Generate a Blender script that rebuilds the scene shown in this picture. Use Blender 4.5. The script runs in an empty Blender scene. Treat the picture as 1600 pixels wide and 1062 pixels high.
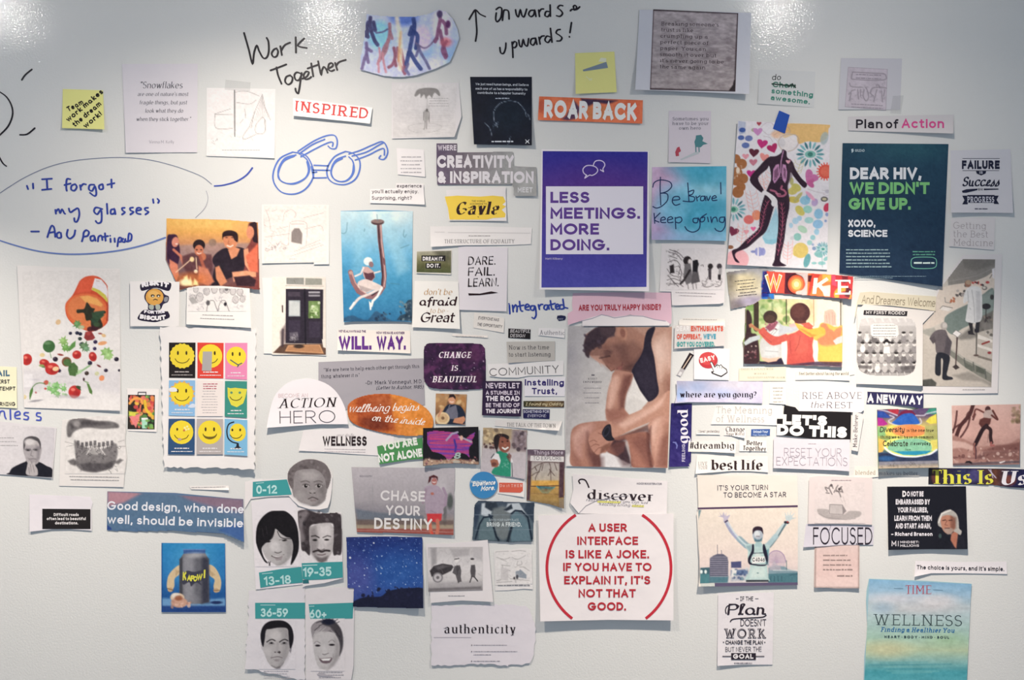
import bpy, math, random
import numpy as np
from mathutils.geometry import delaunay_2d_cdt
from mathutils import Vector, Matrix
rnd = random.Random(7)
SC = bpy.context.scene
COL = SC.collection
PX = 787.0            # photograph pixels per metre on the board
CD = 2.6              # camera distance from the board
CZ = 1.75             # camera height
def wpt(x, y): return ((x-800)/PX, CZ+(531-y)/PX)

# ---------------------------------------------------------------- camera, world, lights, exposure
cam = bpy.data.objects.new('camera', bpy.data.cameras.new('camera'))
COL.objects.link(cam)
cam.location = (0, -CD, CZ); cam.rotation_euler = (math.pi/2, 0, 0)
cam.data.sensor_width = 36; cam.data.lens = 36*CD/(1600/PX)
cam.data.clip_start = 0.02
SC.camera = cam
w = bpy.data.worlds.new('world'); SC.world = w; w.use_nodes = True
bg = w.node_tree.nodes['Background']
bg.inputs[0].default_value = (0.62, 0.79, 1.0, 1); bg.inputs[1].default_value = 0.43
LAMP_D, LAMP_Z = 0.457, 2.526
LAMPS = [-1.18, -0.433, 0.616]
for lx, pw, cone in [(LAMPS[0], 86, 88), (LAMPS[1], 34, 151), (LAMPS[1], 46, 86), (LAMPS[2], 9, 151), (LAMPS[2], 140, 86)]:
    L = bpy.data.lights.new('downlight_beam', 'SPOT')
    L.energy = pw; L.spot_size = math.radians(cone); L.spot_blend = 1.0
    L.shadow_soft_size = 0.022; L.color = (1.0, 0.88, 0.74)
    lo = bpy.data.objects.new('downlight_beam', L); COL.objects.link(lo)
    lo.location = (lx, -LAMP_D, LAMP_Z)
for lx in LAMPS:
    L = bpy.data.lights.new('downlight_spill', 'POINT'); L.energy = 1.5; L.shadow_soft_size = 0.0075; L.color = (1.0, 0.95, 0.9)
    lo = bpy.data.objects.new('downlight_spill', L); COL.objects.link(lo); lo.location = (lx, -LAMP_D, LAMP_Z-0.01)
SC.view_settings.view_transform = 'Standard'; SC.view_settings.look = 'None'
SC.view_settings.gamma = 1; SC.view_settings.use_curve_mapping = False
SC.view_settings.exposure = 0.09

# ---------------------------------------------------------------- materials
def nodes_of(name):
    m = bpy.data.materials.new(name); m.use_nodes = True
    nt = m.node_tree
    return m, nt, nt.nodes['Principled BSDF']
def mat_print(name, rough, bump=0.0, spec=0.35):
    m, nt, b = nodes_of(name)
    at = nt.nodes.new('ShaderNodeAttribute'); at.attribute_name = 'Col'
    nt.links.new(at.outputs['Color'], b.inputs['Base Color'])
    b.inputs['Roughness'].default_value = rough
    b.inputs['Specular IOR Level'].default_value = spec
    if bump:
        tc = nt.nodes.new('ShaderNodeTexCoord')
        n = nt.nodes.new('ShaderNodeTexNoise'); n.inputs['Scale'].default_value = 18; n.inputs['Detail'].default_value = 3
        bp = nt.nodes.new('ShaderNodeBump'); bp.inputs['Strength'].default_value = 1; bp.inputs['Distance'].default_value = bump
        nt.links.new(tc.outputs['Object'], n.inputs['Vector'])
        nt.links.new(n.outputs['Fac'], bp.inputs['Height']); nt.links.new(bp.outputs[0], b.inputs['Normal'])
    return m
M_PAPER = mat_print('printed_paper', 0.62, 0.0012, 0.3)
M_GLOSS = mat_print('glossy_magazine_paper', 0.42, 0.0012, 0.4)
M_INK = mat_print('printed_ink', 0.6, 0.0, 0.3)
M_MARK = mat_print('marker_ink', 0.45, 0.0, 0.4)
M_CRUMP = mat_print('crumpled_paper', 0.6, 0.010, 0.3)
M_TAPE, nt, b = nodes_of('clear_sticky_tape')
b.inputs['Base Color'].default_value = (0.85, 0.86, 0.88, 1); b.inputs['Alpha'].default_value = 0.16
b.inputs['Roughness'].default_value = 0.18
n_ = nt.nodes.new('ShaderNodeTexNoise'); n_.inputs['Scale'].default_value = 60
bp_ = nt.nodes.new('ShaderNodeBump'); bp_.inputs['Distance'].default_value = 0.002
nt.links.new(n_.outputs['Fac'], bp_.inputs['Height']); nt.links.new(bp_.outputs[0], b.inputs['Normal'])
M_WALL, nt, b = nodes_of('glossy_whiteboard_paint')
b.inputs['Base Color'].default_value = (0.80, 0.80, 0.79, 1)
b.inputs['Roughness'].default_value = 0.6; b.inputs['Specular IOR Level'].default_value = 0.0
b.inputs['Coat Weight'].default_value = 1.0; b.inputs['Coat Roughness'].default_value = 0.05; b.inputs['Coat IOR'].default_value = 1.5
tc = nt.nodes.new('ShaderNodeTexCoord')
n1 = nt.nodes.new('ShaderNodeTexNoise'); n1.inputs['Scale'].default_value = 270; n1.inputs['Detail'].default_value = 2
n2 = nt.nodes.new('ShaderNodeTexNoise'); n2.inputs['Scale'].default_value = 9; n2.inputs['Detail'].default_value = 2
ml = nt.nodes.new('ShaderNodeMath'); ml.operation = 'MULTIPLY_ADD'; ml.inputs[1].default_value = 1.2
b1 = nt.nodes.new('ShaderNodeBump'); b1.inputs['Strength'].default_value = 1; b1.inputs['Distance'].default_value = 0.00048
nt.links.new(tc.outputs['Object'], n1.inputs['Vector']); nt.links.new(tc.outputs['Object'], n2.inputs['Vector'])
nt.links.new(n2.outputs['Fac'], ml.inputs[0]); nt.links.new(n1.outputs['Fac'], ml.inputs[2])
nt.links.new(ml.outputs[0], b1.inputs['Height']); nt.links.new(b1.outputs[0], b.inputs['Coat Normal'])
b2 = nt.nodes.new('ShaderNodeBump'); b2.inputs['Strength'].default_value = 1; b2.inputs['Distance'].default_value = 0.0002
nt.links.new(ml.outputs[0], b2.inputs['Height']); nt.links.new(b2.outputs[0], b.inputs['Normal'])
def plain(name, c, rough=0.8, emit=None):
    m, nt, b = nodes_of(name)
    n = nt.nodes.new('ShaderNodeTexNoise'); n.inputs['Scale'].default_value = 40
    r = nt.nodes.new('ShaderNodeMapRange'); r.inputs[3].default_value = 0.93; r.inputs[4].default_value = 1.05
    mx = nt.nodes.new('ShaderNodeVectorMath'); mx.operation = 'SCALE'; mx.inputs[0].default_value = c
    nt.links.new(n.outputs['Fac'], r.inputs[0]); nt.links.new(r.outputs[0], mx.inputs['Scale'])
    nt.links.new(mx.outputs[0], b.inputs['Base Color']); b.inputs['Roughness'].default_value = rough
    if emit:
        b.inputs['Emission Color'].default_value = (1, .93, .84, 1); b.inputs['Emission Strength'].default_value = emit
    return m

# ---------------------------------------------------------------- the setting
def box_mesh(name, a, c, m, parent=None, kind=None):
    (x0, y0, z0), (x1, y1, z1) = a, c
    v = [(x, y, z) for x in (x0, x1) for y in (y0, y1) for z in (z0, z1)]
    f = [(0, 1, 3, 2), (4, 6, 7, 5), (0, 4, 5, 1), (2, 3, 7, 6), (0, 2, 6, 4), (1, 5, 7, 3)]
    me = bpy.data.meshes.new(name); me.from_pydata(v, [], f); me.materials.append(m)
    o = bpy.data.objects.new(name, me); COL.objects.link(o); o.parent = parent
    if kind: o['kind'] = kind
    return o
box_mesh('wall_back', (-4, 0, 0), (4, 0.1, 2.54), M_WALL, kind='structure')
box_mesh('floor', (-4, -3.2, -0.1), (4, 0.1, 0), plain('floor_carpet', (0.30, 0.29, 0.28)), kind='structure')
box_mesh('ceiling', (-4, -3.2, 2.54), (4, 0.1, 2.64), plain('ceiling_paint', (0.75, 0.75, 0.74)), kind='structure')
M_RIM = plain('downlight_white_rim', (0.85, 0.85, 0.85), 0.4); M_LED = plain('downlight_led', (0.9, 0.9, 0.9), 0.4, 12)
for i, lx in enumerate(LAMPS):
    r = bpy.data.objects.new('downlight', None); COL.objects.link(r); r.location = (lx, -LAMP_D, 2.54)
    r['label'] = ['round ceiling downlight over the side with the blue ellipse note', 'round ceiling downlight above the drawn pair of glasses',
                  'round ceiling downlight above the crumpled paper picture'][i]
    r['category'] = 'ceiling light'; r['group'] = 'ceiling downlights'
    for nm, r0, r1, z0, z1, mm in (('rim', 0.040, 0.055, 0, -0.008, M_RIM), ('diffuser', 0.0, 0.040, 0.0, -0.004, M_LED)):
        N = 28; vs = []; fs = []
        for k in range(N):
            c, s = math.cos(2*math.pi*k/N), math.sin(2*math.pi*k/N)
            vs += [(r1*c, r1*s, z0), (r1*c, r1*s, z1), (r0*c, r0*s, z1)]
            a, q = 3*k, 3*((k+1) % N)
            fs += [(a, q, q+1, a+1), (a+1, q+1, q+2, a+2)]
        me = bpy.data.meshes.new(nm); me.from_pydata(vs, [], fs); me.materials.append(mm)
        o = bpy.data.objects.new(nm, me); COL.objects.link(o); o.parent = r

# ---------------------------------------------------------------- colour
def C(h):
    if isinstance(h, str): return np.array([int(h[i:i+2], 16) for i in (0, 2, 4)], float)/255
    return np.array(h, float)
def lin(c):
    c = np.clip(c, 0, 1)
    return np.where(c <= 0.04045, c/12.92, ((c+0.055)/1.055)**2.4)

# ---------------------------------------------------------------- stroke font
G = {
'A':"0,0 36,100 72,0|11,32 61,32",'B':"0,0 0,100|0,100 28,100 @28,76,24,24,90,-90 0,52|0,52 30,52 @30,26,28,26,90,-90 0,0",
'C':"@46,50,46,50,45,315",'D':"0,0 0,100 24,100 @24,50,46,50,90,-90 0,0",'E':"52,100 0,100 0,0 52,0|0,52 46,52",
'F':"50,100 0,100 0,0|0,50 44,50",'G':"@46,50,46,50,45,354 92,46 52,46",'H':"0,0 0,100|64,0 64,100|0,51 64,51",
'I':"0,0 0,100",'J':"38,100 38,26 @19,24,19,24,0,-155",'K':"0,0 0,100|58,100 2,42|20,60 62,0",'L':"0,100 0,0 48,0",
'M':"0,0 0,100 40,30 80,100 80,0",'N':"0,0 0,100 64,0 64,100",'O':"@48,50,48,50,0,360",
'P':"0,0 0,100 30,100 @30,73,27,27,90,-90 0,46",'Q':"@48,50,48,50,0,360|58,24 92,-8",
'R':"0,0 0,100 30,100 @30,73,27,27,90,-90 0,46|28,46 60,0",'S':"@28,76,25,24,30,270 @28,26,28,26,90,-150",
'T':"0,100 64,100|32,100 32,0",'U':"0,100 0,32 @31,31,31,31,180,360 62,100",'V':"0,100 36,0 72,100",
'W':"0,100 27,0 52,96 77,0 104,100",'X':"2,100 62,0|62,100 0,0",'Y':"0,100 34,46 68,100|34,46 34,0",'Z':"2,100 58,100 0,0 62,0",
'a':"@26,46,23,22,155,0 49,0|49,40 26,40 @24,20,23,20,90,270 @24,20,25,20,270,335",'b':"0,104 0,0|@28,34,28,34,0,360",
'c':"@30,34,30,34,50,310",'d':"56,104 56,0|@28,34,28,34,0,360",'e':"2,36 57,36 @29,34,28,34,4,312",
'f':"@32,82,18,22,70,180 14,0|0,66 34,66",'g':"56,68 56,-6 @28,-4,28,26,0,-150|@28,34,28,34,0,360",
'h':"0,104 0,0|0,40 @26,42,26,26,180,0 52,0",'i':"0,68 0,0|0,93 0,95",'j':"14,68 14,-10 @2,-10,12,20,0,-90|14,93 14,95",
'k':"0,104 0,0|44,68 2,26|16,40 48,0",'l':"0,104 0,0",'m':"0,68 0,0|0,42 @20,44,20,24,180,0 40,0|40,42 @60,44,20,24,180,0 80,0",
'n':"0,68 0,0|0,40 @26,42,26,26,180,0 52,0",'o':"@29,34,29,34,0,360",'p':"0,68 0,-30|@28,34,28,34,0,360",
'q':"56,68 56,-30|@28,34,28,34,0,360",'r':"0,68 0,0|0,38 @24,40,24,27,180,70",'s':"@22,51,18,17,35,270 @22,17,21,17,90,-145",
't':"14,92 14,18 @30,18,16,18,180,290|0,68 34,68",'u':"0,68 0,26 @26,26,26,26,180,360|52,68 52,0",'v':"0,68 26,0 52,68",
'w':"0,68 20,0 40,66 60,0 80,68",'x':"2,68 48,0|48,68 0,0",'y':"0,68 27,2|54,68 20,-22 4,-29",'z':"2,68 46,68 0,0 48,0",
'0':"@30,50,30,50,0,360",'1':"0,82 22,100 22,0",'2':"@28,72,27,28,160,-25 0,0 58,0",'3':"@26,76,23,24,150,-90 @26,26,28,26,90,-150",
'4':"46,0 46,100 0,26 62,26",'5':"52,100 8,100 4,56 @28,32,28,32,115,-140",'6':"44,100 4,42|@30,31,30,31,0,360",'7':"0,100 56,100 18,0",
'8':"@28,76,23,24,0,360|@28,26,28,26,0,360",'9':"16,0 56,58|@30,69,30,31,0,360",'.':"0,0 0,2",',':"4,4 0,-16",'!':"0,100 0,32|0,0 0,2",
'?':"@24,74,23,26,165,-60 24,42 24,28|24,0 24,2","'":"0,104 0,80",'"':"0,104 0,80|18,104 18,80",'-':"0,38 30,38",'–':"0,38 50,38",
'&':"62,0 12,72 @26,82,17,18,215,-40 10,38 @24,22,22,22,130,300 60,40",'#':"14,0 26,100|44,0 56,100|2,66 66,66|0,34 64,34",
'+':"0,36 48,36|24,60 24,12",'(':"@30,40,30,64,125,235",')':"@-10,40,30,64,55,-55",'/':"0,-10 40,110",':':"0,2 0,4|0,60 0,62",
'·':"0,38 0,40",'|':"0,-10 0,110",
}
GH = dict(G)   # handwritten alternates
GH.update({'a':"@26,30,26,32,30,330 @26,30,26,32,330,390 52,4 60,0",'f':"@32,82,16,22,60,180 15,-20|0,56 34,60",'g':"@26,34,25,32,40,400 50,0 @24,-12,26,22,0,-160",
'y':"0,66 @22,24,22,24,180,330|46,68 40,0 @20,-10,22,22,-10,-150",'t':"18,96 16,14 @30,14,14,14,180,300|0,66 38,70",'I':"2,100 40,100|21,100 21,0|0,0 42,0",
'e':"4,34 52,38 @29,34,26,32,10,315",'k':"0,100 2,0|44,62 4,30 48,-2",'r':"0,64 2,0|2,40 @22,42,20,22,170,50",'i':"2,64 0,0|6,90 5,92"})
GC = dict(GH)   # connected script
GC.update({'i':"0,0 14,60 10,8 @20,8,10,8,180,300|20,90 21,92",'l':"0,0 26,90 @18,92,10,12,0,180 8,10 @18,10,10,10,180,300",
'n':"2,64 2,0|2,36 @20,42,18,22,170,0 38,10 @48,10,10,9,180,300",'e':"-6,8 14,28 34,42 36,58 24,66 10,54 6,30 @24,20,18,19,180,320",'o':"@24,32,22,30,90,450 50,54",
'h':"2,104 2,0|2,36 @22,42,20,22,170,0 42,10 @52,10,10,9,180,300",'b':"2,104 2,24 @22,28,20,27,180,510",
'u':"-6,60 0,24 @18,22,18,22,180,360 36,60 36,6 @46,8,10,8,180,300",'s':"0,0 26,64 @16,20,22,22,50,-140",'r':"2,64 4,0|4,38 @22,44,18,20,170,50"})
def parse(d):
    out = []
    for st in d.split('|'):
        p = []
        for t in st.split():
            if t[0] == '@':
                cx, cy, rx, ry, a0, a1 = map(float, t[1:].split(','))
                n = max(3, int(abs(a1-a0)/18))
                for k in range(n+1):
                    a = math.radians(a0+(a1-a0)*k/n)
                    q = (cx+rx*math.cos(a), cy+ry*math.sin(a))
                    if not p or math.dist(p[-1], q) > 2.5: p.append(q)
            else:
                q = tuple(map(float, t.split(',')))
                if not p or math.dist(p[-1], q) > 0.8: p.append(q)
        out.append(p)
    return out
def ribbon(P, wf, cap=1.0, closed=False):
    """polyline -> quads; wf(theta)->full width; miter joins"""
    n = len(P); P = np.array(P, float); d = P[1:]-P[:-1]
    ln = np.hypot(d[:, 0], d[:, 1]); ln[ln == 0] = 1e-6; d = d/ln[:, None]
    Lf, Rt = [], []
    for i in range(n):
        if closed and (i == 0 or i == n-1): a, b = d[-1], d[0]
        else: a, b = d[max(i-1, 0)], d[min(i, n-2)]
        t = a+b; m = np.hypot(*t)
        t = b if m < 1e-3 else t/m
        nn = np.array([-t[1], t[0]]); k = 1/max(abs(float(nn @ np.array([-b[1], b[0]]))), 0.55)
        hw = wf(math.atan2(t[1], t[0]))/2
        p = P[i].copy()
        if not closed and i == 0: p -= a*hw*cap
        if not closed and i == n-1: p += b*hw*cap
        Lf.append(p+nn*hw*k); Rt.append(p-nn*hw*k)
    return [[Lf[i], Rt[i], Rt[i+1], Lf[i+1]] for i in range(n-1)]
def splitc(P, deg=38):
    out = [[P[0]]]
    for i in range(1, len(P)-1):
        out[-1].append(P[i]); a = np.subtract(P[i], P[i-1]); b = np.subtract(P[i+1], P[i])
        an = abs(math.degrees(math.atan2(a[0]*b[1]-a[1]*b[0], a @ b)))
        if an > deg: out.append([P[i]])
    out[-1].append(P[-1]); return out
def disc(c, r, n=10): return [[(c[0]+r*math.cos(2*math.pi*k/n), c[1]+r*math.sin(2*math.pi*k/n)) for k in range(n)]]
def union(polys):
    vs, fs = [], []
    for q in polys:
        if len(q) < 3: continue
        if len(q) == 4:
            cr = [(q[(i+1) % 4][0]-q[i][0])*(q[(i+2) % 4][1]-q[(i+1) % 4][1])-(q[(i+1) % 4][1]-q[i][1])*(q[(i+2) % 4][0]-q[(i+1) % 4][0]) for i in range(4)]
            if not (all(c >= 0 for c in cr) or all(c <= 0 for c in cr)):
                cx = sum(a[0] for a in q)/4; cy = sum(a[1] for a in q)/4
                q = sorted(q, key=lambda a: math.atan2(a[1]-cy, a[0]-cx))
        A = sum(q[i][0]*q[(i+1) % len(q)][1]-q[(i+1) % len(q)][0]*q[i][1] for i in range(len(q)))
        if abs(A) < 1e-9: continue
        if A < 0: q = q[::-1]
        b = len(vs); vs += [Vector((float(a[0]), float(a[1]))) for a in q]; fs.append(list(range(b, b+len(q))))
    v, e, f, _, _, fo = delaunay_2d_cdt(vs, [], fs, 0, 1e-5, True)
    return np.array([(a.x, a.y) for a in v]).reshape(-1, 2), [list(t) for t, g in zip(f, fo) if g]
_gc = {}
def glyph(ch, style, wt):
    """style: sans, round, hand, script (single width); serif, slab, didone (contrast). wt: stroke width in cap heights"""
    key = (ch, style, round(wt, 3))
    if key in _gc: return _gc[key]
    tab = GH if style == 'hand' else GC if style == 'script' else G
    d = tab.get(ch) or G.get(ch)
    if d is None: _gc[key] = (np.zeros((0, 2)), [], 0.36); return _gc[key]
    thin = {'serif': 0.38, 'slab': 0.75, 'didone': 0.16, 'italic': 0.3, 'brush': 0.3, 'script': 0.5}.get(style, 1.0)*wt
    nib = style in ('serif', 'slab', 'didone', 'italic', 'brush', 'script')
    phi = math.radians(18 if style != 'brush' else 30)
    wf = (lambda a: thin+(wt-thin)*abs(math.sin(a-phi))**2.0) if nib else (lambda a: wt)
    strokes = []
    for P in parse(d):
        mw = wt if not nib else thin
        Q = [(x/100*(1 if style != 'x' else 1), mw/2+y/100*(1-mw)) for x, y in P]
        strokes.append(Q)
    polys = []; serif = style in ('serif', 'slab', 'didone')
    low = ch.islower()
    for Q in strokes:
        closed = math.dist(Q[0], Q[-1]) < 0.02 and len(Q) > 4
        if closed: Q = Q[:-1]+[Q[0]]
        if style in ('hand', 'round', 'brush', 'script'):
            polys += ribbon(Q, wf, 0.0, closed)
            if not closed: polys += disc(Q[0], wf(math.pi/2)/2)+disc(Q[-1], wf(math.pi/2)/2)
            continue
        for S in (splitc(Q) if nib and not closed else [Q]):
            cl = closed
            polys += ribbon(S, wf, 0.0 if nib else 1.0 if not closed else 0, cl)
            if serif and not cl and math.dist(S[0], S[-1]) > 0.06:
                for e, o in ((S[0], S[1]), (S[-1], S[-2])):
                    dx, dy = e[0]-o[0], e[1]-o[1]; L = math.hypot(dx, dy) or 1
                    steep = abs(dy)/L > 0.75 and (e == Q[0] or e == Q[-1] or e[1] < 0.1 or e[1] > 0.9)
                    th = max(thin*0.75, 0.035); hw = wf(math.pi/2)/2
                    if ch in '.,!?\'"&#:·0123456789' : continue
                    if steep:
                        top = dy > 0; y = e[1]+(mw/2 if top else -mw/2)
                        a, b = (0.15, 0.13)
                        if low and top: a, b = 0.13, 0.0
                        if low and not top and ch in 'mnhurk': a, b = 0.09, 0.09
                        y0, y1 = (y-th, y) if top else (y, y+th)
                        if (not low) and 0.1 < e[1] < 0.9: continue
                        polys.append([(e[0]-hw-a+0.02, y0), (e[0]+hw+b-0.02, y0), (e[0]+hw+b-0.02, y1), (e[0]-hw-a+0.02, y1)])
                    elif (not low) and abs(dx)/L > 0.9 and ch in 'EFLTZ' and (e == Q[0] or e == Q[-1]) and not (0.2 < e[1] < 0.8) and L > 0.15:
                        s = -1 if e[1] > 0.5 else 1
                        y = e[1]-s*mw/2
                        polys.append([(e[0]-th*.8, y), (e[0]+th*.6, y), (e[0]+th*.6, y+s*0.26), (e[0], y+s*0.26)])
    if ch in '.!?:i·j' and style not in ('hand', 'script'):
        pass
    v, f = union(polys)
    if len(v): x0 = v[:, 0].min(); x1 = v[:, 0].max()
    else: x0 = x1 = 0
    v = v-np.array([x0, 0])
    _gc[key] = (v, f, x1-x0)
    return _gc[key]
def layout(s, style, wt, track):
    V, F, x = [], [], 0.0; n = 0
    for ch in s:
        v, f, w = glyph(ch, style, wt)
        if len(f):
            V.append(v+np.array([x, 0])); F += [[a+n for a in t] for t in f]; n += len(v)
        t = track-(0.03 if ch in 'LTAVYPFrvy' and track > 0 else 0)
        x += w+t if len(f) else w
    return (np.concatenate(V) if V else np.zeros((0, 2))), F, x-track

# ---------------------------------------------------------------- curve helpers
def smooth(P, n=6, closed=False):
    P = [tuple(p) for p in P]
    if len(P) < 3: return P
    Q = [P[-1]]+P+[P[0], P[1]] if closed else [P[0]]+P+[P[-1]]
    out = []
    for i in range(1, len(Q)-2):
        a, b, c, d = map(np.array, (Q[i-1], Q[i], Q[i+1], Q[i+2]))
        for k in range(n):
            t = k/n
            out.append(tuple(0.5*((2*b)+(c-a)*t+(2*a-5*b+4*c-d)*t*t+(3*b-a-3*c+d)*t**3)))
    if not closed: out.append(P[-1])
    return out
def pts(s):
    """'x,y x,y ...' -> list"""
    return [tuple(map(float, t.split(','))) for t in s.split()] if isinstance(s, str) else list(s)
def tile(ox, oy, sc):
    """traced coordinates of an enlarged detail -> photograph pixels"""
    def f(t): return [(ox+a/sc, oy+b/sc) for a, b in pts(t)] if '|' not in t else [[(ox+a/sc, oy+b/sc) for a, b in pts(u)] for u in t.split('|')]
    return f
def subdiv(V, F, mx=16.0):
    V = [tuple(v) for v in V]; out = []; st = [tuple(f) for f in F]; mid = {}
    def m(a, b):
        k = (min(a, b), max(a, b))
        if k not in mid: V.append(((V[a][0]+V[b][0])/2, (V[a][1]+V[b][1])/2)); mid[k] = len(V)-1
        return mid[k]
    while st:
        t = st.pop()
        if len(t) > 3:
            for i in range(1, len(t)-1): st.append((t[0], t[i], t[i+1]))
            continue
        a, b, c = t
        if max(math.dist(V[a], V[b]), math.dist(V[b], V[c]), math.dist(V[c], V[a])) > mx:
            x, y, z = m(a, b), m(b, c), m(c, a); st += [(a, x, z), (x, b, y), (z, y, c), (x, y, z)]
        else: out.append(t)
    return np.array(V), out
def vnoise(x, y, seed=0):
    """smooth value noise, numpy"""
    xi = np.floor(x).astype(int); yi = np.floor(y).astype(int); fx = x-xi; fy = y-yi
    fx = fx*fx*(3-2*fx); fy = fy*fy*(3-2*fy)
    def h(a, b):
        n = (a*374761393+b*668265263+seed*1274126177) & 0x7fffffff
        n = ((n ^ (n >> 13))*1274126177) & 0x7fffffff
        return ((n ^ (n >> 16)) & 0xffff)/65535.0
    return (h(xi, yi)*(1-fx)+h(xi+1, yi)*fx)*(1-fy)+(h(xi, yi+1)*(1-fx)+h(xi+1, yi+1)*fx)*fy

# ---------------------------------------------------------------- painted pictures (printed photographs on the clippings)
class Pic:
    def __init__(s, q, base='808080', cell=1.25):
        """q: 4 corners tl,tr,br,bl in photograph pixels, or (x0,y0,x1,y1)"""
        q = pts(q) if isinstance(q, str) else q
        if len(q) == 4 and not hasattr(q[0], '__len__'): x0, y0, x1, y1 = q; q = [(x0, y0), (x1, y0), (x1, y1), (x0, y1)]
        elif len(q) == 2: (x0, y0), (x1, y1) = q; q = [(x0, y0), (x1, y0), (x1, y1), (x0, y1)]
        s.q = np.array(q, float)
        W = (math.dist(q[0], q[1])+math.dist(q[3], q[2]))/2; H = (math.dist(q[0], q[3])+math.dist(q[1], q[2]))/2
        s.nx = max(2, int(W/cell)+1); s.ny = max(2, int(H/cell)+1)
        u, v = np.meshgrid(np.linspace(0, 1, s.nx), np.linspace(0, 1, s.ny))
        a, b, c, d = s.q
        s.u, s.v = u, v
        p = (a*((1-u)*(1-v))[..., None]+b*(u*(1-v))[..., None]+c*(u*v)[..., None]+d*((1-u)*v)[..., None])
        s.X, s.Y = p[..., 0], p[..., 1]
        s.c = np.empty((s.ny, s.nx, 3)); s.c[:] = C(base)
        s.mask = None
    def _mix(s, A, col, sl=None):
        if sl is None: s.c += (C(col)-s.c)*A[..., None]
        else: s.c[sl] += (C(col)-s.c[sl])*A[..., None]
    def grad(s, *cs, ax='v', a=1):
        t = s.v if ax == 'v' else s.u; n = len(cs)-1; cc = np.array([C(k) for k in cs])
        i = np.clip((t*n).astype(int), 0, n-1); f = (t*n-i)[..., None]
        g = cc[i]*(1-f)+cc[i+1]*f; s.c += (g-s.c)*a; return s
    def ell(s, cx, cy, rx, ry, col, soft=1.0, ang=0, a=1.0):
        t = math.radians(ang); dx, dy = s.X-cx, s.Y-cy
        x = dx*math.cos(t)+dy*math.sin(t); y = -dx*math.sin(t)+dy*math.cos(t)
        r = np.hypot(x/rx, y/ry); dist = (r-1)*min(rx, ry)
        s._mix(np.clip(0.5-dist/max(soft, .01), 0, 1)*a, col); return s
    def poly(s, P, col, soft=1.0, a=1.0, sm=None):
        P = pts(P) if isinstance(P, str) else P
        if sm is None: sm = len(P) >= 9
        if sm: P = smooth(P, 5, True)
        P = np.array(P, float); lo = P.min(0)-soft-1; hi = P.max(0)+soft+1
        m = (s.X >= lo[0]) & (s.X <= hi[0]) & (s.Y >= lo[1]) & (s.Y <= hi[1])
        if not m.any(): return s
        x, y = s.X[m], s.Y[m]; ins = np.zeros(x.shape, bool); d2 = np.full(x.shape, 1e9)
        for i in range(len(P)):
            x0, y0 = P[i]; x1, y1 = P[(i+1) % len(P)]
            if y0 != y1:
                c = ((y0 > y) != (y1 > y)); ins ^= c & (x < (x1-x0)*(y-y0)/(y1-y0)+x0)
            L = (x1-x0)**2+(y1-y0)**2 or 1e-9
            t = np.clip(((x-x0)*(x1-x0)+(y-y0)*(y1-y0))/L, 0, 1)
            d2 = np.minimum(d2, (x-x0-t*(x1-x0))**2+(y-y0-t*(y1-y0))**2)
        d = np.sqrt(d2); d[ins] *= -1
        A = np.clip(0.5-d/max(soft, .01), 0, 1)*a
        s.c[m] += (C(col)-s.c[m])*A[:, None]; return s
    def line(s, P, w, col, soft=1.0, a=1.0, sm=0):
        P = pts(P) if isinstance(P, str) else P
        if sm: P = smooth(P, 5)
        P = np.array(P, float); lo = P.min(0)-soft-w-1; hi = P.max(0)+soft+w+1
        m = (s.X >= lo[0]) & (s.X <= hi[0]) & (s.Y >= lo[1]) & (s.Y <= hi[1])
        if not m.any(): return s
        x, y = s.X[m], s.Y[m]; d2 = np.full(x.shape, 1e9)
        for i in range(len(P)-1):
            x0, y0 = P[i]; x1, y1 = P[i+1]; L = (x1-x0)**2+(y1-y0)**2 or 1e-9
            t = np.clip(((x-x0)*(x1-x0)+(y-y0)*(y1-y0))/L, 0, 1)
            d2 = np.minimum(d2, (x-x0-t*(x1-x0))**2+(y-y0-t*(y1-y0))**2)
        A = np.clip(0.5-(np.sqrt(d2)-w/2)/max(soft, .01), 0, 1)*a
        s.c[m] += (C(col)-s.c[m])*A[:, None]; return s
    def noise(s, sc, amp, col=None, seed=1, thr=None, sy=1.0):
        n = 0.6*vnoise(s.X/sc, s.Y/(sc*sy), seed)+0.4*vnoise(s.X/sc*2.3, s.Y/(sc*sy)*2.3, seed+5)
        if thr is not None: n = np.clip((n-thr)*5, 0, 1)
        if col is None: s.c += (n-0.5)[..., None]*2*amp
        else: s._mix(n*amp, col)
        return s
    def scrib(s, L, w, col, a=.8, soft=1.0, sm=1):
        for st in (L.split('|') if isinstance(L, str) else L): s.line(st, w, col, soft, a, sm)
        return s
    def doodle(s, n, box, col='555555', w=.8, r=5, seed=1, a=.6):
        """small loose pen marks"""
        R = random.Random(seed); x0, y0, x1, y1 = box
        for _ in range(n):
            x, y = R.uniform(x0, x1), R.uniform(y0, y1); P = [(x, y)]
            for k in range(R.randint(2, 4)): P.append((P[-1][0]+R.uniform(-r, r), P[-1][1]+R.uniform(-r, r)))
            s.line(P, w, col, .9, a*R.uniform(.5, 1), 1)
        return s
    def blobs(s, n, box, r, cols, seed=3, soft=1.5, a=.9, asp=1.0):
        R = random.Random(seed); x0, y0, x1, y1 = box
        for _ in range(n):
            s.ell(R.uniform(x0, x1), R.uniform(y0, y1), R.uniform(*r), R.uniform(*r)*asp, R.choice(cols), soft, R.uniform(0, 180), a)
        return s

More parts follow.
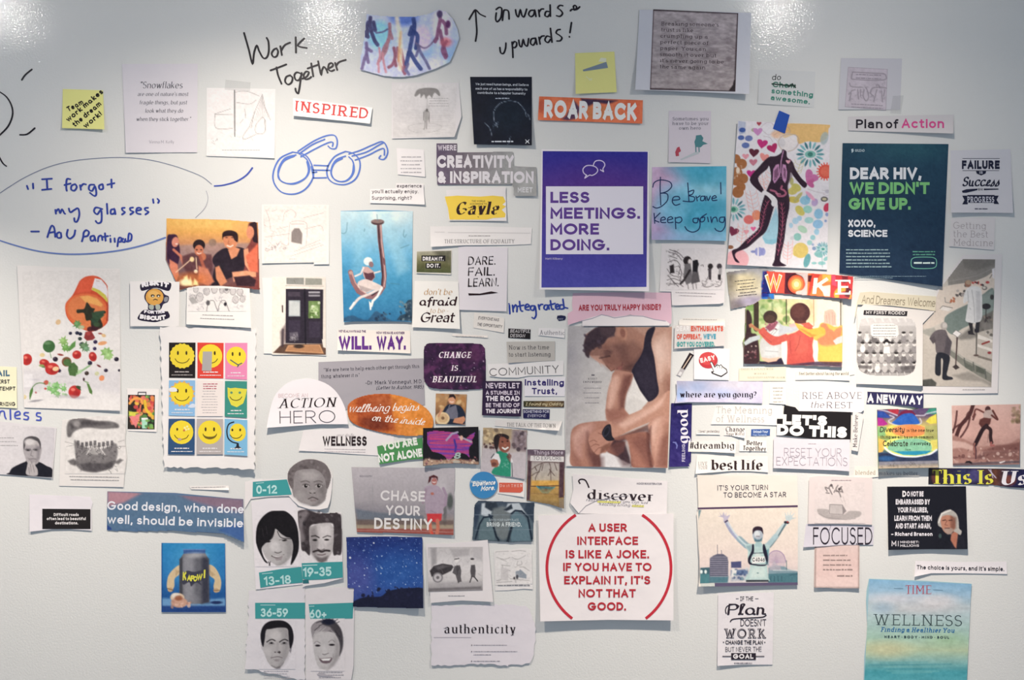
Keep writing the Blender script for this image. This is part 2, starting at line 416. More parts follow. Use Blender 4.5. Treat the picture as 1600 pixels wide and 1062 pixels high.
# ---------------------------------------------------------------- clippings
CLIPS = []
def inside(P, x, y):
    c = False; n = len(P)
    for i in range(n):
        x0, y0 = P[i]; x1, y1 = P[(i+1) % n]
        if (y0 > y) != (y1 > y) and x < (x1-x0)*(y-y0)/(y1-y0)+x0: c = not c
    return c
def bright(x, y):
    """calibration: how bright white paper reads at this spot of the photograph (sRGB, 0-1)"""
    return 1.0
def mesh_obj(name, V, F, cols, mat, parent=None):
    """V world (n,3), F faces, cols (n,3) sRGB"""
    me = bpy.data.meshes.new(name); me.from_pydata(V.tolist() if hasattr(V, 'tolist') else V, [], F)
    at = me.color_attributes.new('Col', 'FLOAT_COLOR', 'POINT')
    cc = np.ones((len(V), 4), np.float32); cc[:, :3] = lin(np.clip(np.asarray(cols), 0, 0.965)); at.data.foreach_set('color', cc.ravel())
    me.materials.append(mat)
    o = bpy.data.objects.new(name, me); COL.objects.link(o)
    if parent is not None: o.parent = parent; o.matrix_parent_inverse = (parent.matrix_world if parent.type == 'EMPTY' else parent.parent.matrix_world).inverted() if parent.type == 'EMPTY' else Matrix()
    return o
def world_pts(xy, z):
    """photograph pixels + distance off the board -> points at that true depth"""
    xy = np.asarray(xy, float); z = np.broadcast_to(z, xy.shape[:1])
    X = (xy[:, 0]-800)/PX; Z = (531-xy[:, 1])/PX; k = 1-z/CD
    return np.stack([X*k, -z, CZ+Z*k], 1)
def orient(V, F):
    out = []
    for f in F:
        a, b, c = V[f[0]], V[f[1]], V[f[2]]
        ny = (b[2]-a[2])*(c[0]-a[0])-(b[0]-a[0])*(c[2]-a[2])
        out.append(tuple(f) if ny < 0 else tuple(f)[::-1])
    return out
class Clip:
    def __init__(s, name, label, cat, outline, paper='e9e6e8', lift=(0, 0, 3, 3), bow=0, torn='', gloss=False, group=None, mat=None, wob=0.35, tint=1.0):
        """outline in photograph pixels (clockwise from top-left corner; a 4-number string is a rectangle); lift in mm at tl,tr,bl,br; bow: mm in the middle of the bottom edge"""
        P = pts(outline) if isinstance(outline, str) else list(outline)
        if len(P) == 2: (x0, y0), (x1, y1) = P; P = [(x0, y0), (x1, y0), (x1, y1), (x0, y1)]
        s.P = P; s.name, s.bow, s.k = name, bow, tint*1.055
        yb = max(p[1] for p in P); hk = 1.27*LAMP_D/max(LAMP_Z-CZ-(531-yb)/PX, 0.22)   # lift is given as pixels of shadow thrown by the downlights
        s.lift = tuple(v*min(hk, 1.9) for v in lift)
        s.mat = mat or (M_GLOSS if gloss else M_PAPER)
        a = np.array(P); s.lo, s.hi = a.min(0), a.max(0)
        cx, cy = a.mean(0); s.seed = len(CLIPS)*17+3; s.wob = wob
        # densify the edge, tear it where asked (t, r, b, l letters)
        E = []
        R = random.Random(s.seed)
        for i in range(len(P)):
            p, q = np.array(P[i]), np.array(P[(i+1) % len(P)]); L = math.dist(p, q)
            side = 'trbl'[i] if len(P) == 4 else ('x' if torn == 'x' else '')
            tr = side and side in torn
            n = max(1, int(L/(5 if tr else 14)))
            nrm = np.array([(q-p)[1], -(q-p)[0]])/max(L, 1e-6)
            for k in range(n):
                e = p+(q-p)*k/n
                if tr and k: e = e+nrm*R.uniform(-1.6, 1.6)
                E.append(tuple(e))
        s.E = E
        s.base = 0.0006
        cand = [c for c in CLIPS if not (c.hi[0] < s.lo[0]-1 or c.lo[0] > s.hi[0]+1 or c.hi[1] < s.lo[1]-1 or c.lo[1] > s.hi[1]+1)]
        if cand:
            xs = np.linspace(s.lo[0]+.5, s.hi[0]-.5, 14); ys = np.linspace(s.lo[1]+.5, s.hi[1]-.5, 14)
            T = [(x, y) for x in xs for y in ys if inside(P, x, y)]+list(E)
            for c in cand:
                U = [t for t in T if inside(c.P, *t)]+[t for t in c.E if inside(P, *t)]
                if U:
                    U = np.array(U); s.base = max(s.base, float((c.z(U)-s.own(U)).max())+0.0006)
        CLIPS.append(s)
        s.o = bpy.data.objects.new(name, None); COL.objects.link(s.o)
        s.o.empty_display_size = 0.02
        wx, wz = wpt(cx, cy); s.o.location = (wx, 0, wz)
        bpy_mat = s.o.matrix_world; bpy_mat.translation = (wx, 0, wz); s.o.matrix_world = bpy_mat
        s.o['label'] = label; s.o['category'] = cat
        if group: s.o['group'] = group
        # the sheet
        st = max(3.5, min(12.0, min(s.hi-s.lo)/4))
        ins = []
        yy = s.lo[1]+st/2
        while yy < s.hi[1]:
            xx = s.lo[0]+st/2
            while xx < s.hi[0]:
                if inside(P, xx, yy): ins.append((xx+R.uniform(-1, 1), yy+R.uniform(-1, 1)))
                xx += st
            yy += st
        vs = [Vector(e) for e in E]+[Vector(i) for i in ins]
        if sum(E[i][0]*E[(i+1) % len(E)][1]-E[(i+1) % len(E)][0]*E[i][1] for i in range(len(E))) < 0: ring = list(range(len(E)))[::-1]
        else: ring = list(range(len(E)))
        v, e, f, _, _, fo = delaunay_2d_cdt(vs, [], [ring], 0, 1e-4, True)
        f = [t for t, g in zip(f, fo) if g]
        V = np.array([(a.x, a.y) for a in v]); W = world_pts(V, s.z(V))
        F = orient(W, f)
        o = mesh_obj('sheet', W, F, np.tile(C(paper)*s.k, (len(V), 1)), s.mat, s.o)
        for p in o.data.polygons: p.use_smooth = True
        s.dz = 0.00025; s.inks = {}; s.order = []
    def own(s, V):
        V = np.asarray(V, float); u = (V[:, 0]-s.lo[0])/max(s.hi[0]-s.lo[0], 1); v = (V[:, 1]-s.lo[1])/max(s.hi[1]-s.lo[1], 1)
        u = np.clip(u, 0, 1); v = np.clip(v, 0, 1)
        tl, tr, bl, br = [k/1000 for k in s.lift]
        e0 = (1-v)**2.2; e1 = v**2.2
        z = (tl*(1-u)**1.5+tr*u**1.5)*e0+(bl*(1-u)**1.5+br*u**1.5+s.bow/1000*4*u*(1-u))*e1
        mn = min(s.hi-s.lo)
        z = z+s.wob/1000*(vnoise(V[:, 0]/45+s.seed, V[:, 1]/45, s.seed)-0.3)*min(1, mn/60)
        return np.maximum(z, -0.0002)
    def z(s, V): return s.base+s.own(V)
    def _ink(s, nm):
        if nm not in s.inks: s.inks[nm] = []; s.order.append(nm)
        return s.inks[nm]
    def raw(s, V, F, col, part='lettering', sub=True):
        if len(F) == 0: return s
        if sub: V, F = subdiv(V, F)
        V = np.asarray(V, float)
        s.dz += 0.000025
        W = world_pts(V, s.z(V)+s.dz)
        cc = np.tile(C(col)*s.k, (len(V), 1))
        s._ink(part).append((W, orient(W, F), cc)); return s
    def poly(s, P, col, part='printed_shape', sm=0):
        P = pts(P) if isinstance(P, str) else P
        if sm: P = smooth(P, sm, True)
        V, F = union([P]); return s.raw(V, F, col, part)
    def rect(s, x0, y0, x1, y1, col, part='printed_panel'): return s.poly([(x0, y0), (x1, y0), (x1, y1), (x0, y1)], col, part)
    def ell(s, cx, cy, rx, ry, col, part='printed_shape', ang=0, n=20):
        t = math.radians(ang); P = []
        for k in range(n):
            a = 2*math.pi*k/n; x, y = rx*math.cos(a), ry*math.sin(a)
            P.append((cx+x*math.cos(t)-y*math.sin(t), cy+x*math.sin(t)+y*math.cos(t)))
        return s.poly(P, col, part)
    def line(s, P, w, col, part='drawn_line', sm=0, taper=None):
        P = pts(P) if isinstance(P, str) else P
        if sm: P = smooth(P, sm)
        q = ribbon(P, lambda a: w, 0.5)
        V, F = union(q); return s.raw(V, F, col, part)
    def lines(s, L, w, col, part='drawn_line', sm=0):
        """many strokes at once: 'x,y x,y|x,y x,y'"""
        q = []
        for st in (L.split('|') if isinstance(L, str) else L):
            P = pts(st) if isinstance(st, str) else st
            if sm: P = smooth(P, sm)
            if len(P) > 1: q += ribbon(P, lambda a: w, 0.5)
        V, F = union(q); return s.raw(V, F, col, part)
    def text(s, t, x, y, h, x1=None, col='111111', st='sans', wt=0.14, ang=0, sl=0, tr=0.16, part='lettering', al='l', curve=0):
        """baseline-left (or centre, al='c') at x,y; cap height h px; x1: fit the line to end there; ang degrees clockwise down; sl slant"""
        V, F, W = layout(t, st, wt, tr)
        if not len(F): return s
        if x1 is not None and al != 'c' and h > 6:
            rt = (x1-x)/max(W, .01)/h     # condensed setting: keep the stems heavy
            if rt < 0.88: V, F, W = layout(t, st, min(wt/max(rt, .45)**0.45, max(wt, .29)), tr)
        if part == 'lettering': s.nt = getattr(s, 'nt', 0)+1; part = 'lettering#%d' % s.nt
        sx = h
        if x1 is not None:
            if al == 'c': sx = x1/W         # x1 = width when centred
            else: sx = (x1-x)/W/(math.cos(math.radians(ang)) if abs(ang) < 60 else 1)
        X = V[:, 0]*sx+V[:, 1]*h*sl; Y = -V[:, 1]*h
        if al == 'c': X = X-W*sx/2
        if al == 'r': X = X-W*sx
        if curve: Y = Y+curve*(1-((X-W*sx/2*(al == 'l'))/(W*sx/2))**2)*-1
        a = math.radians(ang); c, n = math.cos(a), math.sin(a)
        V2 = np.stack([x+X*c-Y*n, y+X*n+Y*c], 1)
        return s.raw(V2, F, col, part, sub=h > 16)
    def fine(s, rows, x0, x1, y0, dy, h, col, jag=0.25, part='fine_print', al='l', dens=.8, ang=0):
        """rows of print too small to read in the photograph: rows of small unreadable dashes"""
        R = random.Random(s.seed+int(y0)); q = []; ta = math.tan(math.radians(ang))
        for r in range(rows):
            L = (x1-x0)*(1-R.uniform(0, jag)); a = x0 if al == 'l' else (x0+x1-L)/2; b = a+L; y = y0+r*dy
            x = a
            while x < b-1:
                w = min(R.uniform(1.5, 6)*max(h, 1)/1.3, b-x); k = ta*(x-x0)
                q.append([(x, y-h+k+R.uniform(0, .3)*h), (x+w, y-h+k+R.uniform(0, .3)*h+ta*w), (x+w, y+k+ta*w), (x, y+k)]); x += w+max(0.7, h*.5)
        V, F = union(q); return s.raw(V, F, col, part, sub=False)
    def pic(s, p, part='picture', mask=None):
        """p: Pic -> a printed picture as a fine colour grid"""
        s.dz += 0.00004; p.noise(2.6, .03, seed=41).noise(9, .01, seed=43)
        xy = np.stack([p.X.ravel(), p.Y.ravel()], 1)
        W = world_pts(xy, s.z(xy)+s.dz)
        i = np.arange(p.nx*p.ny).reshape(p.ny, p.nx)
        F = np.stack([i[:-1, :-1], i[1:, :-1], i[1:, 1:], i[:-1, 1:]], -1).reshape(-1, 4)
        if mask is not None:
            M = pts(mask) if isinstance(mask, str) else mask
            cx = xy[F].mean(1); keep = inside_np(M, cx[:, 0], cx[:, 1]); F = F[keep]
        me = bpy.data.meshes.new(part)
        me.vertices.add(len(W)); me.vertices.foreach_set('co', W.astype(np.float32).ravel())
        me.loops.add(F.size); me.loops.foreach_set('vertex_index', F.astype(np.int32).ravel())
        me.polygons.add(len(F)); me.polygons.foreach_set('loop_start', np.arange(0, F.size, 4, dtype=np.int32))
        me.update(calc_edges=True)
        at = me.color_attributes.new('Col', 'FLOAT_COLOR', 'POINT')
        cc = np.ones((len(W), 4), np.float32); cc[:, :3] = lin(np.clip(p.c.reshape(-1, 3)*s.k, 0, 0.965)); at.data.foreach_set('color', cc.ravel())
        me.materials.append(s.mat)
        for q in me.polygons: q.use_smooth = True
        o = bpy.data.objects.new(part, me); COL.objects.link(o); o.parent = s.o; o.matrix_parent_inverse = s.o.matrix_world.inverted()
        s.dz += 0.00006
        return o
    def done(s):
        made = {}
        for nm in s.order:
            V, F, Cc, n = [], [], [], 0
            for W, f, c in s.inks[nm]:
                V.append(W); Cc.append(c); F += [tuple(a+n for a in t) for t in f]; n += len(W)
            par = made.get(nm.rsplit('/', 1)[0], s.o) if '/' in nm else s.o
            base = nm.rsplit('/', 1)[-1].split('#')[0]
            o = mesh_obj(base, np.concatenate(V), F, np.concatenate(Cc), M_INK, par); made[nm] = o
            if base in ('fine_print', 'drawn_line'): o['kind'] = 'stuff'
        s.inks = {}; s.order = []; return s
    def tape(s, P):
        P = pts(P); V, F = union([P]); V, F = subdiv(V, F, 12)
        W = world_pts(V, s.z(V)+0.0004); W = W.copy()
        mesh_obj('clear_tape', W, orient(W, F), np.ones((len(V), 3)), M_TAPE, s.o); return s
def inside_np(M, x, y):
    c = np.zeros(x.shape, bool)
    for i in range(len(M)):
        x0, y0 = M[i]; x1, y1 = M[(i+1) % len(M)]
        if y0 != y1: c ^= ((y0 > y) != (y1 > y)) & (x < (x1-x0)*(y-y0)/(y1-y0)+x0)
    return c
def marker(name, label, words, cols, w, z=0.0005, cat='marker writing'):
    """marker strokes drawn on the board itself. words: list of stroke strings; one child per word"""
    col = cols
    words = [[(pts(st) if isinstance(st, str) else st) for st in wd] for wd in words]
    allp = [p for wd in words for st in wd for p in st]
    cx, cy = np.mean(allp, 0)
    o = bpy.data.objects.new(name, None); COL.objects.link(o); wx, wz = wpt(cx, cy); o.location = (wx, 0, wz)
    mw = o.matrix_world; mw.translation = (wx, 0, wz); o.matrix_world = mw; o.empty_display_size = .02
    o['label'] = label; o['category'] = cat; o['group'] = 'marker drawn straight on the board'
    for wi, wd in enumerate(words):
        q = []
        if isinstance(cols, (list, tuple)): col = cols[wi][0]; w = cols[wi][1]
        for st in wd:
            P = smooth(st, 5)
            if len(P) < 2: continue
            q += ribbon(P, lambda a: w*(0.72+0.4*abs(math.sin(a-0.5))), 0.2)
            q += disc(P[0], w*.42)+disc(P[-1], w*.42)
        V, F = union(q); W = world_pts(V, z); mesh_obj('word' if cat == 'marker writing' else 'stroke', W, orient(W, F), np.tile(C(col), (len(V), 1)), M_MARK, o)
    return o
# ================================================================ marker writing on the board
t0 = tile(0, 0, 4); t1 = tile(400, 0, 4); t2 = tile(800, 0, 4); t3 = tile(1200, 0, 4)
u0 = tile(0, 240, 4); u1 = tile(400, 240, 4); u2 = tile(800, 240, 4); u3 = tile(1200, 240, 4)
v0 = tile(0, 490, 4); v1 = tile(400, 490, 4); v2 = tile(800, 490, 4); v3 = tile(1200, 490, 4)
S4 = 3.2975
w0 = tile(0, 740, S4); w1 = tile(400, 740, S4); w2 = tile(800, 740, S4); w3 = tile(1200, 740, S4)
BLK = '17101c'; BLU = '2f4c9c'
def M(f, *ws): return [[f(x) for x in w.split('|')] for w in ws]
marker('marker_writing', 'black handwritten words work together on the bare board above the red inspired strip',
  M(t1, "-75,205 -62,250 -45,310 -22,398 -12,330 5,285 20,320 45,362 68,358 80,320 78,262 66,236|130,302 112,310 98,335 110,356 130,350 138,322 128,302|152,288 162,345|158,318 170,295 186,278 214,266|248,232 250,330|302,240 262,285 318,300",
        "90,440 140,422 190,402|128,420 138,470 160,524|215,470 190,480 182,508 200,528 222,515 228,486 212,470|284,462 256,452 240,470 248,498 268,500 284,470 284,462 270,560 262,584 250,570 246,552|290,492 318,478 330,452 312,448 298,470 306,494 330,492 346,480|345,395 358,478|322,428 390,404|388,382 406,464 412,440 424,418 438,432 448,455|446,432 480,412 474,394 456,402 452,432 470,444 490,436|494,392 508,438|500,412 520,388 562,374"), BLK, 3.0)
marker('marker_writing', 'black upward arrow with handwritten words onwards and upwards beside the dancers cutout',
  [[t1(x) for x in "1372,258 1380,200 1376,130 1372,66|1332,122 1350,90 1372,62 1400,88 1434,104".split('|')],
   [t1(x) for x in "1500,60 1520,46 1536,56 1530,110 1508,136 1498,118 1502,80".split('|')]+[t2(x) for x in "-60,128 -52,70 -38,62 -22,72 -18,120|22,60 28,92 40,104 52,62 62,96 76,104 92,56|140,64 116,66 104,88 118,104 136,92 142,64 150,104|166,62 172,104|168,78 182,58 198,56|238,30 240,102|238,74 214,72 206,96 224,104 238,84|318,36 298,34 286,50 304,64 316,84 300,102 278,98".split('|')]+[t2("364,68 376,58 392,62 404,48 396,34 384,40 390,58 406,58 424,42")],
   [t1(x) for x in "1524,296 1530,330 1548,332 1560,300 1562,268".split('|')]+[t2(x) for x in "0,262 4,310 6,360|4,276 14,260 28,266 28,286 16,298 5,294|42,250 48,284 60,290 70,248 80,278 96,286 104,240|146,238 122,244 116,270 132,282 146,262 148,240 156,278|168,232 176,276|170,250 184,228 202,224|240,176 250,264|242,232 218,226 206,250 224,266 242,244|302,184 284,188 276,206 296,220 312,236 302,254 280,256|372,140 362,205|358,228 360,232".split('|')]], BLK, 2.6)
marker('marker_writing', 'black marker curve with short ray strokes beside the yellow handwritten sticky note',
  M(t0, "-8,570 40,605 72,660 78,720 50,790 -8,850", "136,500 158,468 200,433", "124,842 170,838 218,800", "-4,982 18,1020 40,1038"), BLK, 2.6, cat='marker drawing')
marker('marker_writing', 'blue handwritten quote about forgotten glasses, framed by an ellipse',
  M(u0, "168,200 176,222|206,186 208,218|262,160 325,156|292,158 296,222|262,226 322,220|440,160 418,160 414,210 418,232|402,196 442,186|470,190 448,200 446,224 466,230 480,208 470,190|500,196 506,226|504,208 520,190 538,192|590,194 562,196 556,222 576,232 594,204 602,250 590,264 562,244|640,190 620,200 624,222 644,218 642,192|696,160 698,212|670,194 716,184",
       "346,350 350,376|350,362 366,346 376,370 388,348 402,372 408,376|430,342 440,366 464,352 488,342 496,380 484,420 468,424 464,402|640,346 600,336 588,360 608,378 632,352 634,420 612,434 598,420|668,312 672,376|712,346 694,352 694,376 716,370 716,346 722,378|780,338 764,340 766,354 780,366 762,380|832,336 814,340 816,354 834,364 814,380|850,356 880,350 876,338 856,342 854,370 880,378|926,338 908,340 908,352 928,364 908,380|956,284 960,308|984,282 994,294 988,308",
       "194,486 244,486|296,522 320,454 338,462 346,520|310,494 340,488|372,490 356,500 360,524 382,522 380,494|424,474 418,510 436,530 462,512 470,478|512,548 520,520 524,492 540,478 556,490 548,512 526,518|584,512 566,520 570,544 590,536 590,516 598,544|612,548 616,520 634,512 640,540|656,496 660,544|644,520 676,514|690,530 692,552|688,512 689,513|716,528 718,552|734,580 742,530 758,526 756,548 740,550|770,530 762,546 778,552 784,532|800,550 806,500 822,508 818,540 790,548"), '3346a4', 2.9)
marker('marker_line', 'long blue ellipse drawn around the forgotten glasses quote',
  M(u0, "-8,252 60,206 160,146 300,84 450,46 620,28 780,24 930,38 1080,74 1200,116 1270,148 1322,190","1288,232 1300,280 1280,340 1222,400","1034,524 900,570 760,602 600,622 440,628 300,618 180,596 60,562 -8,540"), [('7c84a0',1.2),('a8a8b4',.9),('6c84c4',2.6)], 1.7, cat='marker drawing')
marker('marker_line', 'short blue curved stroke next to the speech ellipse, pointing at the drawn glasses', M(u0, "1340,202 1400,196 1480,172 1540,134 1578,88"), '4458b4', 2.4, cat='marker drawing')
gl = marker('glasses_drawing', 'blue marker drawing of round eyeglasses with hooked temples', [
  [t1(x) for x in "230,950 150,990 110,1070 112,1140 160,1200 240,1212 310,1180 356,1110 352,1040 310,970 230,950|250,968 180,990 140,1060 148,1120 190,1145 250,1142 310,1110 334,1060 320,1000 280,968|240,975 170,1010 138,1090 160,1132 230,1150 300,1120 328,1070 318,1010|262,946 360,882 440,848 490,846 508,880 500,925 470,928 450,912|280,980 370,930 450,892 480,890 478,915|270,962 350,905 430,870|345,1040 360,1110 352,1060".split('|')],
  [t1(x) for x in "362,1032 450,1036|358,1062 460,1064|360,1112 440,1110|356,1078 380,1074".split('|')],
  [t1(x) for x in "560,946 490,980 446,1050 450,1110 490,1145 560,1152 620,1120 648,1060 646,1000 610,960 560,946|560,975 500,1000 470,1060 480,1110 530,1135 580,1120 612,1070 606,1010 580,980|540,990 490,1020 470,1080 500,1128 560,1130 600,1090 610,1030|580,962 650,940 730,905 790,885 818,920 822,960 800,995 770,990 780,972|620,1000 700,970 770,935 800,930 802,970|600,975 690,950 770,905 800,890".split('|')]], '5a7acc', 2.4, cat='marker drawing')
marker('marker_writing', 'blue handwritten word integrated below the purple poster',
  [[tile(600, 420, 5.31)(x) for x in "1040,300 1044,372|1036,288 1038,290|1066,300 1072,356|1070,330 1092,298 1104,320 1102,356|1124,268 1134,340 1150,350|1112,310 1160,300|1170,322 1204,308 1192,292 1174,304 1174,334 1204,340|1250,306 1222,308 1216,334 1240,342 1254,310 1262,380 1246,410 1228,402|1280,296 1290,336|1284,316 1300,296 1318,294|1360,300 1334,302 1328,330 1350,336 1362,304 1370,334|1380,262 1392,330 1408,334|1370,300 1420,286|1424,320 1452,304 1440,292 1424,306 1430,332 1456,330|1484,250 1494,322|1490,300 1462,300 1460,330 1486,330 1500,320 1524,326".split('|')]], '2c44a4', 2.6)
marker('marker_writing', 'blue handwritten letters less at the board edge over the portrait in a black turtleneck',
  M(v0, "-6,640 2,612 24,610 30,640 38,656|64,600 66,660|96,636 124,628 118,610 96,620 96,650 126,654|178,618 156,618 152,632 176,642 172,660 148,658|252,620 232,620 230,638 254,646 252,664 228,664"), '4a5ac0', 2.4)

# ================================================================ top band
c = Clip('sticky_note', 'yellow sticky note with slanted black team work handwriting', 'sticky note', "98,139 161,141 163,202 97,200", 'd8d68a', (0,0,3,4), tint=1.06)
for t, x, y, x1 in (('Team',107,175,131), ('work makes',107,191,162), ('the dream',117,199,159), ('work!',134,201,160)): c.text(t, x, y, 8.5, x+(x1-x), '16100e', 'hand', .2, ang=-40 if t!='Team' else -28)
c = Clip('printed_sheet', 'pale lilac sheet with a grey serif saying about snowflakes', 'paper sheet', t0("762,400 1236,398 1232,952 786,954"), 'd8d3da', (0,0,2,1), wob=1.2)
c.text('"Snowflakes', 219, 138, 10.5, 285, '4a4a55', 'italic', .13, sl=.12)
for i, (t, a, b) in enumerate((("are one of nature's most",215,294), ('fragile things, but just',218,292), ('look what they do',227,286), ('when they stick together."',213,298))): c.text(t, a, 150+i*13, 6.4, b, '63636f', 'italic', .15, sl=.12)
c.text('Verna M. Kelly', 233, 224, 5, 272, 'a09ca8', 'italic', .13)
c = Clip('cartoon_clipping', 'off-white clipping with a faint pole and tent sketch, partly under clear tape', 'cartoon', t0("1292,548 1722,556 1716,988 1290,974"), 'ece6e6', (0,0,1,2))
p = Pic(t0("1300,560 1715,562 1712,980 1296,968"), 'eae5e5')
p.line(t0("1466,560 1467,852"), 1.3, '3a3a3a').scrib([t0(x) for x in "1342,716 1452,714|1344,716 1350,800 1452,802|1342,712 1440,680|1470,575 1540,570 1620,600|1480,640 1560,650 1600,625|1530,680 1536,740|1500,770 1520,745|1640,590 1600,680 1560,790|1640,590 1660,680 1690,750|1560,790 1520,850 1530,870 1600,840|1590,700 1570,800|1640,730 1600,780 1600,830 1650,830 1660,760 1640,730|1652,745 1660,820".split('|')], .8, '8a8484', .7)
for k in range(9): p.line(t0("%d,%d %d,%d" % (1640, 590+k*6, 1590+k*12, 760-k*4)), .6, 'a8a2a2', a=.5)
p.doodle(6, (331,216,341,228), '777777', .8, 2, 4).doodle(9, (347,205,400,215), 'bdb6b6', .5, 4, 6)
c.pic(p); c.fine(1, 347, 425, 235, 4, 1.2, 'b5aeae')
c.tape(t0("1410,498 1566,515 1562,572 1404,560"))
c = Clip('headline_strip', 'small white strip with the red slab-serif word inspired', 'clipping', t1("232,612 728,672 712,772 233,722"), 'e9e6ea', (0,2,10,4), tint=1.05)
c.text('INSPIRED', 459, 173.5, 16.5, 574.5, 'c23a3c', 'slab', .17, ang=6)
c = Clip('picture_cutout', 'wavy-edged picture cutout of blue and brown dancing figures hand in hand', 'picture', t1("692,88 780,100 890,106 1000,104 1080,86 1140,60 1190,74 1230,120 1258,180 1270,240 1240,320 1210,388 1120,430 1000,470 900,482 800,474 705,448 652,434 655,360 680,220"), 'a8b0cc', (3,3,3,3), gloss=True, tint=1.18, wob=2)
p = Pic(t1("640,55 1280,55 1280,490 640,490"), 'aab2ce'); p.grad('b4b8cc','a4b0d0','b0b2cc')
p.blobs(14, (563,60,716,118), (6,16), ['8fb4da','c4c0d8','9fb8dc','d4cfe0','7aa0d0'], 2, 8, .6)
p.ell(593,55,18,22,'7fb8e0',8).ell(631,26,22,14,'3c5cae',8,a=.8).ell(660,60,14,20,'c4b4d0',6).ell(690,40,14,25,'d6c8d4',10).ell(698,66,10,8,'c88a96',6,a=.7)
def fig(p, f, L, col, w): 
    for st in L.split('|'): p.line(f(st), w, col, 1.6, .92, 1)
fig(p,t1,"715,110 712,150 722,190|700,140 690,200 700,230|722,200 740,250 760,280|700,190 690,225|735,140 745,190",'2c2a58',6)
fig(p,t1,"750,205 790,200 822,182",'4a4468',2.5); fig(p,t1,"835,150 836,200 826,260|830,250 800,300 790,350|826,250 810,320 770,380|838,200 850,240",'8a5a68',5)
fig(p,t1,"690,270 692,320 680,370|680,360 662,430|692,340 702,390|690,300 720,320",'5a4a78',5); fig(p,t1,"770,300 775,350 760,400|765,390 768,450|790,330 800,400 812,450",'a8707e',3.5)
fig(p,t1,"862,300 870,350 855,400 830,420|885,300 890,360 905,420|868,380 875,410|905,310 920,380 935,430|910,420 930,460",'7c4258',5)
fig(p,t1,"985,120 990,160 985,210|980,210 965,290 955,340|990,200 1010,230 1000,300|955,330 940,400|965,330 1000,390 1030,430|975,170 960,215",'2a3a72',6.5); fig(p,t1,"1000,270 1050,300 1090,280 1120,240",'6a5878',2.6)
fig(p,t1,"1010,280 1030,330 1060,380 1085,430|1020,300 1000,350|950,400 935,440|940,440 955,465",'5a5a82',4.5)
fig(p,t1,"1150,90 1150,130 1140,180 1130,240|1165,130 1185,160 1190,210|1150,190 1165,260 1190,350|1130,240 1120,260|1190,260 1165,310 1185,360",'7a4a6c',5.5)
p.ell(687,22,4.5,6,'4a3a5e',2).ell(700,38,4,6,'5a2f5c',2).ell(696,66,8,7,'c05a60',4,a=.5).line(t1("880,110 895,200 905,300 900,430"), 7, 'e8d4b4', 4, .75).line(t1("905,200 890,380"), 4, 'c08a50', 3, .55).noise(5,.05,seed=9)
c.pic(p, mask=c.P)
c = Clip('sticky_note', 'blank yellow sticky note holding a small grey scrap', 'sticky note', t2("394,332 640,322 654,576 398,586"), 'c6c37e', (0,0,3,2), tint=1.16)
c.poly(t2("442,436 590,386 600,424 446,446"), '6c7a8a', 'grey_scrap'); c.poly(t2("540,384 556,360 590,364 588,388"), 'd8d8b4', 'glued_flake'); c.lines([t2("464,478 480,494 498,492 496,500 482,500")], 1.2, 'dcdca8', 'glue_mark')
c = Clip('printed_sheet', 'large white sheet framing a crumpled brown paper picture with typewritten lines', 'picture', t2("797,60 1496,80 1482,588 770,560"), 'c4c5ce', (1,1,7,8), tint=1.05)
p = Pic(t2("882,58 1414,82 1396,572 862,560"), '9c9296', 1.2); p.grad('a89ea2','988e92','a09698')
p.noise(12,.10,seed=3,sy=.4).noise(5,.05,seed=8,sy=.5)
R = random.Random(5)
for k in range(34):
    x, y = R.uniform(1018,1148), R.uniform(18,140); L = R.uniform(10,38); q = [(x,y),(x+L*.5,y+R.uniform(-3,3)),(x+L,y+R.uniform(-6,6))]
    p.line(q, 1.2, R.choice(['c2b8ba','756b70','b8aeb0','82787e']), 1.6, .55, 1)
p.line(t2("882,60 1414,82"), 3, '2a1c24', 2).line(t2("1412,82 1404,250 1392,570"), 2.2, '2e2028', 1.6).poly(t2("1386,500 1398,500 1396,572 1350,572 1380,530"), '241820').line(t2("862,556 1396,572"), 2.6, '3a2a30', 2).line(t2("884,60 864,560"), 1.6, '4a3a40', 1.5).ell(1139,92,5,4,'6f6468',3,a=.7)
c.pic(p)
for i, (t, a, b) in enumerate((("Breaking someone's",1033,1123), ('trust is like',1033,1083), ('crumpling up a',1032,1106), ('perfect piece of',1031,1107), ('paper. You can',1031,1103), ('smooth it over but',1031,1119), ("it's never going to be",1031,1131), ('the same again',1031,1102))): c.text(t, a, 39.5+i*9.6, 5.8, b, '3e3238', 'slab', .14, ang=1.4)
c = Clip('advert_clipping', 'dark navy page with thin white arc drawing and three white lines on top', 'clipping', t1("1338,480 1724,480 1724,908 1362,902"), '0c1230', (0,0,5,5), gloss=True)
p = Pic(t1("1338,480 1724,480 1724,908 1362,902"), '060c20', 1.6); p.ell(795,180,30,28,'0c1c2c',30,a=.8).noise(9,.02,seed=4)
p.scrib([t1("1490,760 1486,700 1520,650 1580,630 1640,640"), t1("1640,640 1680,690 1690,730 1700,714 1712,745"), t1("1500,770 1510,795"), t1("1430,770 1460,800 1475,850"), t1("1590,855 1575,905")], .9, 'a8b4c4', .8)
p.doodle(8,(771,190,777,199),'9aa6b8',.8,2,3); c.pic(p)
c.text('We just need human beings, and I believe', 743, 133, 3.8, 826, 'd0d6e0', 'sans', .16, ang=1); c.text('each one of us has a responsibility to', 743, 140, 3.8, 824, 'd0d6e0', 'sans', .16, ang=1); c.text('contribute to a happier humanity', 746, 146.5, 3.8, 821, 'd0d6e0', 'sans', .16, ang=1)
